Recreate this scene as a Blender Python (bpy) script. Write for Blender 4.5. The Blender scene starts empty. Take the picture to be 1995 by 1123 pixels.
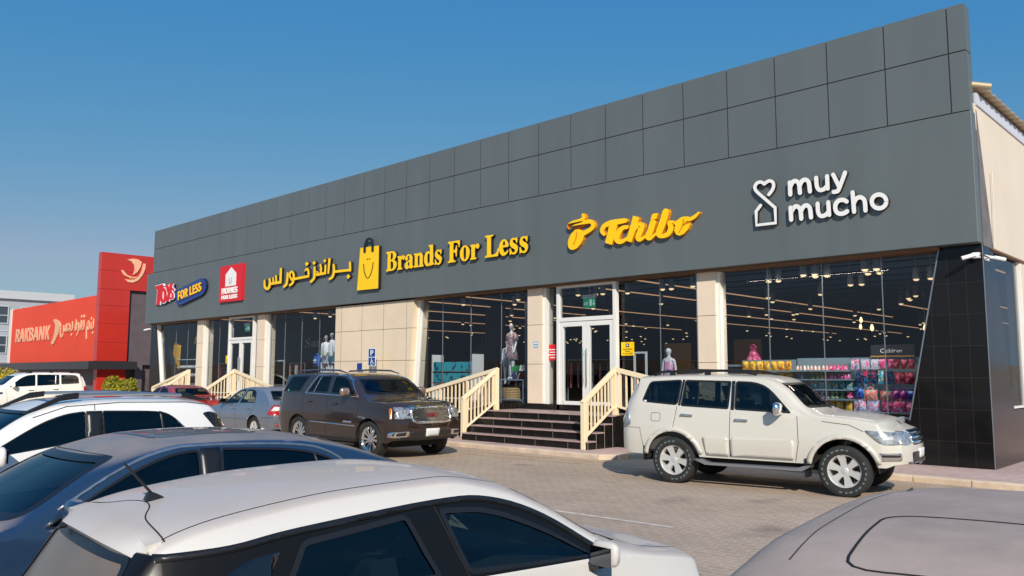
import bpy, bmesh, math, random
from math import sin, cos, pi, radians, atan2, hypot, sqrt
from mathutils import Vector, Matrix
from mathutils.bvhtree import BVHTree
from mathutils.geometry import tessellate_polygon
RND = random.Random(11)
SC = bpy.context.scene
COL = SC.collection

# ---------------------------------------------------------------- camera, sky, sun, exposure
YAW, PITCH, ROLL, CAM_H = 0.765, 0.105, 0.002, 1.8525
_fw = Vector((-sin(YAW) * cos(PITCH), cos(YAW) * cos(PITCH), sin(PITCH)))
_r0 = Vector((cos(YAW), sin(YAW), 0)); _u0 = _r0.cross(_fw)
_r = _r0 * cos(ROLL) + _u0 * sin(ROLL); _u = -_r0 * sin(ROLL) + _u0 * cos(ROLL)
cd = bpy.data.cameras.new('camera')
cam = bpy.data.objects.new('camera', cd); COL.objects.link(cam)
cd.sensor_fit = 'HORIZONTAL'; cd.sensor_width = 36; cd.lens = 1590.8 / 1995 * 36
cd.clip_start = 0.05; cd.clip_end = 3000
m = Matrix((_r, _u, -_fw)).transposed().to_4x4(); m.translation = (0, 0, CAM_H)
cam.matrix_world = m
SC.camera = cam

SUN_EL = radians(31.0)
SUN_DIR = Vector((0.766 * cos(SUN_EL), -0.643 * cos(SUN_EL), sin(SUN_EL)))   # towards the sun
W = bpy.data.worlds.new('World'); SC.world = W; W.use_nodes = True
nt = W.node_tree
sky = nt.nodes.new('ShaderNodeTexSky'); sky.sky_type = 'NISHITA'; sky.sun_disc = False
sky.sun_elevation = SUN_EL; sky.sun_rotation = atan2(SUN_DIR.x, SUN_DIR.y)
sky.air_density = 1.0; sky.dust_density = 0.3; sky.ozone_density = 3.0; sky.altitude = 10
# grade of the sky colour as the photograph's clear, deep blue air has it (same for every ray)
_s0 = nt.nodes.new('ShaderNodeVectorMath'); _s0.operation = 'SCALE'; _s0.inputs['Scale'].default_value = .12; nt.links.new(sky.outputs[0], _s0.inputs[0])
_sep = nt.nodes.new('ShaderNodeSeparateXYZ'); nt.links.new(_s0.outputs[0], _sep.inputs[0]); _cmb = nt.nodes.new('ShaderNodeCombineXYZ')
for _i, (_e, _a, _c) in enumerate(((1.5, .90, .30), (.535, .485, 1.1), (.097, .558, 1.0))):
    _p = nt.nodes.new('ShaderNodeMath'); _p.operation = 'POWER'; _p.inputs[1].default_value = _e; nt.links.new(_sep.outputs[_i], _p.inputs[0])
    _q = nt.nodes.new('ShaderNodeMath'); _q.operation = 'MULTIPLY'; _q.inputs[1].default_value = _a; nt.links.new(_p.outputs[0], _q.inputs[0])
    _k = nt.nodes.new('ShaderNodeMath'); _k.operation = 'MINIMUM'; _k.inputs[1].default_value = _c; nt.links.new(_q.outputs[0], _k.inputs[0]); nt.links.new(_k.outputs[0], _cmb.inputs[_i])
_s1 = nt.nodes.new('ShaderNodeVectorMath'); _s1.operation = 'SCALE'; _s1.inputs['Scale'].default_value = 1 / .12; nt.links.new(_cmb.outputs[0], _s1.inputs[0])
nt.links.new(_s1.outputs[0], nt.nodes['Background'].inputs[0])
nt.nodes['Background'].inputs[1].default_value = 0.12
sl = bpy.data.lights.new('sun', 'SUN'); sl.energy = 4.6; sl.angle = radians(0.55); sl.color = (1.0, 0.92, 0.81)
so = bpy.data.objects.new('sun', sl); COL.objects.link(so)
so.rotation_euler = (-SUN_DIR).to_track_quat('-Z', 'Y').to_euler(); so.location = (30, -30, 30)
SC.view_settings.view_transform = 'Standard'; SC.view_settings.look = 'None'
SC.view_settings.exposure = 0.0; SC.view_settings.gamma = 1.0
SC.cycles.max_bounces = 8; SC.cycles.transparent_max_bounces = 16

# ---------------------------------------------------------------- materials
def srgb(r, g, b):
    f = lambda c: c / 12.92 if c <= 0.04045 else ((c + 0.055) / 1.055) ** 2.4
    return (f(r / 255), f(g / 255), f(b / 255))

MATS = {}
def mat(name, col=(.5, .5, .5), rough=.5, metal=0., coat=0., spec=.5, emit=None, es=1., var=0., vs=3., bump=0., bs=40., alpha=1.):
    if name in MATS: return MATS[name]
    M = bpy.data.materials.new(name); M.use_nodes = True; MATS[name] = M
    n = M.node_tree; b = n.nodes['Principled BSDF']
    b.inputs['Base Color'].default_value = (*col, 1); b.inputs['Roughness'].default_value = rough
    b.inputs['Metallic'].default_value = metal; b.inputs['Coat Weight'].default_value = coat
    b.inputs['Coat Roughness'].default_value = .06; b.inputs['Specular IOR Level'].default_value = spec
    if emit:
        b.inputs['Emission Color'].default_value = (*emit, 1); b.inputs['Emission Strength'].default_value = es
    if var or bump:
        tc = n.nodes.new('ShaderNodeTexCoord')
    if var:
        no = n.nodes.new('ShaderNodeTexNoise'); no.inputs['Scale'].default_value = vs; no.inputs['Detail'].default_value = 6
        n.links.new(tc.outputs['Object'], no.inputs['Vector'])
        mr = n.nodes.new('ShaderNodeMapRange'); mr.inputs[1].default_value = .3; mr.inputs[2].default_value = .7
        mr.inputs[3].default_value = 1 - var; mr.inputs[4].default_value = 1 + var
        n.links.new(no.outputs['Fac'], mr.inputs[0])
        mx = n.nodes.new('ShaderNodeVectorMath'); mx.operation = 'SCALE'; mx.inputs[0].default_value = col
        n.links.new(mr.outputs[0], mx.inputs['Scale']); n.links.new(mx.outputs[0], b.inputs['Base Color'])
    if bump:
        no2 = n.nodes.new('ShaderNodeTexNoise'); no2.inputs['Scale'].default_value = bs; no2.inputs['Detail'].default_value = 3
        n.links.new(tc.outputs['Object'], no2.inputs['Vector'])
        bp = n.nodes.new('ShaderNodeBump'); bp.inputs['Strength'].default_value = bump; bp.inputs['Distance'].default_value = .01
        n.links.new(no2.outputs['Fac'], bp.inputs['Height']); n.links.new(bp.outputs[0], b.inputs['Normal'])
    return M

def glass(name, tint=(.8, .85, .85), f0=.07, rough=.0, power=5.):
    if name in MATS: return MATS[name]
    M = bpy.data.materials.new(name); M.use_nodes = True; MATS[name] = M
    n = M.node_tree; n.nodes.clear()
    out = n.nodes.new('ShaderNodeOutputMaterial'); mx = n.nodes.new('ShaderNodeMixShader')
    tr = n.nodes.new('ShaderNodeBsdfTransparent'); tr.inputs[0].default_value = (*tint, 1)
    gl = n.nodes.new('ShaderNodeBsdfGlossy'); gl.inputs['Roughness'].default_value = rough
    lw = n.nodes.new('ShaderNodeLayerWeight'); lw.inputs[0].default_value = .5
    pw = n.nodes.new('ShaderNodeMath'); pw.operation = 'POWER'; pw.inputs[1].default_value = power
    mr = n.nodes.new('ShaderNodeMapRange'); mr.inputs[3].default_value = f0; mr.inputs[4].default_value = 1.
    n.links.new(lw.outputs['Facing'], pw.inputs[0]); n.links.new(pw.outputs[0], mr.inputs[0])
    n.links.new(mr.outputs[0], mx.inputs[0]); n.links.new(tr.outputs[0], mx.inputs[1]); n.links.new(gl.outputs[0], mx.inputs[2])
    n.links.new(mx.outputs[0], out.inputs[0])
    return M

def paint(name, col, metal=0., rough=.32, dust=0., dcol=(.47, .40, .34), flake=0., coat=1., lo=.35):
    """car paint with a coat and a layer of settled dust on the faces that look up"""
    if name in MATS: return MATS[name]
    M = bpy.data.materials.new(name); M.use_nodes = True; MATS[name] = M
    n = M.node_tree; b = n.nodes['Principled BSDF']; L = n.links.new
    tc = n.nodes.new('ShaderNodeTexCoord'); no = n.nodes.new('ShaderNodeTexNoise')
    no.inputs['Scale'].default_value = 2.2; no.inputs['Detail'].default_value = 8; no.inputs['Roughness'].default_value = .65
    L(tc.outputs['Object'], no.inputs['Vector'])
    ge = n.nodes.new('ShaderNodeNewGeometry'); sp = n.nodes.new('ShaderNodeSeparateXYZ'); L(ge.outputs['Normal'], sp.inputs[0])
    m1 = n.nodes.new('ShaderNodeMapRange'); m1.interpolation_type = 'SMOOTHSTEP'
    m1.inputs[1].default_value = lo; m1.inputs[2].default_value = .97; m1.inputs[3].default_value = .05; m1.inputs[4].default_value = 1
    L(sp.outputs['Z'], m1.inputs[0])
    m2 = n.nodes.new('ShaderNodeMapRange'); m2.inputs[1].default_value = .35; m2.inputs[2].default_value = .65
    m2.inputs[3].default_value = .75 * dust; m2.inputs[4].default_value = dust; L(no.outputs['Fac'], m2.inputs[0])
    mu = n.nodes.new('ShaderNodeMath'); mu.operation = 'MULTIPLY'; L(m1.outputs[0], mu.inputs[0]); L(m2.outputs[0], mu.inputs[1])
    fine = n.nodes.new('ShaderNodeTexNoise'); fine.inputs['Scale'].default_value = 160; L(tc.outputs['Object'], fine.inputs['Vector'])
    m3 = n.nodes.new('ShaderNodeMapRange'); m3.inputs[3].default_value = .93; m3.inputs[4].default_value = 1.07; L(fine.outputs['Fac'], m3.inputs[0])
    mc = n.nodes.new('ShaderNodeMix'); mc.data_type = 'RGBA'; mc.inputs[6].default_value = (*col, 1); mc.inputs[7].default_value = (*dcol, 1)
    L(mu.outputs[0], mc.inputs[0])
    sc = n.nodes.new('ShaderNodeVectorMath'); sc.operation = 'SCALE'; L(mc.outputs[2], sc.inputs[0]); L(m3.outputs[0], sc.inputs['Scale'])
    L(sc.outputs[0], b.inputs['Base Color'])
    for sock, a, z in (('Roughness', rough, .85), ('Metallic', metal, 0.), ('Coat Weight', coat, 0.05)):
        r = n.nodes.new('ShaderNodeMapRange'); r.inputs[3].default_value = a; r.inputs[4].default_value = z
        L(mu.outputs[0], r.inputs[0]); L(r.outputs[0], b.inputs[sock])
    b.inputs['Coat Roughness'].default_value = .04
    return M

# ---------------------------------------------------------------- objects and meshes
def tag(o, label=None, cat=None, group=None, kind=None):
    if label: o['label'] = label
    if cat: o['category'] = cat
    if group: o['group'] = group
    if kind: o['kind'] = kind
    return o

def thing(name, label, cat, loc=(0, 0, 0), rz=0., group=None):
    o = bpy.data.objects.new(name, None); COL.objects.link(o); o.empty_display_size = .2
    o.location = loc; o.rotation_euler = (0, 0, rz)
    return tag(o, label, cat, group)

class MB:
    def __init__(s): s.v = []; s.f = []; s.mi = []
    def add(s, vs, fs, mi=0):
        k = len(s.v); s.v += [tuple(p) for p in vs]
        s.f += [tuple(i + k for i in f) for f in fs]; s.mi += [mi] * len(fs)
        return s
    def box(s, x0, x1, y0, y1, z0, z1, mi=0):
        v = [(x, y, z) for z in (z0, z1) for y in (y0, y1) for x in (x0, x1)]
        return s.add(v, [(0, 2, 3, 1), (4, 5, 7, 6), (0, 1, 5, 4), (2, 6, 7, 3), (0, 4, 6, 2), (1, 3, 7, 5)], mi)
    def bar(s, p, q, w, h, mi=0, up=(0, 0, 1)):
        p = Vector(p); q = Vector(q); d = (q - p).normalized(); u = Vector(up)
        a = d.cross(u)
        if a.length < 1e-4: a = Vector((1, 0, 0))
        a.normalize(); b = a.cross(d).normalized()
        v = [c + a * (i * w / 2) + b * (j * h / 2) for c in (p, q) for i, j in ((-1, -1), (1, -1), (1, 1), (-1, 1))]
        return s.add(v, [(0, 1, 2, 3), (7, 6, 5, 4), (0, 4, 5, 1), (1, 5, 6, 2), (2, 6, 7, 3), (3, 7, 4, 0)], mi)
    def prism(s, poly, a0, a1, axis='y', mi=0):
        f = {'y': lambda u, v, a: (u, a, v), 'x': lambda u, v, a: (a, u, v), 'z': lambda u, v, a: (u, v, a)}[axis]
        n = len(poly)
        vs = [f(u, v, a0) for u, v in poly] + [f(u, v, a1) for u, v in poly]
        tris = tessellate_polygon([[Vector((u, v, 0)) for u, v in poly]])
        fs = [tuple(t) for t in tris] + [tuple(i + n for i in t) for t in tris]
        fs += [(i, (i + 1) % n, (i + 1) % n + n, i + n) for i in range(n)]
        return s.add(vs, fs, mi)
    def tube(s, pts, r, n=8, mi=0, caps=True):
        P = [Vector(p) for p in pts]; rs = r if isinstance(r, (list, tuple)) else [r] * len(P)
        vs = []; prev = None
        for i, p in enumerate(P):
            d = (P[min(i + 1, len(P) - 1)] - P[max(i - 1, 0)]).normalized()
            a = (d.cross(Vector((0, 0, 1))) if abs(d.z) < .95 else d.cross(Vector((1, 0, 0)))) if prev is None else (prev - d * prev.dot(d))
            a.normalize(); prev = a; b = d.cross(a)
            vs += [p + (a * cos(2 * pi * k / n) + b * sin(2 * pi * k / n)) * rs[i] for k in range(n)]
        fs = [(i * n + k, i * n + (k + 1) % n, (i + 1) * n + (k + 1) % n, (i + 1) * n + k) for i in range(len(P) - 1) for k in range(n)]
        if caps: fs += [tuple(range(n)), tuple(range((len(P) - 1) * n, len(P) * n))]
        return s.add(vs, fs, mi)
    def lathe(s, prof, c=(0, 0, 0), n=24, axis='z', mi=0):
        vs = []
        for r, h in prof:
            for k in range(n):
                a = 2 * pi * k / n; x, y = r * cos(a), r * sin(a)
                vs.append({'z': (c[0] + x, c[1] + y, c[2] + h), 'y': (c[0] + x, c[1] + h, c[2] + y)}[axis])
        fs = [(i * n + k, i * n + (k + 1) % n, (i + 1) * n + (k + 1) % n, (i + 1) * n + k) for i in range(len(prof) - 1) for k in range(n)]
        return s.add(vs, fs, mi)
    def build(s, name, mats, parent=None, smooth=0, loc=None, bevel=0., recalc=True):
        me = bpy.data.meshes.new(name); me.from_pydata(s.v, [], s.f)
        for i, k in enumerate(s.mi): me.polygons[i].material_index = k
        return finish(me, name, mats, parent, smooth, loc, bevel, recalc)

def finish(me, name, mats, parent=None, smooth=0, loc=None, bevel=0., recalc=True):
    bm = bmesh.new(); bm.from_mesh(me)
    bmesh.ops.remove_doubles(bm, verts=bm.verts, dist=1e-5)
    if bevel:
        es = [e for e in bm.edges if len(e.link_faces) == 2 and e.calc_face_angle(0) > .6]
        bmesh.ops.bevel(bm, geom=es, offset=bevel, segments=2, affect='EDGES', profile=.5, clamp_overlap=True)
    if recalc: bmesh.ops.recalc_face_normals(bm, faces=bm.faces)
    if smooth:
        for f in bm.faces: f.smooth = True
        for e in bm.edges:
            e.smooth = not (len(e.link_faces) == 2 and e.calc_face_angle(0) > radians(smooth))
    bm.to_mesh(me); bm.free()
    for M in (mats if isinstance(mats, (list, tuple)) else [mats]): me.materials.append(M)
    o = bpy.data.objects.new(name, me); COL.objects.link(o)
    if parent: o.parent = parent
    if loc: o.location = loc
    return o

def pchip(pts):
    xs = [p[0] for p in pts]; ys = [p[1] for p in pts]; n = len(xs)
    h = [xs[i + 1] - xs[i] for i in range(n - 1)]; d = [(ys[i + 1] - ys[i]) / h[i] for i in range(n - 1)]
    m_ = [0.] * n
    if n > 1:
        m_[0] = d[0]; m_[-1] = d[-1]
        for i in range(1, n - 1):
            if d[i - 1] * d[i] > 0:
                w1 = 2 * h[i] + h[i - 1]; w2 = h[i] + 2 * h[i - 1]
                m_[i] = (w1 + w2) / (w1 / d[i - 1] + w2 / d[i])
    def f(x):
        if x <= xs[0]: return ys[0]
        if x >= xs[-1]: return ys[-1]
        i = 0
        while x > xs[i + 1]: i += 1
        t = (x - xs[i]) / h[i]
        return ((1 + 2 * t) * (1 - t) ** 2 * ys[i] + t * (1 - t) ** 2 * h[i] * m_[i] + t * t * (3 - 2 * t) * ys[i + 1] + t * t * (t - 1) * h[i] * m_[i + 1])
    return f

def sstep(a, b, x):
    t = min(1., max(0., (x - a) / (b - a))); return t * t * (3 - 2 * t)

def ground_z(y): return 0. if y > 11 else -(11 - y) * .012
# ---------------------------------------------------------------- shared materials
mat('tyre', (.018, .018, .018), .75, bump=.3, bs=60)
mat('alloy', srgb(215, 214, 210), .35, .45)
mat('chrome', (.82, .82, .82), .08, 1.)
mat('satin_metal', (.5, .5, .5), .35, .9)
mat('dark_metal', (.05, .05, .05), .5, .6)
mat('black_trim', (.012, .012, .013), .35)
mat('black_gloss', (.006, .006, .007), .06, coat=1.)
mat('gap', (.01, .01, .01), .8)
mat('underbody', (.012, .012, .012), .9)
mat('cabin', (.06, .06, .06), .8, var=.2)
mat('seat', (.045, .043, .042), .75, var=.15)
mat('seat_tan', srgb(150, 140, 120), .8, var=.1)
mat('mirror_glass', (.12, .13, .15), .03, 1.)
mat('lamp_clear', (.42, .43, .43), .16, .55, coat=1., var=.45, vs=14)
mat('lamp_red', (.45, .012, .012), .15, coat=1.)
mat('lamp_amber', (.6, .18, .02), .2, coat=1.)
mat('plate', (.72, .72, .70), .5)
mat('grille_black', (.02, .02, .02), .4)
glass('car_glass', (.035, .04, .045), .06)
glass('car_glass_mid', (.28, .32, .32), .06)
glass('car_glass_clear', (.62, .70, .66), .05)
glass('screen_glass', (.60, .64, .60), .05)
paint('paint_white_suv', srgb(206, 202, 190), 0, .3, .45, dcol=srgb(196, 182, 164))
paint('paint_brown', (.034, .020, .014), .3, .2, .05)
paint('paint_silver', srgb(150, 158, 168), .75, .35, .25)
paint('paint_red', (.30, .012, .014), .1, .3, .15)
paint('paint_white', srgb(230, 228, 224), 0, .3, .2, dcol=srgb(205, 198, 190))
paint('paint_blue', (.006, .030, .075), .1, .25, .85, dcol=srgb(150, 140, 132), lo=.86)
paint('paint_white_dusty', srgb(214, 211, 205), 0, .35, .85, dcol=srgb(182, 168, 157))
paint('paint_grey', (.045, .040, .042), .1, .5, .985, dcol=srgb(186, 166, 152), coat=.3)
paint('paint_blue_dark', (.02, .055, .11), .3, .3, .25)
paint('paint_white_cruiser', srgb(240, 236, 226), 0, .3, .12, dcol=srgb(205, 198, 190))
# ---------------------------------------------------------------- ground, kerb, pavement
def node_mat(name):
    M = bpy.data.materials.new(name); M.use_nodes = True; MATS[name] = M
    return M, M.node_tree, M.node_tree.nodes['Principled BSDF'], M.node_tree.links.new

def paver(name, c1, c2, mortar, sx=.2, sy=.1, rot=0., stain=None, mort=.012):
    M, n, b, L = node_mat(name)
    tc = n.nodes.new('ShaderNodeTexCoord'); mp = n.nodes.new('ShaderNodeMapping'); mp.inputs['Rotation'].default_value = (0, 0, rot); L(tc.outputs['Object'], mp.inputs[0])
    wn = n.nodes.new('ShaderNodeTexNoise'); wn.inputs['Scale'].default_value = 9; wn.inputs['Detail'].default_value = 2; L(mp.outputs[0], wn.inputs['Vector'])
    wv = n.nodes.new('ShaderNodeVectorMath'); wv.operation = 'SCALE'; wv.inputs['Scale'].default_value = .035; L(wn.outputs['Color'], wv.inputs[0])
    ad = n.nodes.new('ShaderNodeVectorMath'); L(mp.outputs[0], ad.inputs[0]); L(wv.outputs[0], ad.inputs[1])
    br = n.nodes.new('ShaderNodeTexBrick'); br.inputs['Scale'].default_value = 1; br.inputs['Brick Width'].default_value = sx; br.inputs['Row Height'].default_value = sy
    br.inputs['Mortar Size'].default_value = mort; br.inputs['Mortar Smooth'].default_value = .35; br.inputs['Bias'].default_value = 0
    br.inputs['Color1'].default_value = (*c1, 1); br.inputs['Color2'].default_value = (*c2, 1); br.inputs['Mortar'].default_value = (*mortar, 1); L(ad.outputs[0], br.inputs['Vector'])
    big = n.nodes.new('ShaderNodeTexNoise'); big.inputs['Scale'].default_value = .35; big.inputs['Detail'].default_value = 8; big.inputs['Roughness'].default_value = .7; L(tc.outputs['Object'], big.inputs['Vector'])
    mr = n.nodes.new('ShaderNodeMapRange'); mr.inputs[1].default_value = .3; mr.inputs[2].default_value = .7; mr.inputs[3].default_value = .78; mr.inputs[4].default_value = 1.16; L(big.outputs['Fac'], mr.inputs[0])
    fn = n.nodes.new('ShaderNodeTexNoise'); fn.inputs['Scale'].default_value = 30; fn.inputs['Detail'].default_value = 4; L(tc.outputs['Object'], fn.inputs['Vector'])
    mr2 = n.nodes.new('ShaderNodeMapRange'); mr2.inputs[3].default_value = .8; mr2.inputs[4].default_value = 1.2; L(fn.outputs['Fac'], mr2.inputs[0])
    mm = n.nodes.new('ShaderNodeMath'); mm.operation = 'MULTIPLY'; L(mr.outputs[0], mm.inputs[0]); L(mr2.outputs[0], mm.inputs[1])
    sc = n.nodes.new('ShaderNodeVectorMath'); sc.operation = 'SCALE'; L(br.outputs['Color'], sc.inputs[0]); L(mm.outputs[0], sc.inputs['Scale'])
    # oil spots
    sp = n.nodes.new('ShaderNodeTexNoise'); sp.inputs['Scale'].default_value = .9; sp.inputs['Detail'].default_value = 3; L(tc.outputs['Object'], sp.inputs['Vector'])
    ms = n.nodes.new('ShaderNodeMapRange'); ms.inputs[1].default_value = .60; ms.inputs[2].default_value = .74; ms.inputs[3].default_value = 0; ms.inputs[4].default_value = .42; L(sp.outputs['Fac'], ms.inputs[0])
    mx = n.nodes.new('ShaderNodeMix'); mx.data_type = 'RGBA'; mx.inputs[7].default_value = (.06, .052, .047, 1); L(ms.outputs[0], mx.inputs[0]); L(sc.outputs[0], mx.inputs[6])
    L(mx.outputs[2], b.inputs['Base Color']); b.inputs['Roughness'].default_value = .85
    bp = n.nodes.new('ShaderNodeBump'); bp.inputs['Strength'].default_value = .35; bp.inputs['Distance'].default_value = .006; bp.invert = True
    L(br.outputs['Fac'], bp.inputs['Height']); L(bp.outputs[0], b.inputs['Normal'])
    return M

paver('lot_pavers', srgb(170, 149, 128), srgb(180, 159, 137), srgb(194, 174, 152), .22, .11, radians(0))
paver('walk_pavers', srgb(186, 158, 150), srgb(202, 174, 164), srgb(190, 170, 160), .2, .1, radians(90), mort=.008)
mat('kerb_stone', srgb(205, 184, 160), .85, var=.18, vs=4, bump=.3, bs=30)
mat('line_paint', srgb(205, 192, 176), .8, var=.25, vs=9)
mat('faded_paint', srgb(188, 158, 118), .85, var=.2, vs=3)
mat('sand', srgb(176, 152, 124), .95, var=.15, vs=.2)

g = MB(); xs = [-400, -120, -70] + list(range(-60, 31, 6)) + [60, 300]; ys = [-400, -80, -20, -8, -2, 2, 5, 8, 11, 14, 40, 120, 400]
V = [(x, y, max(ground_z(y), -.42)) for y in ys for x in xs]; nx = len(xs)
g.add(V, [(j * nx + i, j * nx + i + 1, (j + 1) * nx + i + 1, (j + 1) * nx + i) for j in range(len(ys) - 1) for i in range(nx - 1)])
tag(g.build('parking_lot', MATS['lot_pavers']), kind='structure')
# distant low rise of the land all round
g = MB(); n = 72; V = []
for k in range(n):
    a = 2 * pi * k / n
    for r_, z in ((380, -.6), (520, 5 + 4 * sin(a * 5) + 3 * sin(a * 11 + 1)), (700, 9 + 5 * sin(a * 3 + 2)), (1500, -2)): V.append((r_ * cos(a), r_ * sin(a), z))
g.add(V, [(4 * k + j, 4 * k + j + 1, (4 * ((k + 1) % n)) + j + 1, 4 * ((k + 1) % n) + j) for k in range(n) for j in range(3)])
tag(g.build('hills', MATS['sand'], smooth=60), kind='structure')
# pavement in front of the shop with its kerb: a bump-out before the main steps, bays either side
KX = [(-60, 14.35), (-40, 14.35), (-11.15, 14.35), (-10.85, 14.6), (-10.85, 15.05), (-10.55, 15.3), (20, 15.3)]
poly = [(x, y + .16) for x, y in KX] + [(20, 62), (-60, 62)]
g = MB(); g.prism(poly, -.05, .10, 'z'); tag(g.build('pavement', MATS['walk_pavers']), kind='structure')
g = MB()
for (x0, y0), (x1, y1) in zip(KX, KX[1:]):
    L_ = hypot(x1 - x0, y1 - y0); n = max(1, int(L_ / .9)); d = Vector((x1 - x0, y1 - y0, 0)) / L_; nn = Vector((-d.y, d.x, 0))
    for k in range(n):
        a = Vector((x0, y0, 0)) + d * (L_ * k / n + .008); c = Vector((x0, y0, 0)) + d * (L_ * (k + 1) / n - .008); j = RND.uniform(-.006, .006)
        pr = [(0, -.1), (-.005, .085), (.03, .108), (.17, .112), (.17, -.1)]
        V = [p + nn * (u + j) + Vector((0, 0, w_)) for p in (a, c) for u, w_ in pr]
        g.add(V, [(0, 1, 6, 5), (1, 2, 7, 6), (2, 3, 8, 7), (3, 4, 9, 8), (0, 4, 3, 2, 1), (5, 6, 7, 8, 9)])
tag(g.build('kerb', MATS['kerb_stone']), kind='structure')
g = MB()
def mark(x0, y0, x1, y1, w=.1):
    d = Vector((x1 - x0, y1 - y0)).normalized(); nn = Vector((-d.y, d.x)) * w / 2; q = []
    for x, y in ((x0 + nn.x, y0 + nn.y), (x1 + nn.x, y1 + nn.y), (x1 - nn.x, y1 - nn.y), (x0 - nn.x, y0 - nn.y)): q.append((x, y, ground_z(y) + .004))
    g.add(q, [(0, 3, 2, 1)])
mark(-7.85, 8.74, -5.7, 8.82, .09); mark(-9.75, 12.98, -9.0, 12.74, .08); mark(-10.3, 13.7, -9.3, 13.75, .07)
tag(g.build('bay_line', MATS['line_paint']), kind='structure')
g = MB(); mark(-14.6, 13.75, -10.6, 14.0, .14); mark(-14.2, 13.2, -10.9, 13.45, .1); tag(g.build('faded_bay_line', MATS['faded_paint']), kind='structure')
# ---------------------------------------------------------------- car builder
def inside2(p, poly):
    x, y = p; c = False; j = len(poly) - 1
    for i in range(len(poly)):
        a, b = poly[i], poly[j]
        if (a[1] > y) != (b[1] > y) and x < (b[0] - a[0]) * (y - a[1]) / (b[1] - a[1]) + a[0]: c = not c
        j = i
    return c

def area2(p): return sum(p[i - 1][0] * p[i][1] - p[i][0] * p[i - 1][1] for i in range(len(p))) / 2

def inset(poly, d):
    if area2(poly) < 0: d = -d
    n = len(poly); out = []
    for i in range(n):
        p0, p, p1 = Vector(poly[i - 1]), Vector(poly[i]), Vector(poly[(i + 1) % n])
        a = (p - p0).normalized(); b = (p1 - p).normalized()
        na = Vector((-a.y, a.x)); nb = Vector((-b.y, b.x))
        k = 1 + na.dot(nb); q = p + (na + nb) * (d / max(k, .25)); out.append((q.x, q.y))
    return out

def rounded(poly, r, k=4):
    n = len(poly); out = []
    for i in range(n):
        p0, p, p1 = Vector(poly[i - 1]), Vector(poly[i]), Vector(poly[(i + 1) % n])
        a = (p0 - p); b = (p1 - p); big = 9 if a.normalized().dot(b.normalized()) < -.72 else r
        ra = min(big, a.length * .42); rb = min(big, b.length * .42)
        A = p + a.normalized() * ra; B = p + b.normalized() * rb
        for t in range(k + 1):
            t /= k; q = A * (1 - t) ** 2 + p * 2 * t * (1 - t) + B * t * t; out.append((q.x, q.y))
    return out

MODES = {'L': (0, 2), 'R': (0, 2), 'F': (1, 2), 'B': (1, 2), 'T': (0, 1)}
def cast(bvh, mode, u, v):
    o, d = {'L': ((u, 4, v), (0, -1, 0)), 'R': ((u, -4, v), (0, 1, 0)), 'F': ((9, u, v), (-1, 0, 0)),
            'B': ((-9, u, v), (1, 0, 0)), 'T': ((u, v, 5), (0, 0, -1))}[mode]
    o, d = Vector(o), Vector(d)
    h = bvh.ray_cast(o, d)
    if h[0] is None or h[1] is None:
        q = Vector({'L': (u, 1, v), 'R': (u, -1, v), 'F': (4, u, v), 'B': (-1.2, u, v), 'T': (u, v, 1.6)}[mode])
        h = bvh.find_nearest(q)
    nrm = h[1]
    if nrm.dot(d) > 0: nrm = -nrm
    return h[0], nrm

def patch(bvh, faces2, mode, off, step=.07):
    """lay flat 2-D faces onto the shell along the view axis of the mode; returns verts, faces"""
    bm = bmesh.new(); ix = {}
    def vert(p):
        k = (round(p[0], 5), round(p[1], 5))
        if k not in ix: ix[k] = bm.verts.new((p[0], p[1], 0))
        return ix[k]
    for f in faces2:
        for t in tessellate_polygon([[Vector((u, v, 0)) for u, v in f]]):
            vs = [vert(f[i]) for i in t]
            if len(set(vs)) == 3:
                try: bm.faces.new(vs)
                except ValueError: pass
    us = [v.co.x for v in bm.verts]; vs_ = [v.co.y for v in bm.verts]
    for a, lo, hi in ((0, min(us), max(us)), (1, min(vs_), max(vs_))):
        n = int((hi - lo) / step)
        for i in range(1, n + 1):
            c = [0, 0, 0]; c[a] = lo + (hi - lo) * i / (n + 1); no = [0, 0, 0]; no[a] = 1
            bmesh.ops.bisect_plane(bm, geom=bm.verts[:] + bm.edges[:] + bm.faces[:], dist=1e-5, plane_co=c, plane_no=no)
    bm.verts.index_update(); V = []; VN = []
    for v in bm.verts:
        p, n_ = cast(bvh, mode, v.co.x, v.co.y); V.append(tuple(p + n_ * off)); VN.append(n_)
    F = []
    for f in bm.faces:
        t = [v.index for v in f.verts]
        a, b, c = (Vector(V[k]) for k in t[:3])
        if (b - a).cross(c - a).dot(VN[t[0]]) < 0: t.reverse()
        F.append(tuple(t))
    bm.free()
    return V, F

def flip_y(V): return [(x, -y, z) for x, y, z in V]
def lay(mb, v, f, sd=1): return mb.add(v, f) if sd > 0 else mb.add(flip_y(v), [tuple(reversed(t)) for t in f])

def ring2(base, r, d0, d1):
    a = rounded(inset(base, d0), max(r - d0, .012)); b = rounded(inset(base, d1), max(r - d1, .012)); n = len(a)
    return [(a[i], a[(i + 1) % n], b[(i + 1) % n], b[i]) for i in range(n)]

def crv(P, n=5):
    Q = [P[0]] + list(P) + [P[-1]]; o = []
    for i in range(1, len(Q) - 2):
        for k in range(n):
            t = k / n; o.append(tuple(.5 * (2 * Q[i][d] + (Q[i + 1][d] - Q[i - 1][d]) * t + (2 * Q[i - 1][d] - 5 * Q[i][d] + 4 * Q[i + 1][d] - Q[i + 2][d]) * t * t + (3 * Q[i][d] - Q[i - 1][d] - 3 * Q[i + 1][d] + Q[i + 2][d]) * t ** 3) for d in (0, 1)))
    return o + [tuple(P[-1])]

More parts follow.
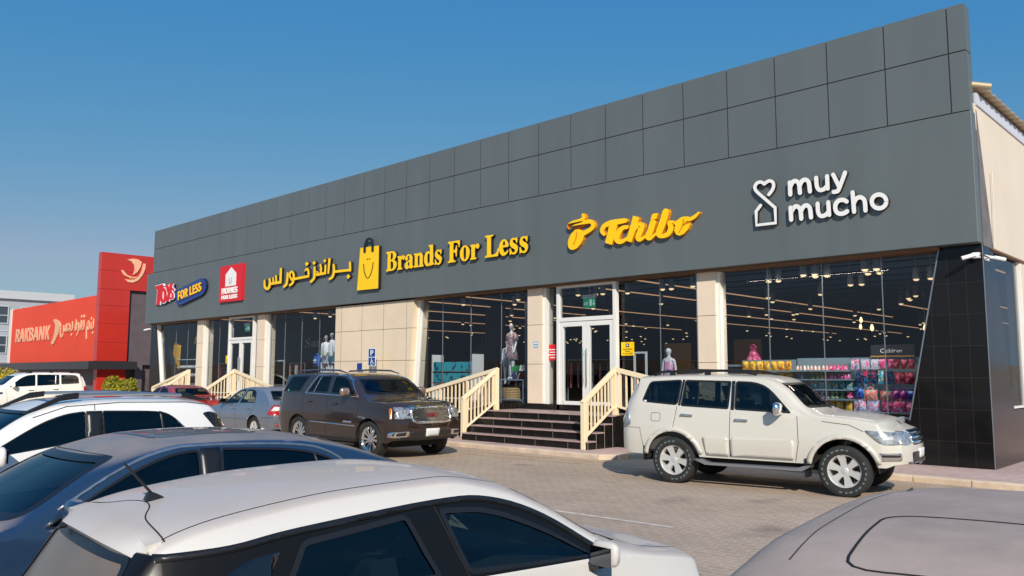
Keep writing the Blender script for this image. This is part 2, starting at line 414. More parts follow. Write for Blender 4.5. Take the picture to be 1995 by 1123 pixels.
def ribbon2(path, w):
    out = []; P = [Vector(p) for p in path]; L = []
    for i, p in enumerate(P):
        d = (P[min(i + 1, len(P) - 1)] - P[max(i - 1, 0)]).normalized(); nn = Vector((-d.y, d.x)) * w / 2
        L.append((tuple(p + nn), tuple(p - nn)))
    return [(L[i][0], L[i + 1][0], L[i + 1][1], L[i][1]) for i in range(len(L) - 1)]

def cut(bm, poly, mode):
    iu, iv = MODES[mode]
    def ok(f):
        c = f.calc_center_median()
        return {'L': c.y > .05, 'R': c.y < -.05, 'F': f.normal.x > .12, 'B': f.normal.x < -.12, 'T': f.normal.z > .3}[mode]
    n = len(poly)
    for i in range(n):
        a, b = poly[i], poly[(i + 1) % n]
        lo = (min(a[0], b[0]) - .004, min(a[1], b[1]) - .004); hi = (max(a[0], b[0]) + .004, max(a[1], b[1]) + .004)
        fs = []
        for f in bm.faces:
            us = [v.co[iu] for v in f.verts]; vs = [v.co[iv] for v in f.verts]
            if max(us) >= lo[0] and min(us) <= hi[0] and max(vs) >= lo[1] and min(vs) <= hi[1] and ok(f): fs.append(f)
        if not fs: continue
        co = [0, 0, 0]; co[iu] = a[0]; co[iv] = a[1]; no = [0, 0, 0]; no[iu] = -(b[1] - a[1]); no[iv] = b[0] - a[0]
        es = {e for f in fs for e in f.edges}; vs = {v for f in fs for v in f.verts}
        bmesh.ops.bisect_plane(bm, geom=list(vs) + list(es) + fs, dist=1e-5, plane_co=co, plane_no=no)
    return [f for f in bm.faces if ok(f) and inside2((f.calc_center_median()[iu], f.calc_center_median()[iv]), poly)]

def car_shell(S):
    xr, xf = S['xr'], S['xf']; zc, zb, wf = pchip(S['zc']), pchip(S['zb']), pchip(S['w'])
    z0 = S['z0']; zm = S.get('zm', .62); tuck = S.get('tuck', .06); sh = S.get('sh', .035); R = S['R']
    i0 = S.get('i0', .02); tum = S.get('tum', .28); cr = pchip(S['crown']); ra = S['ra']; ax = (0., S['wb'])
    xs = []; n = int((xf - xr) / .06)
    arch = []
    for c in ax:
        arch += [c - ra, c + ra] + [c + (ra - .003) * cos(pi * k / 18) for k in range(19)]
    for i in range(n + 1):
        x = xr + (xf - xr) * i / n
        if i in (0, n) or all(abs(x - a) > .022 for a in arch): xs.append(x)
    xs = sorted(xs + arch)
    def sec(x):
        w = wf(x); b = zb(x); c = max(zc(x), b + .03); zl = z0 + sstep(.25, 0, x - xr) * S.get('kick', .06) + sstep(.25, 0, xf - x) * S.get('kick', .06)
        for a in ax:
            if abs(x - a) < ra - 1e-6: zl = max(zl, R + sqrt(ra * ra - (x - a) ** 2))
        side = pchip([(z0 - .05, w - tuck), (zm, w), (max(b, zm + .1), w - sh)])
        P = []; zl = min(zl, b - .05)
        for k in range(10):
            z = zl + (b - zl) * k / 9; P.append((side(z), z))
        crn = min(cr(x), (c - b) * .85); zr = c - crn; h = zr - b; yb = P[-1][0]
        yr = yb
        for k in range(1, 7):
            t = k / 6; y = yb - i0 * sstep(0, .35, t) * sstep(0, .15, h) - tum * h * t + .02 * sin(pi * t) * min(1, h / .3)
            P.append((y, b + h * t)); yr = y
        for k in range(1, 11):
            t = (k / 10) ** 1.7
            P.append((yr * (1 - t), zr + crn * (1 - (1 - t) ** 2.4) ** .55))
        return P
    bm = bmesh.new(); rows = []
    wmax = max(p[1] for p in S['w'])
    nose, tail = pchip(S['nose']), pchip(S['tail']); rf, rr = S.get('rf', .2), S.get('rr', .16)
    lf, lr = S.get('lf', .5), S.get('lr', .45)
    def warp(x, y, z):
        e = min(1., abs(y) / wmax) ** 2.6
        s = sstep(xf - lf, xf, x); x1 = x + s * (nose(z) - rf * e) if s else x
        s = sstep(xr + lr, xr, x) if x < xr + lr else 0
        return x1 - s * (tail(z) - rr * e) if s else x1
    def V(x, y, z): return bm.verts.new((warp(x, y, z), y, z))
    for x in xs:
        P = sec(x); m_ = len(P)
        rows.append([V(x, y, z) for y, z in P] + [V(x, -y, z) for y, z in reversed(P[:-1])])
    for a, b in zip(rows, rows[1:]):
        for j in range(len(a) - 1): bm.faces.new((a[j], a[j + 1], b[j + 1], b[j]))
    for x, row in ((xs[0], rows[0]), (xs[-1], rows[-1])):
        P = sec(x); m_ = len(P); M = 10; prev = None
        for j in range(m_ - 1):
            y, z = P[j]; cur = [row[j]] + [V(x, y * (1 - 2 * k / M), z) for k in range(1, M)] + [row[2 * m_ - 2 - j]]
            if prev:
                for k in range(M): bm.faces.new((prev[k], prev[k + 1], cur[k + 1], cur[k]))
            prev = cur
        for k in range(M): bm.faces.new((prev[k], prev[k + 1], row[m_ - 1]))
    bmesh.ops.remove_doubles(bm, verts=bm.verts, dist=2e-4)
    bmesh.ops.recalc_face_normals(bm, faces=bm.faces)
    bm.normal_update()
    return bm

def bm_faces_mesh(bm, faces, name):
    idx = {}; V = []; F = []
    for f in faces:
        t = []
        for v in f.verts:
            if v not in idx: idx[v] = len(V); V.append(tuple(v.co))
            t.append(idx[v])
        F.append(t)
    me = bpy.data.meshes.new(name); me.from_pydata(V, [], F); return me

def make_wheel(R, w, rr, spokes, sw, alloy, parent, pos, side, style='plain'):
    """tyre, with rim and brake disc as its own pieces; axis along y, outer face to +y, turned for the other side"""
    t = MB(); h = w / 2
    prof = [(rr, -h * .8), (rr + .02, -h * .96), (R - .05, -h), (R - .015, -h * .9), (R, -h * .7), (R + .001, -.03), (R - .008, -.025), (R - .008, -.012), (R + .001, -.008),
            (R + .001, .008), (R - .008, .012), (R - .008, .025), (R + .001, .03), (R, h * .7), (R - .015, h * .9), (R - .05, h), (R - .07, h * 1.0), (rr + .02, h * .96), (rr, h * .8)]
    t.lathe(prof, n=40, axis='y')
    o = t.build('wheel', MATS['tyre'], parent, 35, pos); o.rotation_euler = (0, RND.uniform(0, 1), 0 if side > 0 else pi)
    r = MB()
    r.lathe([(rr - .03, -h * .7), (rr - .025, h * .45), (rr - .012, h * .72), (rr + .004, h * .86), (rr + .004, h * .7)], n=40, axis='y')
    r.lathe([(.0, h * .66), (.045, h * .66), (.062, h * .58), (.07, h * .3)], n=20, axis='y')
    for k in range(spokes):
        a = 2 * pi * k / spokes
        for q in ((-.5, .5) if style == 'twin' else (0,)):
            a1 = a + q * (2 * pi / spokes) * .42; c, s = cos(a1), sin(a1); ww = sw * (.55 if style == 'twin' else 1)
            pts = []
            for rad, wid, y0, y1 in ((.05, ww * .8, h * .3, h * .6), (rr * .55, ww * .85, h * .34, h * .64), (rr - .015, ww * 1.25, h * .4, h * .74)):
                for yy in (y0, y1):
                    for sg in (-1, 1):
                        u, v = rad, sg * wid / 2 * (.8 if yy == y1 else 1); pts.append((u * c - v * s, yy, u * s + v * c))
            r.add(pts, [(0, 1, 5, 4), (4, 5, 9, 8), (2, 6, 7, 3), (6, 10, 11, 7), (0, 4, 6, 2), (4, 8, 10, 6), (1, 3, 7, 5), (5, 7, 11, 9), (8, 9, 11, 10)])
    for k in range(6 if spokes % 6 == 0 else 5):
        a = 2 * pi * (k + .5) / (6 if spokes % 6 == 0 else 5); r.tube([(cos(a) * .085, h * .2, sin(a) * .085), (cos(a) * .085, h * .62, sin(a) * .085)], .011, 8)
    r.build('rim', alloy, o, 40)
    d = MB(); d.lathe([(0, -h * .1), (rr - .05, -h * .1), (rr - .05, -h * .2)], n=24, axis='y')
    d.lathe([(0, h * .05), (rr * .55, h * .05), (rr * .55, -h * .1)], n=24, axis='y')
    d.build('brake_disc', MATS['dark_metal'], o)
    return o

def seat_mesh(mb, x, y, z, w=.5, head=True):
    mb.add(*boxy(x - .25, x + .27, y - w / 2, y + w / 2, z - .02, z + .13))
    P = [(x - .27, z + .1), (x - .16, z + .1), (x - .27, z + .62), (x - .37, z + .62)]
    mb.prism(P, y - w / 2 + .02, y + w / 2 - .02)
    if head:
        for k in ((0,) if w < .7 else (-w * .3, w * .3)): mb.prism([(x - .29, z + .66), (x - .38, z + .66), (x - .43, z + .86), (x - .34, z + .86)], y + k - .12, y + k + .12)

def boxy(x0, x1, y0, y1, z0, z1):
    m = MB(); m.box(x0, x1, y0, y1, z0, z1); return m.v, m.f

def build_car(S):
    """one car from its specification: shell cut into body, doors and hood; glazing, lamps, wheels and fittings laid onto the shell"""
    root = thing(S['name'], S['label'], S['cat'], S['loc'], S['rz'])
    bm = car_shell(S); bvh = BVHTree.FromBMesh(bm)
    P = MATS[S['paint']]; black = MATS['black_trim']; wmax = max(p[1] for p in S['w'])
    lyr = bm.faces.layers.int.new('part'); names = {0: ('body', P)}
    drop = []
    for name, poly, mode, M in S.get('panels', []):
        for md in (('L', 'R') if mode == 'L' else (mode,)):
            k = len(names); names[k] = (name, MATS[M] if M else P)
            for f in cut(bm, poly, md): f[lyr] = k
    for wd in S['windows']:
        base, mode, r = wd['poly'], wd['mode'], wd.get('r', .05)
        for md in (('L', 'R') if mode == 'L' else (mode,)):
            hole = inset(base, max(.014, r * .3))
            fs = cut(bm, hole, md); bmesh.ops.delete(bm, geom=fs, context='FACES')
    bm.normal_update()
    groups = {}
    for f in bm.faces: groups.setdefault(f[lyr], []).append(f)
    for k, fs in groups.items():
        me = bm_faces_mesh(bm, fs, names[k][0]); finish(me, names[k][0], names[k][1], root, 34, recalc=False)
    # cabin: lining of the roof and pillars, tub and seats
    zbf = pchip(S['zb']); lin = MB(); idx = {}
    fs = [f for f in bm.faces if f.calc_center_median().z > zbf(f.calc_center_median().x) - .1 and S['cab'][0] < f.calc_center_median().x < S['cab'][1]]
    V = []; F = []
    for f in fs:
        t = []
        for v in f.verts:
            if v not in idx: idx[v] = len(V); V.append(tuple(v.co - v.normal * .022))
            t.append(idx[v])
        F.append(tuple(reversed(t)))
    lin.add(V, F)
    c0, c1 = S['cab']; yb = wmax - .13; fl = S.get('floor', .38); bz = min(zbf(c0), zbf(c1)) - .05
    lin.box(c0, c1, -yb, yb, fl - .03, fl); lin.box(c0, c1, yb, yb + .03, fl, bz); lin.box(c0, c1, -yb - .03, -yb, fl, bz)
    dx = S['dash']; lin.prism([(dx - .05, fl), (c1, fl), (c1, bz + .02), (dx + .25, bz + .06), (dx, bz + .05), (dx - .12, bz - .12)], -yb + .02, yb - .02)
    lin.box(c0, c0 + .03, -yb, yb, fl, bz)
    lin.build('cabin', MATS['cabin'], root, 40)
    for i, (sx, sy, sw) in enumerate(S['seats']):
        q = MB(); seat_mesh(q, sx, sy, S.get('seat_z', .55), sw); q.build('seat', MATS[S.get('seat_mat', 'seat')], root, 30, bevel=.03)
    if S.get('wheel_y'):
        q = MB(); cx, cy, cz = dx - .28, S['wheel_y'], bz - .02; q.tube([(cx + .11 * sin(a) * -1 * .5, cy + .185 * cos(a), cz + .185 * sin(a) * .93) for a in [2 * pi * k / 24 for k in range(25)]], .016, 8)
        q.bar((cx, cy - .18, cz), (cx, cy + .18, cz), .05, .03); q.bar((cx, cy, cz), (cx + .3, cy, cz - .12), .06, .06); q.build('steering_wheel', MATS['black_trim'], root, 40)
    # glazing
    for wd in S['windows']:
        base, mode, r = wd['poly'], wd['mode'], wd.get('r', .05)
        pv, pf = patch(bvh, [rounded(inset(base, .004), r)], mode, -.005)
        fv, ff = patch(bvh, ring2(base, r, 0, wd.get('fw', .03)), mode, .0025)
        for sd in ((1, -1) if mode == 'L' else (1,)):
            g = lay(MB(), pv, pf, sd); o = g.build(wd['name'], MATS[wd.get('glass', 'car_glass')], root, 60, recalc=False)
            g = lay(MB(), fv, ff, sd); g.build('window_frame', MATS[wd.get('frame', 'black_trim')], o, 60, recalc=False)
    # pieces laid onto the shell: (name, kind, geometry, mode, material, lift)
    for it in S.get('decals', []):
        nm, geo, mode, M, off = it[:5]
        v, f = patch(bvh, geo, mode, off, it[5] if len(it) > 5 else .06)
        for sd in ((1, -1) if mode == 'L' else (1,)):
            g = lay(MB(), v, f, sd); o = g.build(nm, MATS[M], root, 60, recalc=False)
            sm = o.modifiers.new('thickness', 'SOLIDIFY'); sm.thickness = abs(off) + .012; sm.offset = -1
    for path, mode in S.get('seams', []):
        v, f = patch(bvh, ribbon2(crv(path) if mode == 'T' else path, S.get('gap_w', .009)), mode, .0018, .05)
        for sd in ((1, -1) if mode == 'L' else (1,)): lay(MB(), v, f, sd).build('panel_gap', MATS['gap'], root, 60, recalc=False)
    # door handles and mirrors
    for hx, hz, hm in S.get('handles', []):
        p, n_ = cast(bvh, 'L', hx, hz)
        for sd in (1, -1):
            q = MB(); y = p.y
            q.prism([(hx - .11, hz - .014), (hx + .11, hz - .016), (hx + .115, hz + .012), (hx - .105, hz + .016)], y + .008, y + .04); q.box(hx - .1, hx - .075, y - .01, y + .012, hz - .01, hz + .01); q.box(hx + .075, hx + .1, y - .01, y + .012, hz - .01, hz + .01)
            if sd < 0: q.v = flip_y(q.v)
            q.build('handle', MATS[hm], root, 40, bevel=.006)
    mr = S.get('mirror')
    if mr:
        mx_, mz, mm = mr[:3]; sc = mr[3] if len(mr) > 3 else 1.
        p, n_ = cast(bvh, 'L', mx_, mz - .04)
        for sd in (1, -1):
            q = MB(); y = p.y + .14 * sc; V = []; F = []; nu, nv = 10, 14
            for i in range(nu + 1):
                a = -pi / 2 + pi * i / nu
                for k in range(nv):
                    b = 2 * pi * k / nv; ca, sa = cos(a), sin(a); se = lambda t: math.copysign(abs(t) ** .55, t)
                    V.append((mx_ + .07 * sc * (sa if sa > 0 else sa * .55) + .02, y + .125 * sc * se(ca) * se(cos(b)), mz + .04 + .095 * sc * se(ca) * se(sin(b))))
            for i in range(nu):
                for k in range(nv): F.append((i * nv + k, i * nv + (k + 1) % nv, (i + 1) * nv + (k + 1) % nv, (i + 1) * nv + k))
            q.add(V, F)
            if sd < 0: q.v = flip_y(q.v)
            o = q.build('mirror', MATS[mm], root, 60)
            q = MB(); q.bar((mx_ + .02, p.y - .03, mz - .05), (mx_ + .02, y - .03, mz - .02), .05, .045)
            if sd < 0: q.v = flip_y(q.v)
            q.build('mirror_arm', black, o)
            q = MB(); q.box(mx_ - .022 * sc, mx_ - .026 * sc, y - .1 * sc, y + .1 * sc, mz - .03 * sc, mz + .11 * sc)
            if sd < 0: q.v = flip_y(q.v)
            q.build('mirror_glass', MATS['mirror_glass'], o)
    # underbody and wheels
    q = MB(); R = S['R']; q.box(S['xr'] + .45, S['xf'] - .5, -wmax + .32, wmax - .32, max(R * .62, S['z0'] - .12), .6)
    q.box(S['ra'] + .05, S['wb'] - S['ra'] - .05, -wmax + .12, wmax - .12, S['z0'] - .02, .5)
    for c in (0, S['wb']):
        for sd in (1, -1):
            n = 14; V = []; rr_ = S['ra'] + .012
            for yy in (sd * (wmax - .045), sd * (wmax - .42)):
                V += [(c + rr_ * cos(pi * k / n), yy, R + rr_ * sin(pi * k / n)) for k in range(n + 1)]
            q.add(V, [(k, k + 1, n + 2 + k, n + 1 + k) for k in range(n)])
    q.build('underbody', MATS['underbody'], root)
    wy = wmax - S.get('wheel_in', .03) - S['ww'] / 2
    for c in (0, S['wb']):
        for sd in (1, -1): make_wheel(R, S['ww'], S['rim'], S['spokes'], S['spoke_w'], MATS[S['alloy']], root, (c, sd * wy, R), sd, S.get('style', 'plain'))
    return root, bvh

def rail_pair(root, pts, y, r, M, name='roof_rail', ends=None):
    """a pair of roof rails through (x, z) points at half-spacing y"""
    for sd in (1, -1):
        q = MB(); q.tube([(x, sd * (yy if len(p) > 2 else y), z) for p in pts for x, z, yy in [(p[0], p[1], p[2] if len(p) > 2 else y)]], r, 8)
        q.build(name, MATS[M], root, 50)
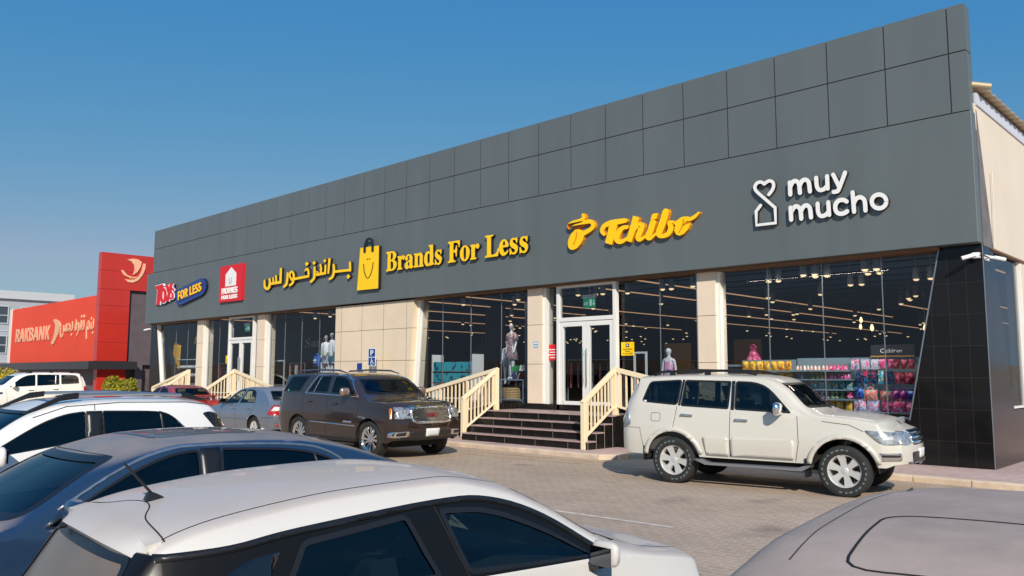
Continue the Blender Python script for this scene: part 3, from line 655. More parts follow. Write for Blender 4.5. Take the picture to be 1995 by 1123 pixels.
# outlines of the lettering on the signs, metres in the plane of each sign
SIGN = {
'TCH': [[[(-13.68,6.106),(-13.672,6.089),(-13.665,6.074),(-13.666,6.071),(-13.68,6.061),(-13.709,6.044),(-13.749,6.031),(-13.813,6.023),(-13.9,6.019),(-13.984,6.011),(-14.056,5.994),(-14.118,5.973),(-14.169,5.943),(-14.196,5.895),(-14.187,5.84),(-14.14,5.793),(-14.078,5.772),(-14.013,5.764),(-13.941,5.767),(-13.862,5.782),(-13.78,5.803),(-13.704,5.823),(-13.635,5.839),(-13.571,5.853),(-13.515,5.861),(-13.465,5.864),(-13.422,5.861),(-13.398,5.857),(-13.385,5.85),(-13.371,5.836),(-13.363,5.822),(-13.36,5.81),(-13.364,5.795),(-13.373,5.78),(-13.391,5.765),(-13.424,5.748),(-13.464,5.73),(-13.511,5.714),(-13.566,5.699),(-13.623,5.683),(-13.68,5.665),(-13.736,5.648),(-13.789,5.633),(-13.844,5.621),(-13.897,5.611),(-13.934,5.604),(-13.978,5.573),(-13.986,5.526),(-13.957,5.479),(-13.901,5.452),(-13.84,5.454),(-13.807,5.468),(-13.76,5.489),(-13.709,5.51),(-13.657,5.531),(-13.604,5.552),(-13.551,5.572),(-13.498,5.59),(-13.442,5.609),(-13.389,5.63),(-13.342,5.652),(-13.297,5.677),(-13.26,5.709),(-13.236,5.749),(-13.228,5.792),(-13.234,5.837),(-13.257,5.881),(-13.295,5.924),(-13.353,5.959),(-13.42,5.975),(-13.487,5.979),(-13.555,5.976),(-13.624,5.964),(-13.693,5.946),(-13.764,5.928),(-13.84,5.906),(-13.917,5.884),(-13.98,5.87),(-14.028,5.867),(-14.066,5.87),(-14.076,5.872),(-14.069,5.865),(-14.068,5.864),(-14.066,5.865),(-14.043,5.873),(-13.993,5.885),(-13.935,5.896),(-13.862,5.904),(-13.774,5.911),(-13.692,5.925),(-13.628,5.951),(-13.583,5.982),(-13.55,6.021),(-13.544,6.07),(-13.559,6.108),(-13.57,6.128),(-13.594,6.153),(-13.629,6.165),(-13.663,6.158),(-13.683,6.135)],[(-13.91,5.753),(-13.785,5.753),(-13.673,5.71),(-13.661,5.64),(-13.811,5.559),(-13.612,5.542),(-13.638,5.451),(-13.726,5.333),(-13.839,5.247),(-13.965,5.205),(-14.079,5.223),(-14.155,5.291),(-14.172,5.402),(-14.146,5.518),(-14.063,5.648)]],[[(-12.895,5.527),(-12.914,5.551),(-12.933,5.58),(-12.935,5.597),(-12.927,5.62),(-12.909,5.653),(-12.882,5.677),(-12.835,5.694),(-12.767,5.707),(-12.696,5.716),(-12.629,5.718),(-12.555,5.716),(-12.475,5.715),(-12.386,5.72),(-12.298,5.727),(-12.236,5.732),(-12.198,5.743),(-12.178,5.773),(-12.185,5.809),(-12.215,5.838),(-12.258,5.849),(-12.321,5.853),(-12.412,5.857),(-12.5,5.86),(-12.577,5.862),(-12.659,5.862),(-12.743,5.854),(-12.828,5.837),(-12.911,5.812),(-12.983,5.775),(-13.033,5.722),(-13.06,5.663),(-13.066,5.602),(-13.036,5.544),(-12.993,5.505),(-12.965,5.483),(-12.94,5.468),(-12.911,5.468),(-12.889,5.481),(-12.883,5.504)],[(-12.749,5.783),(-12.768,5.716),(-12.795,5.62),(-12.822,5.527),(-12.851,5.436),(-12.881,5.344),(-12.903,5.279),(-12.683,5.203),(-12.655,5.265),(-12.616,5.355),(-12.579,5.448),(-12.547,5.543),(-12.517,5.639),(-12.496,5.705)]],[[(-12.208,5.665),(-12.245,5.668),(-12.306,5.67),(-12.378,5.656),(-12.445,5.622),(-12.509,5.576),(-12.56,5.522),(-12.595,5.46),(-12.615,5.39),(-12.608,5.314),(-12.556,5.245),(-12.481,5.205),(-12.397,5.192),(-12.32,5.209),(-12.251,5.241),(-12.192,5.275),(-12.141,5.311),(-12.098,5.348),(-12.069,5.374),(-12.06,5.39),(-12.064,5.408),(-12.08,5.423),(-12.102,5.427),(-12.122,5.42),(-12.154,5.398),(-12.199,5.368),(-12.249,5.343),(-12.308,5.323),(-12.37,5.306),(-12.409,5.306),(-12.426,5.317),(-12.437,5.331),(-12.435,5.335),(-12.432,5.353),(-12.42,5.396),(-12.4,5.438),(-12.373,5.481),(-12.336,5.525),(-12.304,5.553),(-12.274,5.562),(-12.235,5.561),(-12.201,5.559),(-12.165,5.567),(-12.144,5.592),(-12.146,5.624),(-12.17,5.652)]],[[(-11.997,5.883),(-12.025,5.802),(-12.066,5.687),(-12.108,5.572),(-12.153,5.459),(-12.199,5.345),(-12.232,5.265),(-12.068,5.199),(-12.029,5.277),(-11.974,5.388),(-11.922,5.501),(-11.875,5.616),(-11.831,5.731),(-11.801,5.811)],[(-11.99,5.403),(-11.949,5.45),(-11.891,5.513),(-11.84,5.553),(-11.796,5.562),(-11.765,5.558),(-11.813,5.585),(-11.826,5.596),(-11.845,5.545),(-11.866,5.487),(-11.891,5.433),(-11.92,5.373),(-11.936,5.31),(-11.917,5.245),(-11.859,5.197),(-11.784,5.189),(-11.72,5.215),(-11.656,5.252),(-11.612,5.278),(-11.599,5.292),(-11.598,5.312),(-11.611,5.329),(-11.633,5.337),(-11.655,5.334),(-11.704,5.315),(-11.77,5.292),(-11.813,5.285),(-11.804,5.289),(-11.789,5.283),(-11.783,5.281),(-11.767,5.309),(-11.733,5.36),(-11.702,5.419),(-11.674,5.481),(-11.649,5.55),(-11.661,5.641),(-11.776,5.693),(-11.855,5.674),(-11.922,5.635),(-11.978,5.574),(-12.03,5.501),(-12.066,5.45),(-12.072,5.428),(-12.062,5.406),(-12.038,5.391),(-12.01,5.39)]],[[(-11.483,5.666),(-11.503,5.612),(-11.531,5.537),(-11.557,5.471),(-11.587,5.421),(-11.621,5.368),(-11.642,5.305),(-11.616,5.233),(-11.546,5.189),(-11.47,5.191),(-11.407,5.226),(-11.342,5.274),(-11.297,5.308),(-11.286,5.323),(-11.288,5.342),(-11.303,5.358),(-11.325,5.365),(-11.345,5.359),(-11.395,5.331),(-11.463,5.294),(-11.51,5.279),(-11.506,5.287),(-11.485,5.283),(-11.475,5.272),(-11.461,5.288),(-11.427,5.335),(-11.39,5.396),(-11.358,5.471),(-11.33,5.548),(-11.311,5.603),(-11.312,5.65),(-11.346,5.691),(-11.399,5.711),(-11.451,5.701)],[(-11.414,5.838),(-11.354,5.851),(-11.235,5.841),(-11.297,5.7),(-11.468,5.711)]],[[(-11.103,5.883),(-11.134,5.805),(-11.177,5.694),(-11.218,5.593),(-11.256,5.51),(-11.296,5.429),(-11.316,5.349),(-11.293,5.269),(-11.226,5.217),(-11.157,5.2),(-11.084,5.197),(-11,5.206),(-10.92,5.233),(-10.861,5.286),(-10.821,5.35),(-10.799,5.421),(-10.817,5.495),(-10.849,5.543),(-10.866,5.535),(-10.874,5.531),(-10.831,5.534),(-10.794,5.535),(-10.773,5.539),(-10.761,5.553),(-10.761,5.571),(-10.773,5.588),(-10.794,5.596),(-10.833,5.606),(-10.894,5.617),(-10.969,5.592),(-10.972,5.518),(-10.954,5.47),(-10.951,5.444),(-10.963,5.41),(-10.984,5.363),(-11.01,5.332),(-11.049,5.312),(-11.107,5.299),(-11.15,5.301),(-11.159,5.31),(-11.145,5.31),(-11.136,5.314),(-11.117,5.356),(-11.078,5.429),(-11.036,5.516),(-10.993,5.621),(-10.95,5.732),(-10.92,5.81),(-10.921,5.861),(-10.955,5.907),(-11.012,5.93),(-11.068,5.921)]],[[(-10.506,5.662),(-10.386,5.646),(-10.348,5.575),(-10.51,5.494),(-10.34,5.493),(-10.341,5.437),(-10.394,5.338),(-10.516,5.238),(-10.638,5.205),(-10.739,5.247),(-10.788,5.351),(-10.754,5.489),(-10.836,5.517),(-10.835,5.571),(-10.711,5.587),(-10.608,5.648)],[(-10.532,5.56),(-10.483,5.55),(-10.412,5.536),(-10.339,5.531),(-10.278,5.542),(-10.227,5.562),(-10.181,5.586),(-10.138,5.619),(-10.102,5.654),(-10.077,5.679),(-10.069,5.692),(-10.072,5.709),(-10.085,5.722),(-10.103,5.726),(-10.119,5.721),(-10.149,5.703),(-10.192,5.678),(-10.235,5.657),(-10.276,5.641),(-10.317,5.627),(-10.357,5.62),(-10.412,5.622),(-10.477,5.63),(-10.525,5.637),(-10.551,5.635),(-10.569,5.618),(-10.571,5.595),(-10.557,5.572)]]],
'TCH_SLIT': [[(-13.863,5.685),(-13.869,5.638),(-13.877,5.574),(-13.892,5.513),(-13.918,5.457),(-13.951,5.403),(-13.975,5.365),(-13.976,5.359),(-13.973,5.353),(-13.966,5.35),(-13.958,5.35),(-13.953,5.354),(-13.926,5.39),(-13.888,5.444),(-13.858,5.502),(-13.843,5.566),(-13.837,5.633),(-13.833,5.679),(-13.835,5.687),(-13.842,5.692),(-13.852,5.694),(-13.86,5.691)],[(-10.518,5.598),(-10.522,5.564),(-10.53,5.517),(-10.545,5.467),(-10.576,5.409),(-10.616,5.346),(-10.645,5.302),(-10.646,5.297),(-10.644,5.292),(-10.638,5.288),(-10.632,5.288),(-10.627,5.291),(-10.596,5.335),(-10.552,5.396),(-10.518,5.455),(-10.504,5.51),(-10.5,5.56),(-10.498,5.594),(-10.499,5.6),(-10.504,5.604),(-10.51,5.605),(-10.516,5.603)],[(-10.525,5.443),(-10.498,5.453),(-10.461,5.468),(-10.425,5.48),(-10.389,5.488),(-10.353,5.494),(-10.328,5.497),(-10.322,5.499),(-10.32,5.504),(-10.321,5.51),(-10.326,5.514),(-10.332,5.515),(-10.358,5.513),(-10.396,5.511),(-10.436,5.504),(-10.474,5.491),(-10.512,5.474),(-10.538,5.462),(-10.543,5.458),(-10.543,5.451),(-10.539,5.445),(-10.532,5.442)]],
'ARA': [[[(-29.141,6.058),(-29.147,5.989),(-29.154,5.889),(-29.16,5.785),(-29.163,5.673),(-29.164,5.556),(-29.165,5.474),(-28.985,5.458),(-28.986,5.539),(-28.987,5.655),(-28.988,5.767),(-28.987,5.871),(-28.986,5.97),(-28.984,6.039)],[(-29.028,5.53),(-29.839,5.524),(-29.8,5.417),(-28.991,5.425)],[(-29.487,5.767),(-29.454,5.494),(-29.437,5.471),(-29.4,5.455),(-29.356,5.452),(-29.322,5.464),(-29.311,5.486),(-29.352,5.759),(-29.367,5.781),(-29.403,5.796),(-29.444,5.798),(-29.476,5.788)],[(-29.705,5.69),(-29.669,5.498),(-29.651,5.477),(-29.615,5.462),(-29.573,5.461),(-29.542,5.473),(-29.533,5.493),(-29.577,5.685),(-29.593,5.705),(-29.628,5.719),(-29.667,5.72),(-29.697,5.709)],[(-29.978,5.68),(-29.973,5.63),(-29.966,5.56),(-29.97,5.496),(-29.988,5.44),(-30.014,5.389),(-30.043,5.358),(-30.072,5.346),(-30.099,5.34),(-30.101,5.339),(-30.118,5.344),(-30.161,5.371),(-30.199,5.413),(-30.224,5.484),(-30.237,5.574),(-30.245,5.64),(-30.258,5.661),(-30.292,5.676),(-30.332,5.679),(-30.365,5.67),(-30.377,5.651),(-30.38,5.586),(-30.381,5.493),(-30.367,5.407),(-30.325,5.339),(-30.261,5.283),(-30.164,5.24),(-30.041,5.228),(-29.937,5.247),(-29.86,5.287),(-29.819,5.343),(-29.799,5.408),(-29.792,5.475),(-29.8,5.549),(-29.819,5.622),(-29.833,5.673),(-29.851,5.697),(-29.89,5.712),(-29.935,5.714),(-29.969,5.702)]],[[(-28.615,5.801),(-28.618,5.736),(-28.622,5.645),(-28.632,5.56),(-28.648,5.487),(-28.67,5.422),(-28.696,5.376),(-28.734,5.352),(-28.787,5.333),(-28.831,5.319),(-28.862,5.301),(-28.863,5.274),(-28.834,5.25),(-28.787,5.237),(-28.739,5.24),(-28.688,5.253),(-28.608,5.276),(-28.536,5.322),(-28.5,5.387),(-28.483,5.461),(-28.471,5.538),(-28.464,5.627),(-28.463,5.72),(-28.462,5.785),(-28.476,5.811),(-28.514,5.83),(-28.562,5.835),(-28.6,5.824)]],[[(-28.209,5.56),(-28.245,5.594),(-28.291,5.638),(-28.316,5.677),(-28.313,5.714),(-28.292,5.755),(-28.268,5.781),(-28.248,5.79),(-28.233,5.791),(-28.232,5.791),(-28.217,5.78),(-28.19,5.751),(-28.17,5.714),(-28.159,5.664),(-28.158,5.602),(-28.165,5.543),(-28.177,5.489),(-28.197,5.44),(-28.224,5.405),(-28.272,5.378),(-28.341,5.355),(-28.395,5.337),(-28.423,5.319),(-28.423,5.292),(-28.394,5.268),(-28.346,5.256),(-28.3,5.26),(-28.243,5.277),(-28.157,5.304),(-28.081,5.346),(-28.039,5.402),(-28.018,5.461),(-28.007,5.522),(-28.003,5.586),(-28.007,5.655),(-28.023,5.717),(-28.055,5.771),(-28.102,5.816),(-28.166,5.853),(-28.253,5.868),(-28.329,5.859),(-28.385,5.831),(-28.42,5.789),(-28.442,5.736),(-28.444,5.679),(-28.41,5.62),(-28.36,5.568),(-28.325,5.533),(-28.293,5.515),(-28.251,5.51),(-28.215,5.518),(-28.199,5.537)],[(-28.283,5.47),(-26.984,5.501),(-27.021,5.597),(-28.323,5.569)],[(-26.976,5.522),(-26.976,5.576),(-26.977,5.654),(-26.987,5.726),(-27.011,5.787),(-27.048,5.841),(-27.125,5.889),(-27.229,5.881),(-27.288,5.845),(-27.325,5.801),(-27.336,5.748),(-27.33,5.69),(-27.302,5.634),(-27.236,5.59),(-27.163,5.563),(-27.116,5.548),(-27.083,5.542),(-27.054,5.548),(-27.039,5.563),(-27.045,5.582),(-27.07,5.597),(-27.112,5.614),(-27.164,5.635),(-27.193,5.655),(-27.208,5.689),(-27.214,5.735),(-27.206,5.771),(-27.179,5.797),(-27.143,5.817),(-27.161,5.82),(-27.171,5.818),(-27.148,5.779),(-27.129,5.73),(-27.121,5.665),(-27.12,5.59),(-27.12,5.536),(-27.106,5.511),(-27.07,5.494),(-27.026,5.489),(-26.99,5.5)],[(-27.183,6.133),(-27.038,6.04),(-27.184,5.948),(-27.315,6.049)]],[[(-26.71,5.865),(-26.706,5.786),(-26.701,5.676),(-26.703,5.582),(-26.712,5.523),(-26.726,5.481),(-26.748,5.449),(-26.797,5.417),(-26.865,5.385),(-26.917,5.363),(-26.94,5.343),(-26.935,5.317),(-26.904,5.295),(-26.859,5.285),(-26.817,5.292),(-26.76,5.313),(-26.678,5.347),(-26.607,5.392),(-26.569,5.443),(-26.554,5.498),(-26.548,5.565),(-26.55,5.663),(-26.561,5.774),(-26.569,5.854),(-26.584,5.878),(-26.62,5.895),(-26.664,5.899),(-26.698,5.887)],[(-26.676,6.113),(-26.542,6.027),(-26.668,5.946),(-26.796,6.037)]],[[(-26.501,5.511),(-25.829,5.527),(-25.864,5.625),(-26.538,5.61)],[(-26.501,5.661),(-26.375,5.572),(-26.347,5.561),(-26.315,5.56),(-26.291,5.57),(-26.285,5.587),(-26.298,5.604),(-26.424,5.693),(-26.452,5.705),(-26.484,5.706),(-26.508,5.696),(-26.515,5.679)],[(-26.299,5.918),(-26.283,5.881),(-26.262,5.828),(-26.249,5.774),(-26.249,5.712),(-26.258,5.644),(-26.264,5.596),(-26.254,5.573),(-26.223,5.555),(-26.183,5.549),(-26.148,5.558),(-26.133,5.577),(-26.126,5.626),(-26.118,5.696),(-26.118,5.766),(-26.135,5.829),(-26.16,5.885),(-26.178,5.923),(-26.199,5.944),(-26.235,5.956),(-26.272,5.954),(-26.297,5.94)],[(-25.955,5.872),(-25.976,5.579),(-25.964,5.555),(-25.93,5.538),(-25.888,5.533),(-25.853,5.543),(-25.839,5.564),(-25.832,5.857),(-25.843,5.879),(-25.873,5.895),(-25.911,5.899),(-25.942,5.891)],[(-25.942,6.117),(-25.833,6.033),(-25.935,5.961),(-26.045,6.045)]],[[(-25.732,6.119),(-25.774,5.54),(-25.659,5.525),(-25.577,6.097)]],[[(-25.442,5.845),(-25.432,5.781),(-25.419,5.692),(-25.418,5.61),(-25.435,5.54),(-25.463,5.473),(-25.496,5.426),(-25.54,5.401),(-25.599,5.384),(-25.647,5.372),(-25.678,5.355),(-25.682,5.33),(-25.659,5.305),(-25.617,5.291),(-25.573,5.292),(-25.52,5.304),(-25.438,5.326),(-25.363,5.37),(-25.317,5.435),(-25.288,5.511),(-25.272,5.591),(-25.277,5.682),(-25.296,5.775),(-25.31,5.839),(-25.326,5.862),(-25.362,5.878),(-25.403,5.88),(-25.434,5.867)]],[[(-25.327,5.531),(-24.287,5.512),(-24.307,5.602),(-25.349,5.624)],[(-24.4,5.836),(-24.388,5.536),(-24.374,5.512),(-24.34,5.495),(-24.298,5.492),(-24.266,5.504),(-24.255,5.526),(-24.279,5.826),(-24.292,5.848),(-24.323,5.863),(-24.36,5.867),(-24.389,5.856)],[(-24.424,5.419),(-24.294,5.321),(-24.424,5.238),(-24.542,5.33)]]],
'MUY': [[[(-8.28,5.84),(-8.257,5.863),(-8.224,5.897),(-8.194,5.932),(-8.174,5.966),(-8.159,5.999),(-8.151,6.033),(-8.148,6.068),(-8.153,6.102),(-8.164,6.135),(-8.184,6.164),(-8.21,6.187),(-8.239,6.204),(-8.27,6.213),(-8.301,6.216),(-8.331,6.213),(-8.36,6.204),(-8.385,6.191),(-8.406,6.18),(-8.421,6.169),(-8.425,6.164),(-8.406,6.164),(-8.399,6.161),(-8.41,6.176),(-8.432,6.197),(-8.459,6.211),(-8.487,6.222),(-8.518,6.228),(-8.549,6.227),(-8.583,6.221),(-8.615,6.206),(-8.643,6.181),(-8.666,6.149),(-8.68,6.112),(-8.682,6.073),(-8.672,6.032),(-8.648,5.987),(-8.605,5.935),(-8.553,5.882),(-8.517,5.845),(-8.494,5.832),(-8.47,5.834),(-8.454,5.849),(-8.451,5.872),(-8.463,5.893),(-8.499,5.93),(-8.548,5.981),(-8.584,6.024),(-8.597,6.05),(-8.602,6.069),(-8.601,6.087),(-8.594,6.106),(-8.579,6.127),(-8.563,6.142),(-8.549,6.148),(-8.531,6.151),(-8.513,6.151),(-8.499,6.149),(-8.484,6.143),(-8.473,6.138),(-8.466,6.13),(-8.453,6.114),(-8.423,6.093),(-8.383,6.095),(-8.368,6.107),(-8.357,6.114),(-8.34,6.123),(-8.321,6.133),(-8.305,6.139),(-8.289,6.14),(-8.274,6.139),(-8.262,6.136),(-8.251,6.129),(-8.24,6.12),(-8.233,6.11),(-8.228,6.095),(-8.226,6.076),(-8.227,6.055),(-8.233,6.032),(-8.244,6.007),(-8.26,5.981),(-8.285,5.951),(-8.317,5.919),(-8.34,5.895),(-8.349,5.875),(-8.343,5.852),(-8.325,5.835),(-8.301,5.83)],[(-8.534,5.865),(-8.205,5.537),(-8.195,5.235),(-8.607,5.241),(-8.589,5.516),(-8.484,5.623),(-8.475,5.644),(-8.482,5.667),(-8.501,5.684),(-8.525,5.688),(-8.546,5.677),(-8.666,5.542),(-8.65,5.182),(-8.144,5.174),(-8.135,5.563),(-8.48,5.913),(-8.502,5.926),(-8.526,5.924),(-8.543,5.909),(-8.546,5.886)]],[[(-7.859,6.07),(-7.858,5.8),(-7.849,5.77),(-7.824,5.75),(-7.793,5.746),(-7.769,5.761),(-7.759,5.789),(-7.76,6.058),(-7.77,6.087),(-7.794,6.108),(-7.825,6.112),(-7.85,6.098)],[(-7.758,5.939),(-7.745,5.965),(-7.727,5.999),(-7.711,6.02),(-7.7,6.027),(-7.691,6.03),(-7.686,6.029),(-7.674,6.024),(-7.662,6.013),(-7.651,5.993),(-7.642,5.935),(-7.638,5.857),(-7.636,5.799),(-7.626,5.77),(-7.601,5.751),(-7.571,5.748),(-7.547,5.764),(-7.539,5.791),(-7.541,5.849),(-7.545,5.932),(-7.557,6.008),(-7.586,6.064),(-7.625,6.1),(-7.666,6.121),(-7.71,6.128),(-7.751,6.117),(-7.785,6.094),(-7.813,6.058),(-7.834,6.019),(-7.848,5.992),(-7.851,5.963),(-7.837,5.934),(-7.809,5.918),(-7.779,5.92)],[(-7.548,5.922),(-7.534,5.95),(-7.514,5.987),(-7.497,6.01),(-7.484,6.018),(-7.472,6.022),(-7.463,6.021),(-7.451,6.016),(-7.439,6.007),(-7.428,5.989),(-7.419,5.932),(-7.414,5.854),(-7.411,5.797),(-7.401,5.768),(-7.376,5.749),(-7.346,5.747),(-7.323,5.763),(-7.316,5.79),(-7.319,5.848),(-7.324,5.931),(-7.337,6.006),(-7.367,6.061),(-7.408,6.096),(-7.45,6.114),(-7.493,6.118),(-7.533,6.107),(-7.569,6.084),(-7.598,6.046),(-7.621,6.004),(-7.636,5.975),(-7.64,5.946),(-7.626,5.918),(-7.599,5.902),(-7.569,5.903)]],[[(-7.259,6.074),(-7.259,6.023),(-7.258,5.951),(-7.252,5.884),(-7.237,5.833),(-7.213,5.79),(-7.177,5.756),(-7.131,5.738),(-7.085,5.738),(-7.042,5.748),(-7.002,5.773),(-6.969,5.803),(-6.948,5.824),(-6.936,5.848),(-6.941,5.876),(-6.961,5.897),(-6.989,5.904),(-7.013,5.894),(-7.034,5.874),(-7.062,5.848),(-7.085,5.833),(-7.105,5.829),(-7.125,5.829),(-7.136,5.832),(-7.142,5.84),(-7.153,5.859),(-7.162,5.889),(-7.167,5.944),(-7.167,6.012),(-7.167,6.062),(-7.176,6.09),(-7.199,6.11),(-7.227,6.113),(-7.25,6.1)],[(-7.02,6.07),(-7.02,5.798),(-7.011,5.771),(-6.989,5.752),(-6.961,5.748),(-6.939,5.762),(-6.93,5.788),(-6.931,6.058),(-6.939,6.086),(-6.962,6.105),(-6.99,6.109),(-7.012,6.095)]],[[(-6.884,6.061),(-6.761,5.763),(-6.743,5.741),(-6.716,5.732),(-6.691,5.74),(-6.678,5.763),(-6.681,5.79),(-6.803,6.087),(-6.822,6.11),(-6.848,6.12),(-6.873,6.111),(-6.887,6.089)],[(-6.631,6.098),(-6.668,6.012),(-6.719,5.893),(-6.761,5.8),(-6.781,5.758),(-6.787,5.748),(-6.788,5.746),(-6.804,5.743),(-6.828,5.744),(-6.849,5.746),(-6.875,5.739),(-6.89,5.718),(-6.889,5.69),(-6.872,5.666),(-6.845,5.655),(-6.823,5.654),(-6.786,5.653),(-6.748,5.662),(-6.719,5.682),(-6.702,5.709),(-6.681,5.754),(-6.639,5.849),(-6.587,5.968),(-6.551,6.053),(-6.549,6.081),(-6.563,6.106),(-6.588,6.12),(-6.614,6.117)]],[[(-7.857,5.503),(-7.852,5.233),(-7.842,5.204),(-7.817,5.184),(-7.787,5.182),(-7.763,5.197),(-7.754,5.225),(-7.758,5.494),(-7.768,5.523),(-7.792,5.543),(-7.823,5.546),(-7.848,5.531)],[(-7.75,5.386),(-7.736,5.408),(-7.718,5.437),(-7.703,5.454),(-7.691,5.461),(-7.682,5.464),(-7.679,5.464),(-7.667,5.457),(-7.653,5.443),(-7.641,5.42),(-7.633,5.362),(-7.63,5.284),(-7.628,5.226),(-7.618,5.197),(-7.593,5.178),(-7.563,5.176),(-7.54,5.192),(-7.531,5.22),(-7.533,5.277),(-7.536,5.36),(-7.547,5.435),(-7.574,5.491),(-7.611,5.53),(-7.652,5.553),(-7.698,5.561),(-7.738,5.551),(-7.772,5.53),(-7.8,5.499),(-7.822,5.465),(-7.836,5.442),(-7.842,5.413),(-7.829,5.385),(-7.803,5.367),(-7.772,5.368)],[(-7.535,5.366),(-7.523,5.389),(-7.505,5.419),(-7.49,5.439),(-7.475,5.449),(-7.462,5.455),(-7.457,5.455),(-7.448,5.451),(-7.437,5.442),(-7.426,5.422),(-7.417,5.364),(-7.412,5.284),(-7.409,5.226),(-7.399,5.197),(-7.374,5.179),(-7.344,5.178),(-7.322,5.194),(-7.314,5.221),(-7.317,5.28),(-7.322,5.364),(-7.334,5.439),(-7.363,5.494),(-7.402,5.529),(-7.444,5.548),(-7.489,5.549),(-7.528,5.535),(-7.561,5.512),(-7.588,5.479),(-7.608,5.443),(-7.622,5.419),(-7.626,5.39),(-7.613,5.362),(-7.586,5.346),(-7.557,5.347)]],[[(-7.25,5.509),(-7.251,5.456),(-7.251,5.381),(-7.245,5.312),(-7.23,5.261),(-7.205,5.22),(-7.167,5.188),(-7.121,5.173),(-7.075,5.174),(-7.031,5.186),(-6.991,5.213),(-6.959,5.246),(-6.938,5.267),(-6.927,5.292),(-6.933,5.319),(-6.954,5.34),(-6.981,5.345),(-7.005,5.334),(-7.025,5.312),(-7.052,5.285),(-7.075,5.269),(-7.096,5.264),(-7.117,5.264),(-7.13,5.267),(-7.137,5.274),(-7.147,5.29),(-7.156,5.319),(-7.16,5.375),(-7.16,5.446),(-7.159,5.498),(-7.168,5.526),(-7.19,5.545),(-7.218,5.548),(-7.241,5.534)],[(-7.018,5.501),(-7.01,5.225),(-7,5.198),(-6.977,5.18),(-6.95,5.179),(-6.928,5.194),(-6.92,5.22),(-6.929,5.494),(-6.938,5.521),(-6.961,5.539),(-6.989,5.541),(-7.01,5.527)]],[[(-6.56,5.492),(-6.577,5.506),(-6.606,5.527),(-6.644,5.546),(-6.685,5.553),(-6.727,5.552),(-6.767,5.543),(-6.803,5.523),(-6.832,5.496),(-6.854,5.464),(-6.868,5.426),(-6.875,5.386),(-6.875,5.345),(-6.868,5.305),(-6.854,5.265),(-6.83,5.227),(-6.798,5.198),(-6.761,5.179),(-6.723,5.168),(-6.684,5.165),(-6.648,5.17),(-6.617,5.178),(-6.589,5.189),(-6.568,5.202),(-6.556,5.211),(-6.54,5.232),(-6.54,5.261),(-6.557,5.285),(-6.583,5.296),(-6.609,5.289),(-6.621,5.282),(-6.635,5.273),(-6.65,5.266),(-6.672,5.261),(-6.696,5.258),(-6.716,5.259),(-6.734,5.264),(-6.752,5.274),(-6.763,5.284),(-6.772,5.298),(-6.78,5.321),(-6.784,5.344),(-6.784,5.368),(-6.78,5.393),(-6.772,5.414),(-6.761,5.431),(-6.744,5.446),(-6.728,5.456),(-6.708,5.46),(-6.682,5.46),(-6.662,5.457),(-6.646,5.449),(-6.626,5.434),(-6.61,5.421),(-6.584,5.41),(-6.558,5.417),(-6.542,5.439),(-6.543,5.468)]],[[(-6.498,5.635),(-6.485,5.222),(-6.475,5.194),(-6.453,5.177),(-6.425,5.175),(-6.404,5.19),(-6.396,5.217),(-6.41,5.628),(-6.419,5.656),(-6.442,5.674),(-6.469,5.676),(-6.491,5.661)],[(-6.398,5.375),(-6.385,5.4),(-6.369,5.431),(-6.353,5.45),(-6.338,5.457),(-6.319,5.462),(-6.305,5.461),(-6.293,5.455),(-6.276,5.441),(-6.264,5.425),(-6.259,5.415),(-6.257,5.399),(-6.254,5.369),(-6.252,5.319),(-6.252,5.26),(-6.252,5.218),(-6.243,5.19),(-6.221,5.172),(-6.195,5.17),(-6.173,5.184),(-6.165,5.21),(-6.165,5.252),(-6.165,5.313),(-6.167,5.366),(-6.17,5.402),(-6.177,5.436),(-6.193,5.47),(-6.218,5.503),(-6.252,5.531),(-6.292,5.55),(-6.335,5.553),(-6.375,5.544),(-6.413,5.524),(-6.443,5.488),(-6.464,5.45),(-6.477,5.425),(-6.481,5.397),(-6.469,5.371),(-6.444,5.356),(-6.417,5.357)]],[[(-5.829,5.355),(-5.836,5.318),(-5.851,5.293),(-5.874,5.275),(-5.903,5.264),(-5.935,5.264),(-5.967,5.273),(-5.995,5.292),(-6.016,5.317),(-6.029,5.346),(-6.032,5.377),(-6.026,5.406),(-6.011,5.431),(-5.988,5.45),(-5.959,5.46),(-5.926,5.46),(-5.895,5.451),(-5.867,5.432),(-5.846,5.407),(-5.834,5.378),(-5.83,5.34),(-5.747,5.342),(-5.753,5.395),(-5.777,5.451),(-5.816,5.498),(-5.866,5.532),(-5.923,5.55),(-5.98,5.549),(-6.033,5.531),(-6.077,5.496),(-6.106,5.447),(-6.118,5.39),(-6.111,5.329),(-6.086,5.273),(-6.046,5.225),(-5.995,5.192),(-5.939,5.175),(-5.882,5.176),(-5.83,5.195),(-5.787,5.23),(-5.758,5.278),(-5.747,5.328)]]],
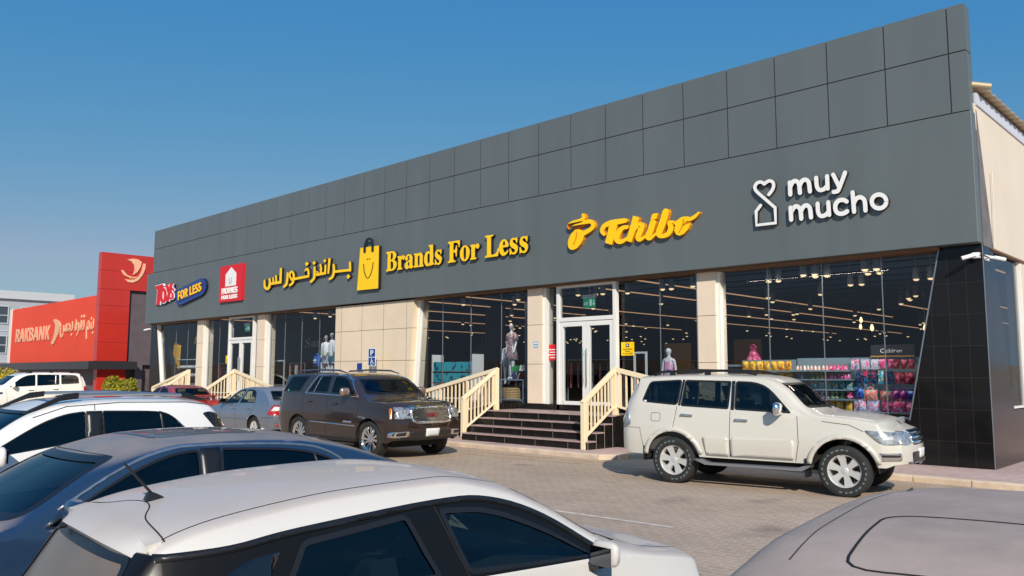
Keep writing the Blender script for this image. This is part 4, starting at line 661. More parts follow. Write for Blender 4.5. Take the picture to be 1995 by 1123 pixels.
'TOY_B': [[[(-40.866,5.93),(-39.977,5.98),(-40.225,6.31),(-41.122,6.266)],[(-40.911,6.131),(-41.003,5.27),(-40.229,5.196),(-40.137,6.045)]],[[(-39.463,5.628),(-39.499,5.43),(-39.643,5.278),(-39.868,5.202),(-40.13,5.217),(-40.379,5.322),(-40.563,5.496),(-40.646,5.705),(-40.609,5.907),(-40.46,6.06),(-40.23,6.134),(-39.966,6.115),(-39.721,6.007),(-39.542,5.833)]],[[(-39.998,6.142),(-39.757,5.778),(-39.13,5.804),(-39.365,6.164)],[(-39.481,6.234),(-39.863,5.395),(-39.219,5.292),(-38.843,6.121)]],[[(-38.631,5.666),(-38.659,5.526),(-38.768,5.419),(-38.936,5.365),(-39.131,5.377),(-39.314,5.453),(-39.45,5.577),(-39.509,5.725),(-39.481,5.867),(-39.37,5.975),(-39.199,6.027),(-39.003,6.013),(-38.821,5.936),(-38.689,5.813)]]],
'TOY_W': [[[(-40.899,5.974),(-40.009,6.022),(-40.192,6.267),(-41.089,6.222)],[(-40.81,6.12),(-40.902,5.26),(-40.328,5.205),(-40.236,6.056)]],[[(-39.559,5.634),(-39.588,5.454),(-39.707,5.315),(-39.894,5.244),(-40.113,5.257),(-40.32,5.351),(-40.475,5.509),(-40.546,5.698),(-40.517,5.882),(-40.394,6.022),(-40.204,6.091),(-39.984,6.075),(-39.778,5.978),(-39.627,5.821)]],[[(-39.904,6.145),(-39.664,5.782),(-39.222,5.8),(-39.458,6.161)],[(-39.386,6.217),(-39.767,5.38),(-39.313,5.307),(-38.936,6.138)]],[[(-38.797,5.908),(-38.946,5.978),(-39.042,6.004),(-39.143,6.003),(-39.212,5.975),(-39.221,5.931),(-39.167,5.887),(-39.017,5.818),(-38.921,5.792),(-38.82,5.793),(-38.753,5.821),(-38.744,5.865)],[(-39.175,5.995),(-39.32,5.946),(-39.368,5.91),(-39.352,5.864),(-39.278,5.825),(-39.175,5.809),(-39.082,5.821),(-38.938,5.87),(-38.89,5.906),(-38.906,5.952),(-38.979,5.99),(-39.082,6.007)],[(-39.368,5.885),(-39.32,5.772),(-39.269,5.728),(-39.175,5.7),(-39.072,5.7),(-39.001,5.727),(-38.987,5.77),(-39.035,5.882),(-39.085,5.926),(-39.179,5.954),(-39.282,5.955),(-39.354,5.929)],[(-39.286,5.738),(-39.095,5.616),(-39.008,5.583),(-38.905,5.576),(-38.823,5.597),(-38.795,5.638),(-38.831,5.683),(-39.02,5.805),(-39.107,5.837),(-39.212,5.845),(-39.294,5.824),(-39.323,5.783)],[(-39.131,5.661),(-39.116,5.52),(-39.079,5.474),(-38.993,5.443),(-38.889,5.436),(-38.808,5.457),(-38.781,5.498),(-38.795,5.638),(-38.832,5.684),(-38.918,5.716),(-39.022,5.723),(-39.103,5.702)],[(-39.072,5.569),(-39.226,5.508),(-39.27,5.471),(-39.249,5.425),(-39.171,5.388),(-39.068,5.375),(-38.977,5.39),(-38.824,5.45),(-38.782,5.487),(-38.802,5.533),(-38.879,5.569),(-38.982,5.583)],[(-39.04,5.512),(-39.205,5.553),(-39.31,5.565),(-39.398,5.548),(-39.437,5.509),(-39.41,5.463),(-39.328,5.427),(-39.163,5.386),(-39.059,5.375),(-38.971,5.392),(-38.934,5.431),(-38.96,5.476)]]],
'TOY_R': [[[(-40.925,6.008),(-40.034,6.056),(-40.167,6.233),(-41.063,6.188)],[(-40.73,6.111),(-40.822,5.253),(-40.407,5.213),(-40.315,6.065)]],[[(-40.132,5.925),(-40.103,5.926),(-40.068,5.903),(-40.012,5.842),(-39.968,5.756),(-39.945,5.659),(-39.947,5.564),(-39.973,5.483),(-40.016,5.428),(-40.047,5.41),(-40.076,5.415),(-39.996,5.287),(-39.861,5.298),(-39.749,5.354),(-39.686,5.433),(-39.653,5.531),(-39.651,5.64),(-39.677,5.751),(-39.731,5.855),(-39.813,5.944),(-39.939,6.016),(-40.078,6.045)],[(-39.965,5.408),(-39.994,5.407),(-40.028,5.429),(-40.084,5.49),(-40.129,5.576),(-40.152,5.673),(-40.15,5.768),(-40.123,5.85),(-40.08,5.904),(-40.05,5.922),(-40.021,5.918),(-40.101,6.047),(-40.237,6.038),(-40.351,5.982),(-40.416,5.902),(-40.449,5.803),(-40.451,5.692),(-40.424,5.58),(-40.369,5.475),(-40.285,5.386),(-40.158,5.315),(-40.018,5.288)]],[[(-39.83,6.148),(-39.591,5.785),(-39.295,5.797),(-39.531,6.158)],[(-39.311,6.204),(-39.692,5.368),(-39.387,5.319),(-39.01,6.151)]],[[(-38.846,5.888),(-38.995,5.958),(-39.048,5.972),(-39.104,5.972),(-39.142,5.956),(-39.147,5.932),(-39.117,5.908),(-38.968,5.838),(-38.915,5.824),(-38.859,5.824),(-38.821,5.84),(-38.817,5.864)],[(-39.122,5.967),(-39.267,5.918),(-39.293,5.898),(-39.285,5.873),(-39.244,5.851),(-39.186,5.842),(-39.135,5.849),(-38.99,5.898),(-38.964,5.918),(-38.973,5.943),(-39.013,5.965),(-39.07,5.974)],[(-39.293,5.884),(-39.245,5.772),(-39.217,5.747),(-39.165,5.732),(-39.108,5.732),(-39.069,5.747),(-39.061,5.771),(-39.109,5.883),(-39.137,5.907),(-39.189,5.923),(-39.246,5.923),(-39.286,5.909)],[(-39.227,5.753),(-39.036,5.631),(-38.988,5.613),(-38.931,5.609),(-38.886,5.621),(-38.87,5.643),(-38.89,5.668),(-39.08,5.79),(-39.128,5.808),(-39.185,5.812),(-39.231,5.801),(-39.247,5.778)],[(-39.056,5.656),(-39.041,5.515),(-39.021,5.49),(-38.973,5.472),(-38.915,5.469),(-38.871,5.48),(-38.855,5.503),(-38.87,5.643),(-38.89,5.668),(-38.938,5.686),(-38.995,5.69),(-39.04,5.678)],[(-39.017,5.542),(-39.171,5.482),(-39.194,5.461),(-39.183,5.436),(-39.14,5.415),(-39.083,5.408),(-39.033,5.416),(-38.879,5.476),(-38.856,5.497),(-38.867,5.522),(-38.91,5.542),(-38.967,5.55)],[(-39.068,5.484),(-39.233,5.525),(-39.29,5.532),(-39.339,5.522),(-39.361,5.5),(-39.346,5.475),(-39.301,5.455),(-39.136,5.414),(-39.078,5.408),(-39.029,5.417),(-39.009,5.439),(-39.023,5.464)]]],
'PILL': [(-38.592,5.64),(-38.534,5.76),(-38.316,5.837),(-36.021,6.189),(-35.796,6.159),(-35.58,6.04),(-35.479,5.857),(-35.516,5.669),(-35.642,5.503),(-35.886,5.402),(-37.964,5.074),(-38.238,5.066),(-38.456,5.171),(-38.584,5.393)],
'PILL_AX': [(-38.263,5.312),(-35.905,5.609),(-38.302,5.706)],
'HOUSE': [(-33.182,6.443),(-33.655,6.146),(-33.679,5.615),(-32.728,5.603),(-32.705,6.146)],
'HOMEBOX': [(-34.124,6.527),(-32.096,6.512),(-32.182,4.945),(-34.164,4.952)],
'BAG': [(-23.713,6.285),(-22.622,6.255),(-22.625,4.769),(-23.856,4.78)],
'BAGH': [(-23.369,6.11),(-23.37,6.167),(-23.37,6.245),(-23.361,6.318),(-23.336,6.383),(-23.301,6.445),(-23.265,6.489),(-23.231,6.512),(-23.201,6.522),(-23.178,6.522),(-23.148,6.514),(-23.11,6.496),(-23.081,6.471),(-23.061,6.432),(-23.049,6.376),(-23.04,6.314),(-23.035,6.242),(-23.034,6.166),(-23.034,6.112),(-23.022,6.089),(-22.991,6.071),(-22.952,6.067),(-22.921,6.077),(-22.909,6.098),(-22.909,6.152),(-22.91,6.229),(-22.916,6.304),(-22.925,6.369),(-22.939,6.433),(-22.97,6.493),(-23.027,6.543),(-23.1,6.579),(-23.179,6.599),(-23.255,6.598),(-23.321,6.578),(-23.375,6.541),(-23.421,6.486),(-23.459,6.418),(-23.487,6.345),(-23.498,6.264),(-23.498,6.181),(-23.497,6.124),(-23.485,6.1),(-23.452,6.083),(-23.413,6.078),(-23.381,6.089)],
'SMILE': [(-23.507,5.683),(-23.498,5.612),(-23.483,5.51),(-23.455,5.411),(-23.409,5.317),(-23.351,5.227),(-23.287,5.166),(-23.211,5.153),(-23.146,5.179),(-23.09,5.225),(-23.039,5.294),(-22.992,5.382),(-22.955,5.469),(-22.933,5.554),(-22.92,5.636),(-22.913,5.694),(-22.916,5.702),(-22.925,5.708),(-22.938,5.71),(-22.949,5.707),(-22.954,5.7),(-22.962,5.643),(-22.974,5.561),(-22.996,5.478),(-23.032,5.393),(-23.078,5.306),(-23.127,5.24),(-23.178,5.198),(-23.225,5.178),(-23.261,5.183),(-23.313,5.235),(-23.369,5.322),(-23.414,5.413),(-23.44,5.509),(-23.455,5.61),(-23.465,5.681),(-23.47,5.689),(-23.481,5.694),(-23.494,5.695),(-23.504,5.691)],
'EYES': [[(-23.298,5.869),(-23.247,5.864),(-23.246,5.813),(-23.296,5.817)],[(-23.172,5.867),(-23.122,5.862),(-23.12,5.811),(-23.17,5.816)]],
'WING': [[(20.586,9.186),(20.951,9.296),(21.303,9.272),(21.535,9.113),(21.457,8.767),(21.274,8.435),(21.004,8.219),(21.104,8.564),(21.065,8.874),(20.868,9.095)],[(21.633,9.026),(21.787,9.041),(21.769,8.675),(21.612,8.249),(21.369,7.914),(21.029,7.717),(20.704,7.738),(20.488,7.923),(20.789,7.889),(21.111,7.94),(21.381,8.156),(21.54,8.508)],[(20.233,8.459),(20.357,8.494),(20.636,8.186),(20.964,8.095),(21.382,8.132),(21.107,8.012),(20.735,8.051),(20.43,8.168)]],
'RAKT': [(-71.427,4.207),(-63.547,4.183),(-71.787,5.216)],
'RAKE': [[(-62.71,5.455),(-62.577,5.376),(-62.435,5.28),(-62.39,5.215),(-62.375,5.139),(-62.372,5.013),(-62.393,4.871),(-62.432,4.726),(-62.496,4.576),(-62.587,4.426),(-62.728,4.26),(-62.897,4.094),(-63.019,3.976),(-63.026,3.917),(-62.925,3.864),(-62.757,3.836),(-62.586,3.845),(-62.476,3.886),(-62.331,4),(-62.125,4.163),(-61.93,4.327),(-61.764,4.476),(-61.611,4.626),(-61.495,4.775),(-61.402,4.926),(-61.347,5.086),(-61.421,5.264),(-61.73,5.423),(-62.092,5.52),(-62.328,5.574),(-62.491,5.608),(-62.665,5.606),(-62.783,5.57),(-62.801,5.512)]],
'RAKA': [(-61.383,4.199),(-55.144,4.301),(-61.594,5.075)],
}
# ---------------------------------------------------------------- the shop
def tiles(name, col, grout, w, h, u0=0., v0=0., mort=.006, rough=.4, var=.06, spec=.5, coat=0.):
    M, n, b, L = node_mat(name)
    tc = n.nodes.new('ShaderNodeTexCoord'); sp = n.nodes.new('ShaderNodeSeparateXYZ'); L(tc.outputs['Object'], sp.inputs[0])
    ad = n.nodes.new('ShaderNodeMath'); L(sp.outputs['X'], ad.inputs[0]); L(sp.outputs['Y'], ad.inputs[1])
    au = n.nodes.new('ShaderNodeMath'); au.inputs[1].default_value = -u0; L(ad.outputs[0], au.inputs[0])
    av = n.nodes.new('ShaderNodeMath'); av.inputs[1].default_value = -v0; L(sp.outputs['Z'], av.inputs[0])
    cb = n.nodes.new('ShaderNodeCombineXYZ'); L(au.outputs[0], cb.inputs[0]); L(av.outputs[0], cb.inputs[1])
    br = n.nodes.new('ShaderNodeTexBrick'); br.offset = 0; br.inputs['Scale'].default_value = 1; br.inputs['Brick Width'].default_value = w; br.inputs['Row Height'].default_value = h
    br.inputs['Mortar Size'].default_value = mort; br.inputs['Mortar Smooth'].default_value = 0
    br.inputs['Color1'].default_value = (*[c * (1 - var) for c in col], 1); br.inputs['Color2'].default_value = (*[c * (1 + var) for c in col], 1); br.inputs['Mortar'].default_value = (*grout, 1)
    L(cb.outputs[0], br.inputs['Vector'])
    no = n.nodes.new('ShaderNodeTexNoise'); no.inputs['Scale'].default_value = 1.3; no.inputs['Detail'].default_value = 7; L(tc.outputs['Object'], no.inputs['Vector'])
    mr = n.nodes.new('ShaderNodeMapRange'); mr.inputs[3].default_value = .88; mr.inputs[4].default_value = 1.12; L(no.outputs['Fac'], mr.inputs[0])
    sc = n.nodes.new('ShaderNodeVectorMath'); sc.operation = 'SCALE'; L(br.outputs['Color'], sc.inputs[0]); L(mr.outputs[0], sc.inputs['Scale'])
    L(sc.outputs[0], b.inputs['Base Color']); b.inputs['Roughness'].default_value = rough; b.inputs['Specular IOR Level'].default_value = spec; b.inputs['Coat Weight'].default_value = coat
    return M

mat('cladding', (.138, .160, .160), .45, .2, var=.06, vs=.9)
_n = MATS['cladding'].node_tree; _mp = _n.nodes.new('ShaderNodeMapping'); _mp.inputs['Scale'].default_value = (1.6, 1.6, .22)
_no = [q for q in _n.nodes if q.type == 'TEX_NOISE'][0]; _n.links.new([q for q in _n.nodes if q.type == 'TEX_COORD'][0].outputs['Object'], _mp.inputs[0]); _n.links.new(_mp.outputs[0], _no.inputs['Vector'])
mat('cladding_joint', (.012, .014, .02), .7)
mat('soffit_brown', srgb(120, 88, 62), .7, var=.15)
tiles('beige_panel', (.77, .63, .45), (.10, .075, .05), 1.255, 1.07, -25.15 + 17.2 - 1.255 * 2, .16, .008, .5, .02)
mat('beige_stone', (.80, .655, .50), .5, var=.04, vs=2); mat('dark_joint', (.12, .09, .06), .8)
tiles('granite', (.010, .0096, .010), (.030, .026, .022), .32, .61, -4.2 + 17.35, -.03, .005, .12, .15, .28, .0)
mat('white_frame', srgb(232, 230, 224), .35); mat('silver_edge', srgb(150, 155, 160), .35, .6)
mat('side_render', (.68, .60, .49), .85, var=.04, vs=.8, bump=.15, bs=25); mat('white_sheet', srgb(200, 205, 215), .5); mat('roof_sheet', srgb(178, 160, 130), .55, .3)
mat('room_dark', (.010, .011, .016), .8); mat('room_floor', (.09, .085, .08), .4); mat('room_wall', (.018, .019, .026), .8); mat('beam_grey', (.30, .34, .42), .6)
glass('shop_glass', (.68, .73, .78), .05)
mat('step_tread', srgb(172, 148, 142), .4, var=.12, vs=6); mat('step_riser', (.012, .011, .011), .25, var=.3, vs=5, spec=.3); mat('grout_line', srgb(140, 128, 118), .8)
mat('rail_cream', srgb(240, 220, 184), .45)

FX0, FX1 = -42.35, -4.19; FY = 17.06; WY = 17.35; GY = 17.55
shop = thing('store_building', 'long low shop with dark grey fascia, granite corner pillar and large glass windows', 'shop', (0, 0, 0))
g = MB(); g.box(FX0, FX1, FY, WY - .02, 4.353, 6.905); g.build('fascia', MATS['cladding'], shop, bevel=.012)
g = MB(); g.box(FX0 + .02, FX1 - .02, WY - .02, 17.6, 4.4, 6.9); g.build('fascia_backing', MATS['cladding_joint'], shop)
g = MB(); g.box(FX0 + .3, -4.95, 17.2, GY + .1, 4.30, 4.352); g.build('soffit', MATS['soffit_brown'], shop)
# parapet cladding: two rows of 1.2 m panels
JX = [-41.62] + [-40.527 + 1.2 * k for k in range(31)] + [-4.215]
g = MB(); g.box(-41.6, -4.235, FY + .004, 17.38, 6.905, 9.03); g.build('parapet_backing', MATS['cladding_joint'], shop)
for r0, r1 in ((6.922, 8.10), (8.124, 9.055)):
    for a, b_ in zip(JX, JX[1:]):
        g = MB(); j = RND.uniform(-.001, .001); x1 = b_ - .012 if b_ < -4.3 else b_; x0 = a + .012 if a > -41.6 else a
        g.box(x0, x1, FY - .005 + j, FY + .0038, r0, r1)
        if b_ > -4.3: g.box(b_ - .02, b_, FY + .03, 17.40, r0, r1)
        if a < -41.6: g.box(a, a + .018, FY + .03, 17.40, r0, r1)
        g.build('parapet_panel', MATS['cladding'], shop)
# roof, side wall, back
g = MB(); g.box(-42.2, -4.3, 17.4, 60, 6.6, 6.75); g.build('roof_deck', MATS['room_dark'], shop)
g = MB(); n = 300; V = []
for k in range(n + 1):
    y = 17.45 + (55 - 17.45) * k / n; dz = .035 if k % 3 == 0 else -.015
    V += [(-4.02, y, 7.40 + dz), (-12., y, 7.95 + dz)]
g.add(V, [(2 * k, 2 * k + 1, 2 * k + 3, 2 * k + 2) for k in range(n)]); o = g.build('roof_sheet', MATS['roof_sheet'], shop); sm = o.modifiers.new('t', 'SOLIDIFY'); sm.thickness = .03
g = MB(); g.tube([(-4.3, 17.36, 7.52), (-3.95, 17.56, 7.44)], .065, 10); g.build('rain_spout', MATS['roof_sheet'], shop, 40)
g = MB(); g.box(-4.3, -4.17, 17.42, 55, 7.10, 7.34); g.build('eave_board', MATS['white_sheet'], shop)
sl = lambda z: 17.30 + (7.0 - z) * (18.99 - 17.30) / (7.0 - 1.18)     # slanted edge of the pier on the side
g = MB(); g.prism([(sl(7.10), 7.10), (55, 7.10), (55, 4.32), (sl(4.32), 4.32)], -4.32, -4.2, 'x'); g.prism([(20.3, 4.32), (55, 4.32), (55, .1), (20.3, .1)], -4.32, -4.2, 'x'); g.build('side_wall', MATS['side_render'], shop)
g = MB(); g.box(-4.22, -4.165, 17.97, 55, 4.285, 4.325); g.build('lintel_trim', MATS['soffit_brown'], shop)
g = MB(); g.prism([(17.42, 7.0), (sl(7.0) + .14, 7.0), (sl(4.32) + .03, 4.32), (17.42, 4.32)], -4.36, -4.19, 'x'); g.build('flashing', mat('flashing_grey', (.16, .15, .15), .6, var=.25, vs=3), shop)
g = MB(); g.tube([(-4.15, 18.15, 5.9), (-4.15, 18.13, 5.2), (-4.17, 18.05, 4.35)], .013, 6); g.build('conduit', MATS['side_render'], shop)
# granite corner pillar: front face with a raking window edge, side face with a raking edge
g = MB(); g.prism([(-4.97, 4.352), (-4.2, 4.352), (-4.2, .1), (-6.9, .1), (-6.9, .97), (-5.69, .97)], WY, GY + .25, 'y')
g.prism([(GY + .25, 4.352), (sl(4.32), 4.32), (sl(1.18), 1.18), (20.3, 1.18), (20.3, .1), (GY + .25, .1)], -4.5, -4.2, 'x'); g.build('corner_pillar', MATS['granite'], shop)
g = MB(); g.bar((-4.205, WY + .003, .1), (-4.205, WY + .003, 4.35), .014, .014); g.build('corner_trim', MATS['silver_edge'], shop)
g = MB(); g.box(-10, -6.9, WY, GY + .2, .1, .97); g.box(-42.25, -16.5, WY, GY + .2, .1, 1.0); g.box(-16.5, -10, WY, GY + .2, .1, 1.02); g.build('plinth', MATS['granite'], shop)
g = MB(); g.prism([(-42.25, 4.352), (-41.72, 4.352), (-40.95, 1.0), (-42.25, 1.0)], WY + .02, GY + .2, 'y'); g.build('end_pillar', MATS['granite'], shop)
# columns and the blank panel
for x0, x1 in ((-37.05, -36.42), (-31.5, -30.88), (-16.03, -15.46), (-10.43, -9.93)):
    g = MB(); zz = [1.02, 2.135, 3.255, 4.352]
    for a, b_ in zip(zz, zz[1:]): g.box(x0, x1, WY, GY + .3, a + .006, b_ - .006)
    o = g.build('column', MATS['beige_stone'], shop, bevel=.004)
    g = MB(); g.box(x0 + .01, x1 - .01, WY + .012, GY + .28, 1.0, 4.352); g.build('column_joint', MATS['dark_joint'], o)
g = MB(); g.prism([(-25.53, 4.352), (-21.02, 4.352), (-21.27, 1.0), (-25.53, 1.0)], 17.2, GY + .3, 'y'); g.build('blank_panel', MATS['beige_panel'], shop)

def window(x0t, x0b, x1t, x1b, z0, z1, joints, jamb=.09, sill=True):
    fr = MB()
    if jamb: fr.prism([(x0t, z1), (x0t + jamb, z1), (x0b + jamb, z0), (x0b, z0)], GY - .14, GY + .06)
    if jamb and abs(x1t - x1b) < .01: fr.box(x1t - .05, x1t, GY - .02, GY + .06, z0, z1)
    fr.box(min(x0t, x0b) + .1, max(x1t, x1b), GY - .06, GY + .06, z0 - .05, z0) if sill else None
    o = fr.build('window', MATS['white_frame'], shop)
    pn = MB(); pn.add([(x0t, GY, z1), (x1t, GY, z1), (x1b, GY, z0), (x0b, GY, z0)], [(0, 1, 2, 3)]); pn.build('pane', MATS['shop_glass'], o)
    for x in joints:
        q = MB(); q.box(x - .008, x + .008, GY - .012, GY + .012, z0, z1 - .02); q.build('glass_joint', MATS['silver_edge'], o)
    if not jamb or x1t != x1b:
        q = MB(); q.prism([(x1t - .012, z1), (x1t + .012, z1), (x1b + .012, z0 - .04), (x1b - .012, z0 - .04)], WY - .012, WY + .02); q.build('edge_trim', MATS['silver_edge'], o)
    return o
window(-41.72, -40.93, -37.05, -37.05, 1.0, 4.34, [-39.7, -38.4])
window(-36.42, -36.42, -34.02, -34.02, 1.02, 4.34, [-35.2])
window(-31.8, -31.8, -31.5, -31.5, 1.02, 4.34, [], jamb=0, sill=False)
window(-30.88, -30.88, -25.84, -25.84, 1.0, 4.34, [-29.6, -28.35, -27.1])
window(-21.02, -21.27, -16.03, -16.03, 1.0, 4.34, [-19.95, -18.62, -17.28])
window(-15.46, -15.46, -14.95, -14.95, 1.02, 4.34, [], sill=False)
window(-12.87, -12.87, -10.43, -10.43, 1.0, 4.34, [-11.62], jamb=0)
window(-9.93, -9.93, -4.97, -5.67, .99, 4.34, [-8.68, -7.42, -6.15])
# side window on the short side
g = MB(); g.prism([(20.22, 4.28), (20.3, 4.28), (20.3, 1.2), (20.22, 1.2)], -4.3, -4.21, 'x'); g.box(-4.3, -4.2, 19.0, 20.25, 1.16, 1.22); o = g.build('window', MATS['white_frame'], shop)
g = MB(); g.add([(-4.27, sl(4.30), 4.3), (-4.27, 20.25, 4.3), (-4.27, 20.25, 1.2), (-4.27, sl(1.2), 1.2)], [(0, 1, 2, 3)]); g.build('pane', MATS['shop_glass'], o)

def doors(x0, x1):
    zb, zt = .88, 4.33; xm = (x0 + x1) / 2; fr = MB(); y0, y1 = GY - .2, GY - .06
    for a, b_ in ((x0, x0 + .1), (x1 - .1, x1)): fr.box(a, b_, y0, y1, zb, zt)
    fr.box(x0 + .1, x1 - .1, y0, y1, zt - .09, zt); fr.box(x0 + .1, x1 - .1, y0, y1, 3.30, 3.41)
    fr.box(x0 + .1, x1 - .1, y0, y1 + .1, zb - .02, zb + .012)
    o = fr.build('door_frame', MATS['white_frame'], shop, bevel=.006)
    q = MB(); ym = (y0 + y1) / 2; q.add([(x0 + .1, ym, 3.41), (x1 - .1, ym, 3.41), (x1 - .1, ym, zt - .09), (x0 + .1, ym, zt - .09)], [(0, 1, 2, 3)]); q.build('transom_pane', MATS['shop_glass'], o)
    for a, b_, hs in ((x0 + .105, xm - .006, 1), (xm + .006, x1 - .105, -1)):
        f = MB(); w_ = .115
        f.box(a, a + w_, y0 + .02, y1 - .02, zb + .02, 3.29); f.box(b_ - w_, b_, y0 + .02, y1 - .02, zb + .02, 3.29)
        f.box(a + w_, b_ - w_, y0 + .02, y1 - .02, 3.29 - .13, 3.29); f.box(a + w_, b_ - w_, y0 + .02, y1 - .02, zb + .02, zb + .24)
        d = f.build('door', MATS['white_frame'], shop, bevel=.005)
        q = MB(); q.add([(a + w_, ym, zb + .24), (b_ - w_, ym, zb + .24), (b_ - w_, ym, 3.16), (a + w_, ym, 3.16)], [(0, 1, 2, 3)]); q.build('pane', MATS['shop_glass'], d)
        hx = (b_ - .055) if hs > 0 else (a + .055)
        q = MB(); q.tube([(hx, y0 - .045, 1.55), (hx, y0 - .045, 2.55)], .016, 10); q.tube([(hx, y0 - .045, 1.7), (hx, y0 + .03, 1.7)], .01, 6); q.tube([(hx, y0 - .045, 2.4), (hx, y0 + .03, 2.4)], .01, 6); q.build('handle', MATS['chrome'], d, 40)
doors(-14.93, -12.87); doors(-34.02, -31.8)
# the sales room behind the glass
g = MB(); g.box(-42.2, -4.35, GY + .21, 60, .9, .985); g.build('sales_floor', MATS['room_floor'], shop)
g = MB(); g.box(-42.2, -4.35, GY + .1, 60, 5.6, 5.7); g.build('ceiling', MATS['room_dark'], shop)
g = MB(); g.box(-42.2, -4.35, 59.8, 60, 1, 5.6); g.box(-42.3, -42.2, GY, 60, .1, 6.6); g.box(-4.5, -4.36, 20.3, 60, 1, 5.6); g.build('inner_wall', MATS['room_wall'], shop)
for y in [19.2 + 1.55 * k for k in range(14)]:
    g = MB(); g.box(-42, -4.5, y - .06, y + .06, 4.85, 5.0); g.build('ceiling_beam', MATS['beam_grey'], shop)
for x, y in ((-16.45, 18.3), (-30.2, 24), (-24, 24)):
    g = MB(); g.box(x - .3, x + .3, y - .3, y + .3, 1, 5.6); g.build('inner_column', MATS['inner_column'] if 'inner_column' in MATS else mat('inner_column', (.12, .12, .13), .8), shop)
g = MB(); g.box(-25.7, -21.2, 17.9, 18.0, 1, 5); g.build('partition', MATS['room_wall'], shop)

# ---------------------------------------------------------------- steps, ramps and railings at the two entrances
def entrance(dx, which):
    t = thing('entrance_steps', f'black tiled steps with pink-grey treads in front of the {which}', 'steps', (dx, 0, 0), 0, 'steps at the shop entrances')
    xl, xr_ = -16.35, -12.05; ys = [15.1, 15.42, 15.74, 16.06]; zs = [.29, .48, .67, .86]; lo = .1
    for k in range(4):
        ye = WY - .002; x0, x1 = xl, xr_
        q = MB(); q.box(x0, x1, ys[k], ys[k + 1] + .02 if k < 3 else ye, lo, zs[k] - .032); r_ = q.build('riser', MATS['step_riser'], t)
        q = MB(); q.box(x0 - .0, x1 + .0, ys[k] - .022, ys[k + 1] + .01 if k < 3 else ye, zs[k] - .03, zs[k]); q.build('tread', MATS['step_tread'], t, bevel=.005)
        for j in range(4):
            x = x0 + .55 + 1.05 * j + (.3 if k % 2 else 0)
            if x < x1 - .1: q = MB(); q.box(x - .004, x + .004, ys[k] - .003, ys[k] + .01, lo if k == 0 else zs[k - 1], zs[k] - .034); q.build('grout', MATS['grout_line'], r_)
    q = MB()
    for k in range(4): q.box(xr_ - .002, xr_ + .004, ys[k] - .004, ys[k] + .01, lo, zs[k] - .03)
    q.build('edge_grout', MATS['grout_line'], t)
    for sd, name in ((-1, 'left'), (1, 'right')):
        x0 = xl - .01 if sd < 0 else xr_ + .01; x1 = x0 + sd * 3.75
        q = MB(); q.prism([(x0, .1), (x0, .855), (x1, .102), (x1, .1)], 16.22, WY - .003, 'y'); q.build('ramp', MATS['step_riser'], t)
    for sd, side in ((-1, 'left'), (1, 'right')):
        xs_ = (xl + .12) if sd < 0 else (xr_ - .07); mc = MATS['rail_cream']
        rt = thing('railing', f'cream steel railing with upright bars on the {side} of the {which}', 'railing', (dx, 0, 0), 0, 'railings at the shop entrances')
        A = (xs_ - .25 if sd < 0 else xs_ - .05, 15.28 if sd < 0 else 15.12); Bp = (xs_, 16.28)
        for (x, y), z0, z1 in ((A, .1, 1.22), (Bp, .86, 2.02)):
            q = MB(); q.box(x - .06, x + .06, y - .06, y + .06, z0, z1); q.build('post', mc, rt, bevel=.008)
        q = MB(); q.bar((A[0], A[1] - .06, 1.17), (Bp[0], Bp[1] + .06, 2.0), .11, .1); q.build('top_rail', mc, rt, bevel=.01)
        q = MB(); q.bar((A[0], A[1], .36), (Bp[0], Bp[1], 1.1), .05, .05); q.build('bottom_rail', mc, rt)
        for k in range(1, 9):
            u = k / 9; x = A[0] + (Bp[0] - A[0]) * u; y = A[1] + (Bp[1] - A[1]) * u
            q = MB(); q.box(x - .018, x + .018, y - .018, y + .018, .36 + .74 * u, 1.15 + .83 * u); q.build('bar', mc, rt)
        # ramp part of the railing, falling away along the front of the shop
        ex = Bp[0] + sd * 3.7; f = lambda x: 2.0 - abs(x - Bp[0]) * .212
        q = MB(); q.bar((Bp[0] + sd * .05, 16.28, f(Bp[0] + sd * .05) - .03), (ex, 16.28, f(ex) - .03), .1, .11); q.build('ramp_rail', mc, rt, bevel=.01)
        q = MB(); q.bar((Bp[0] + sd * .06, 16.28, f(Bp[0]) - .92), (ex, 16.28, f(ex) - .95), .04, .05); q.build('ramp_bottom_rail', mc, rt)
        q = MB(); q.box(ex - .05, ex + .05, 16.23, 16.33, .1, f(ex) - .02); q.build('post', mc, rt)
        for k in range(1, 22):
            x = Bp[0] + sd * 3.7 * k / 22; big = k % 7 == 0
            q = MB(); h_ = .035 if big else .018; q.box(x - h_, x + h_, 16.28 - h_, 16.28 + h_, f(x) - .94, f(x) - .06); q.build('bar', mc, rt)
entrance(0, 'main entrance'); entrance(-19.2, 'far left entrance')
# ---------------------------------------------------------------- signs on the fascia
mat('sign_yellow', srgb(255, 205, 0), .4); mat('sign_amber', srgb(225, 140, 0), .45); mat('sign_black', (.016, .014, .014), .4); mat('sign_white', srgb(238, 236, 232), .4)
mat('sign_red', srgb(214, 24, 30), .4); mat('sign_blue', (.006, .03, .16), .35); mat('sign_navy', (.004, .012, .06), .4); mat('sign_lightblue', srgb(70, 110, 200), .4)

def faced_prism(mb, poly, yf, yb, mf=0, ms=1):
    n = len(poly); k0 = len(mb.f)
    mb.prism(poly, yf, yb, 'y', ms)
    nt_ = len(tessellate_polygon([[Vector((u, v, 0)) for u, v in poly]]))
    for i in range(k0, k0 + nt_): mb.mi[i] = mf
    return mb

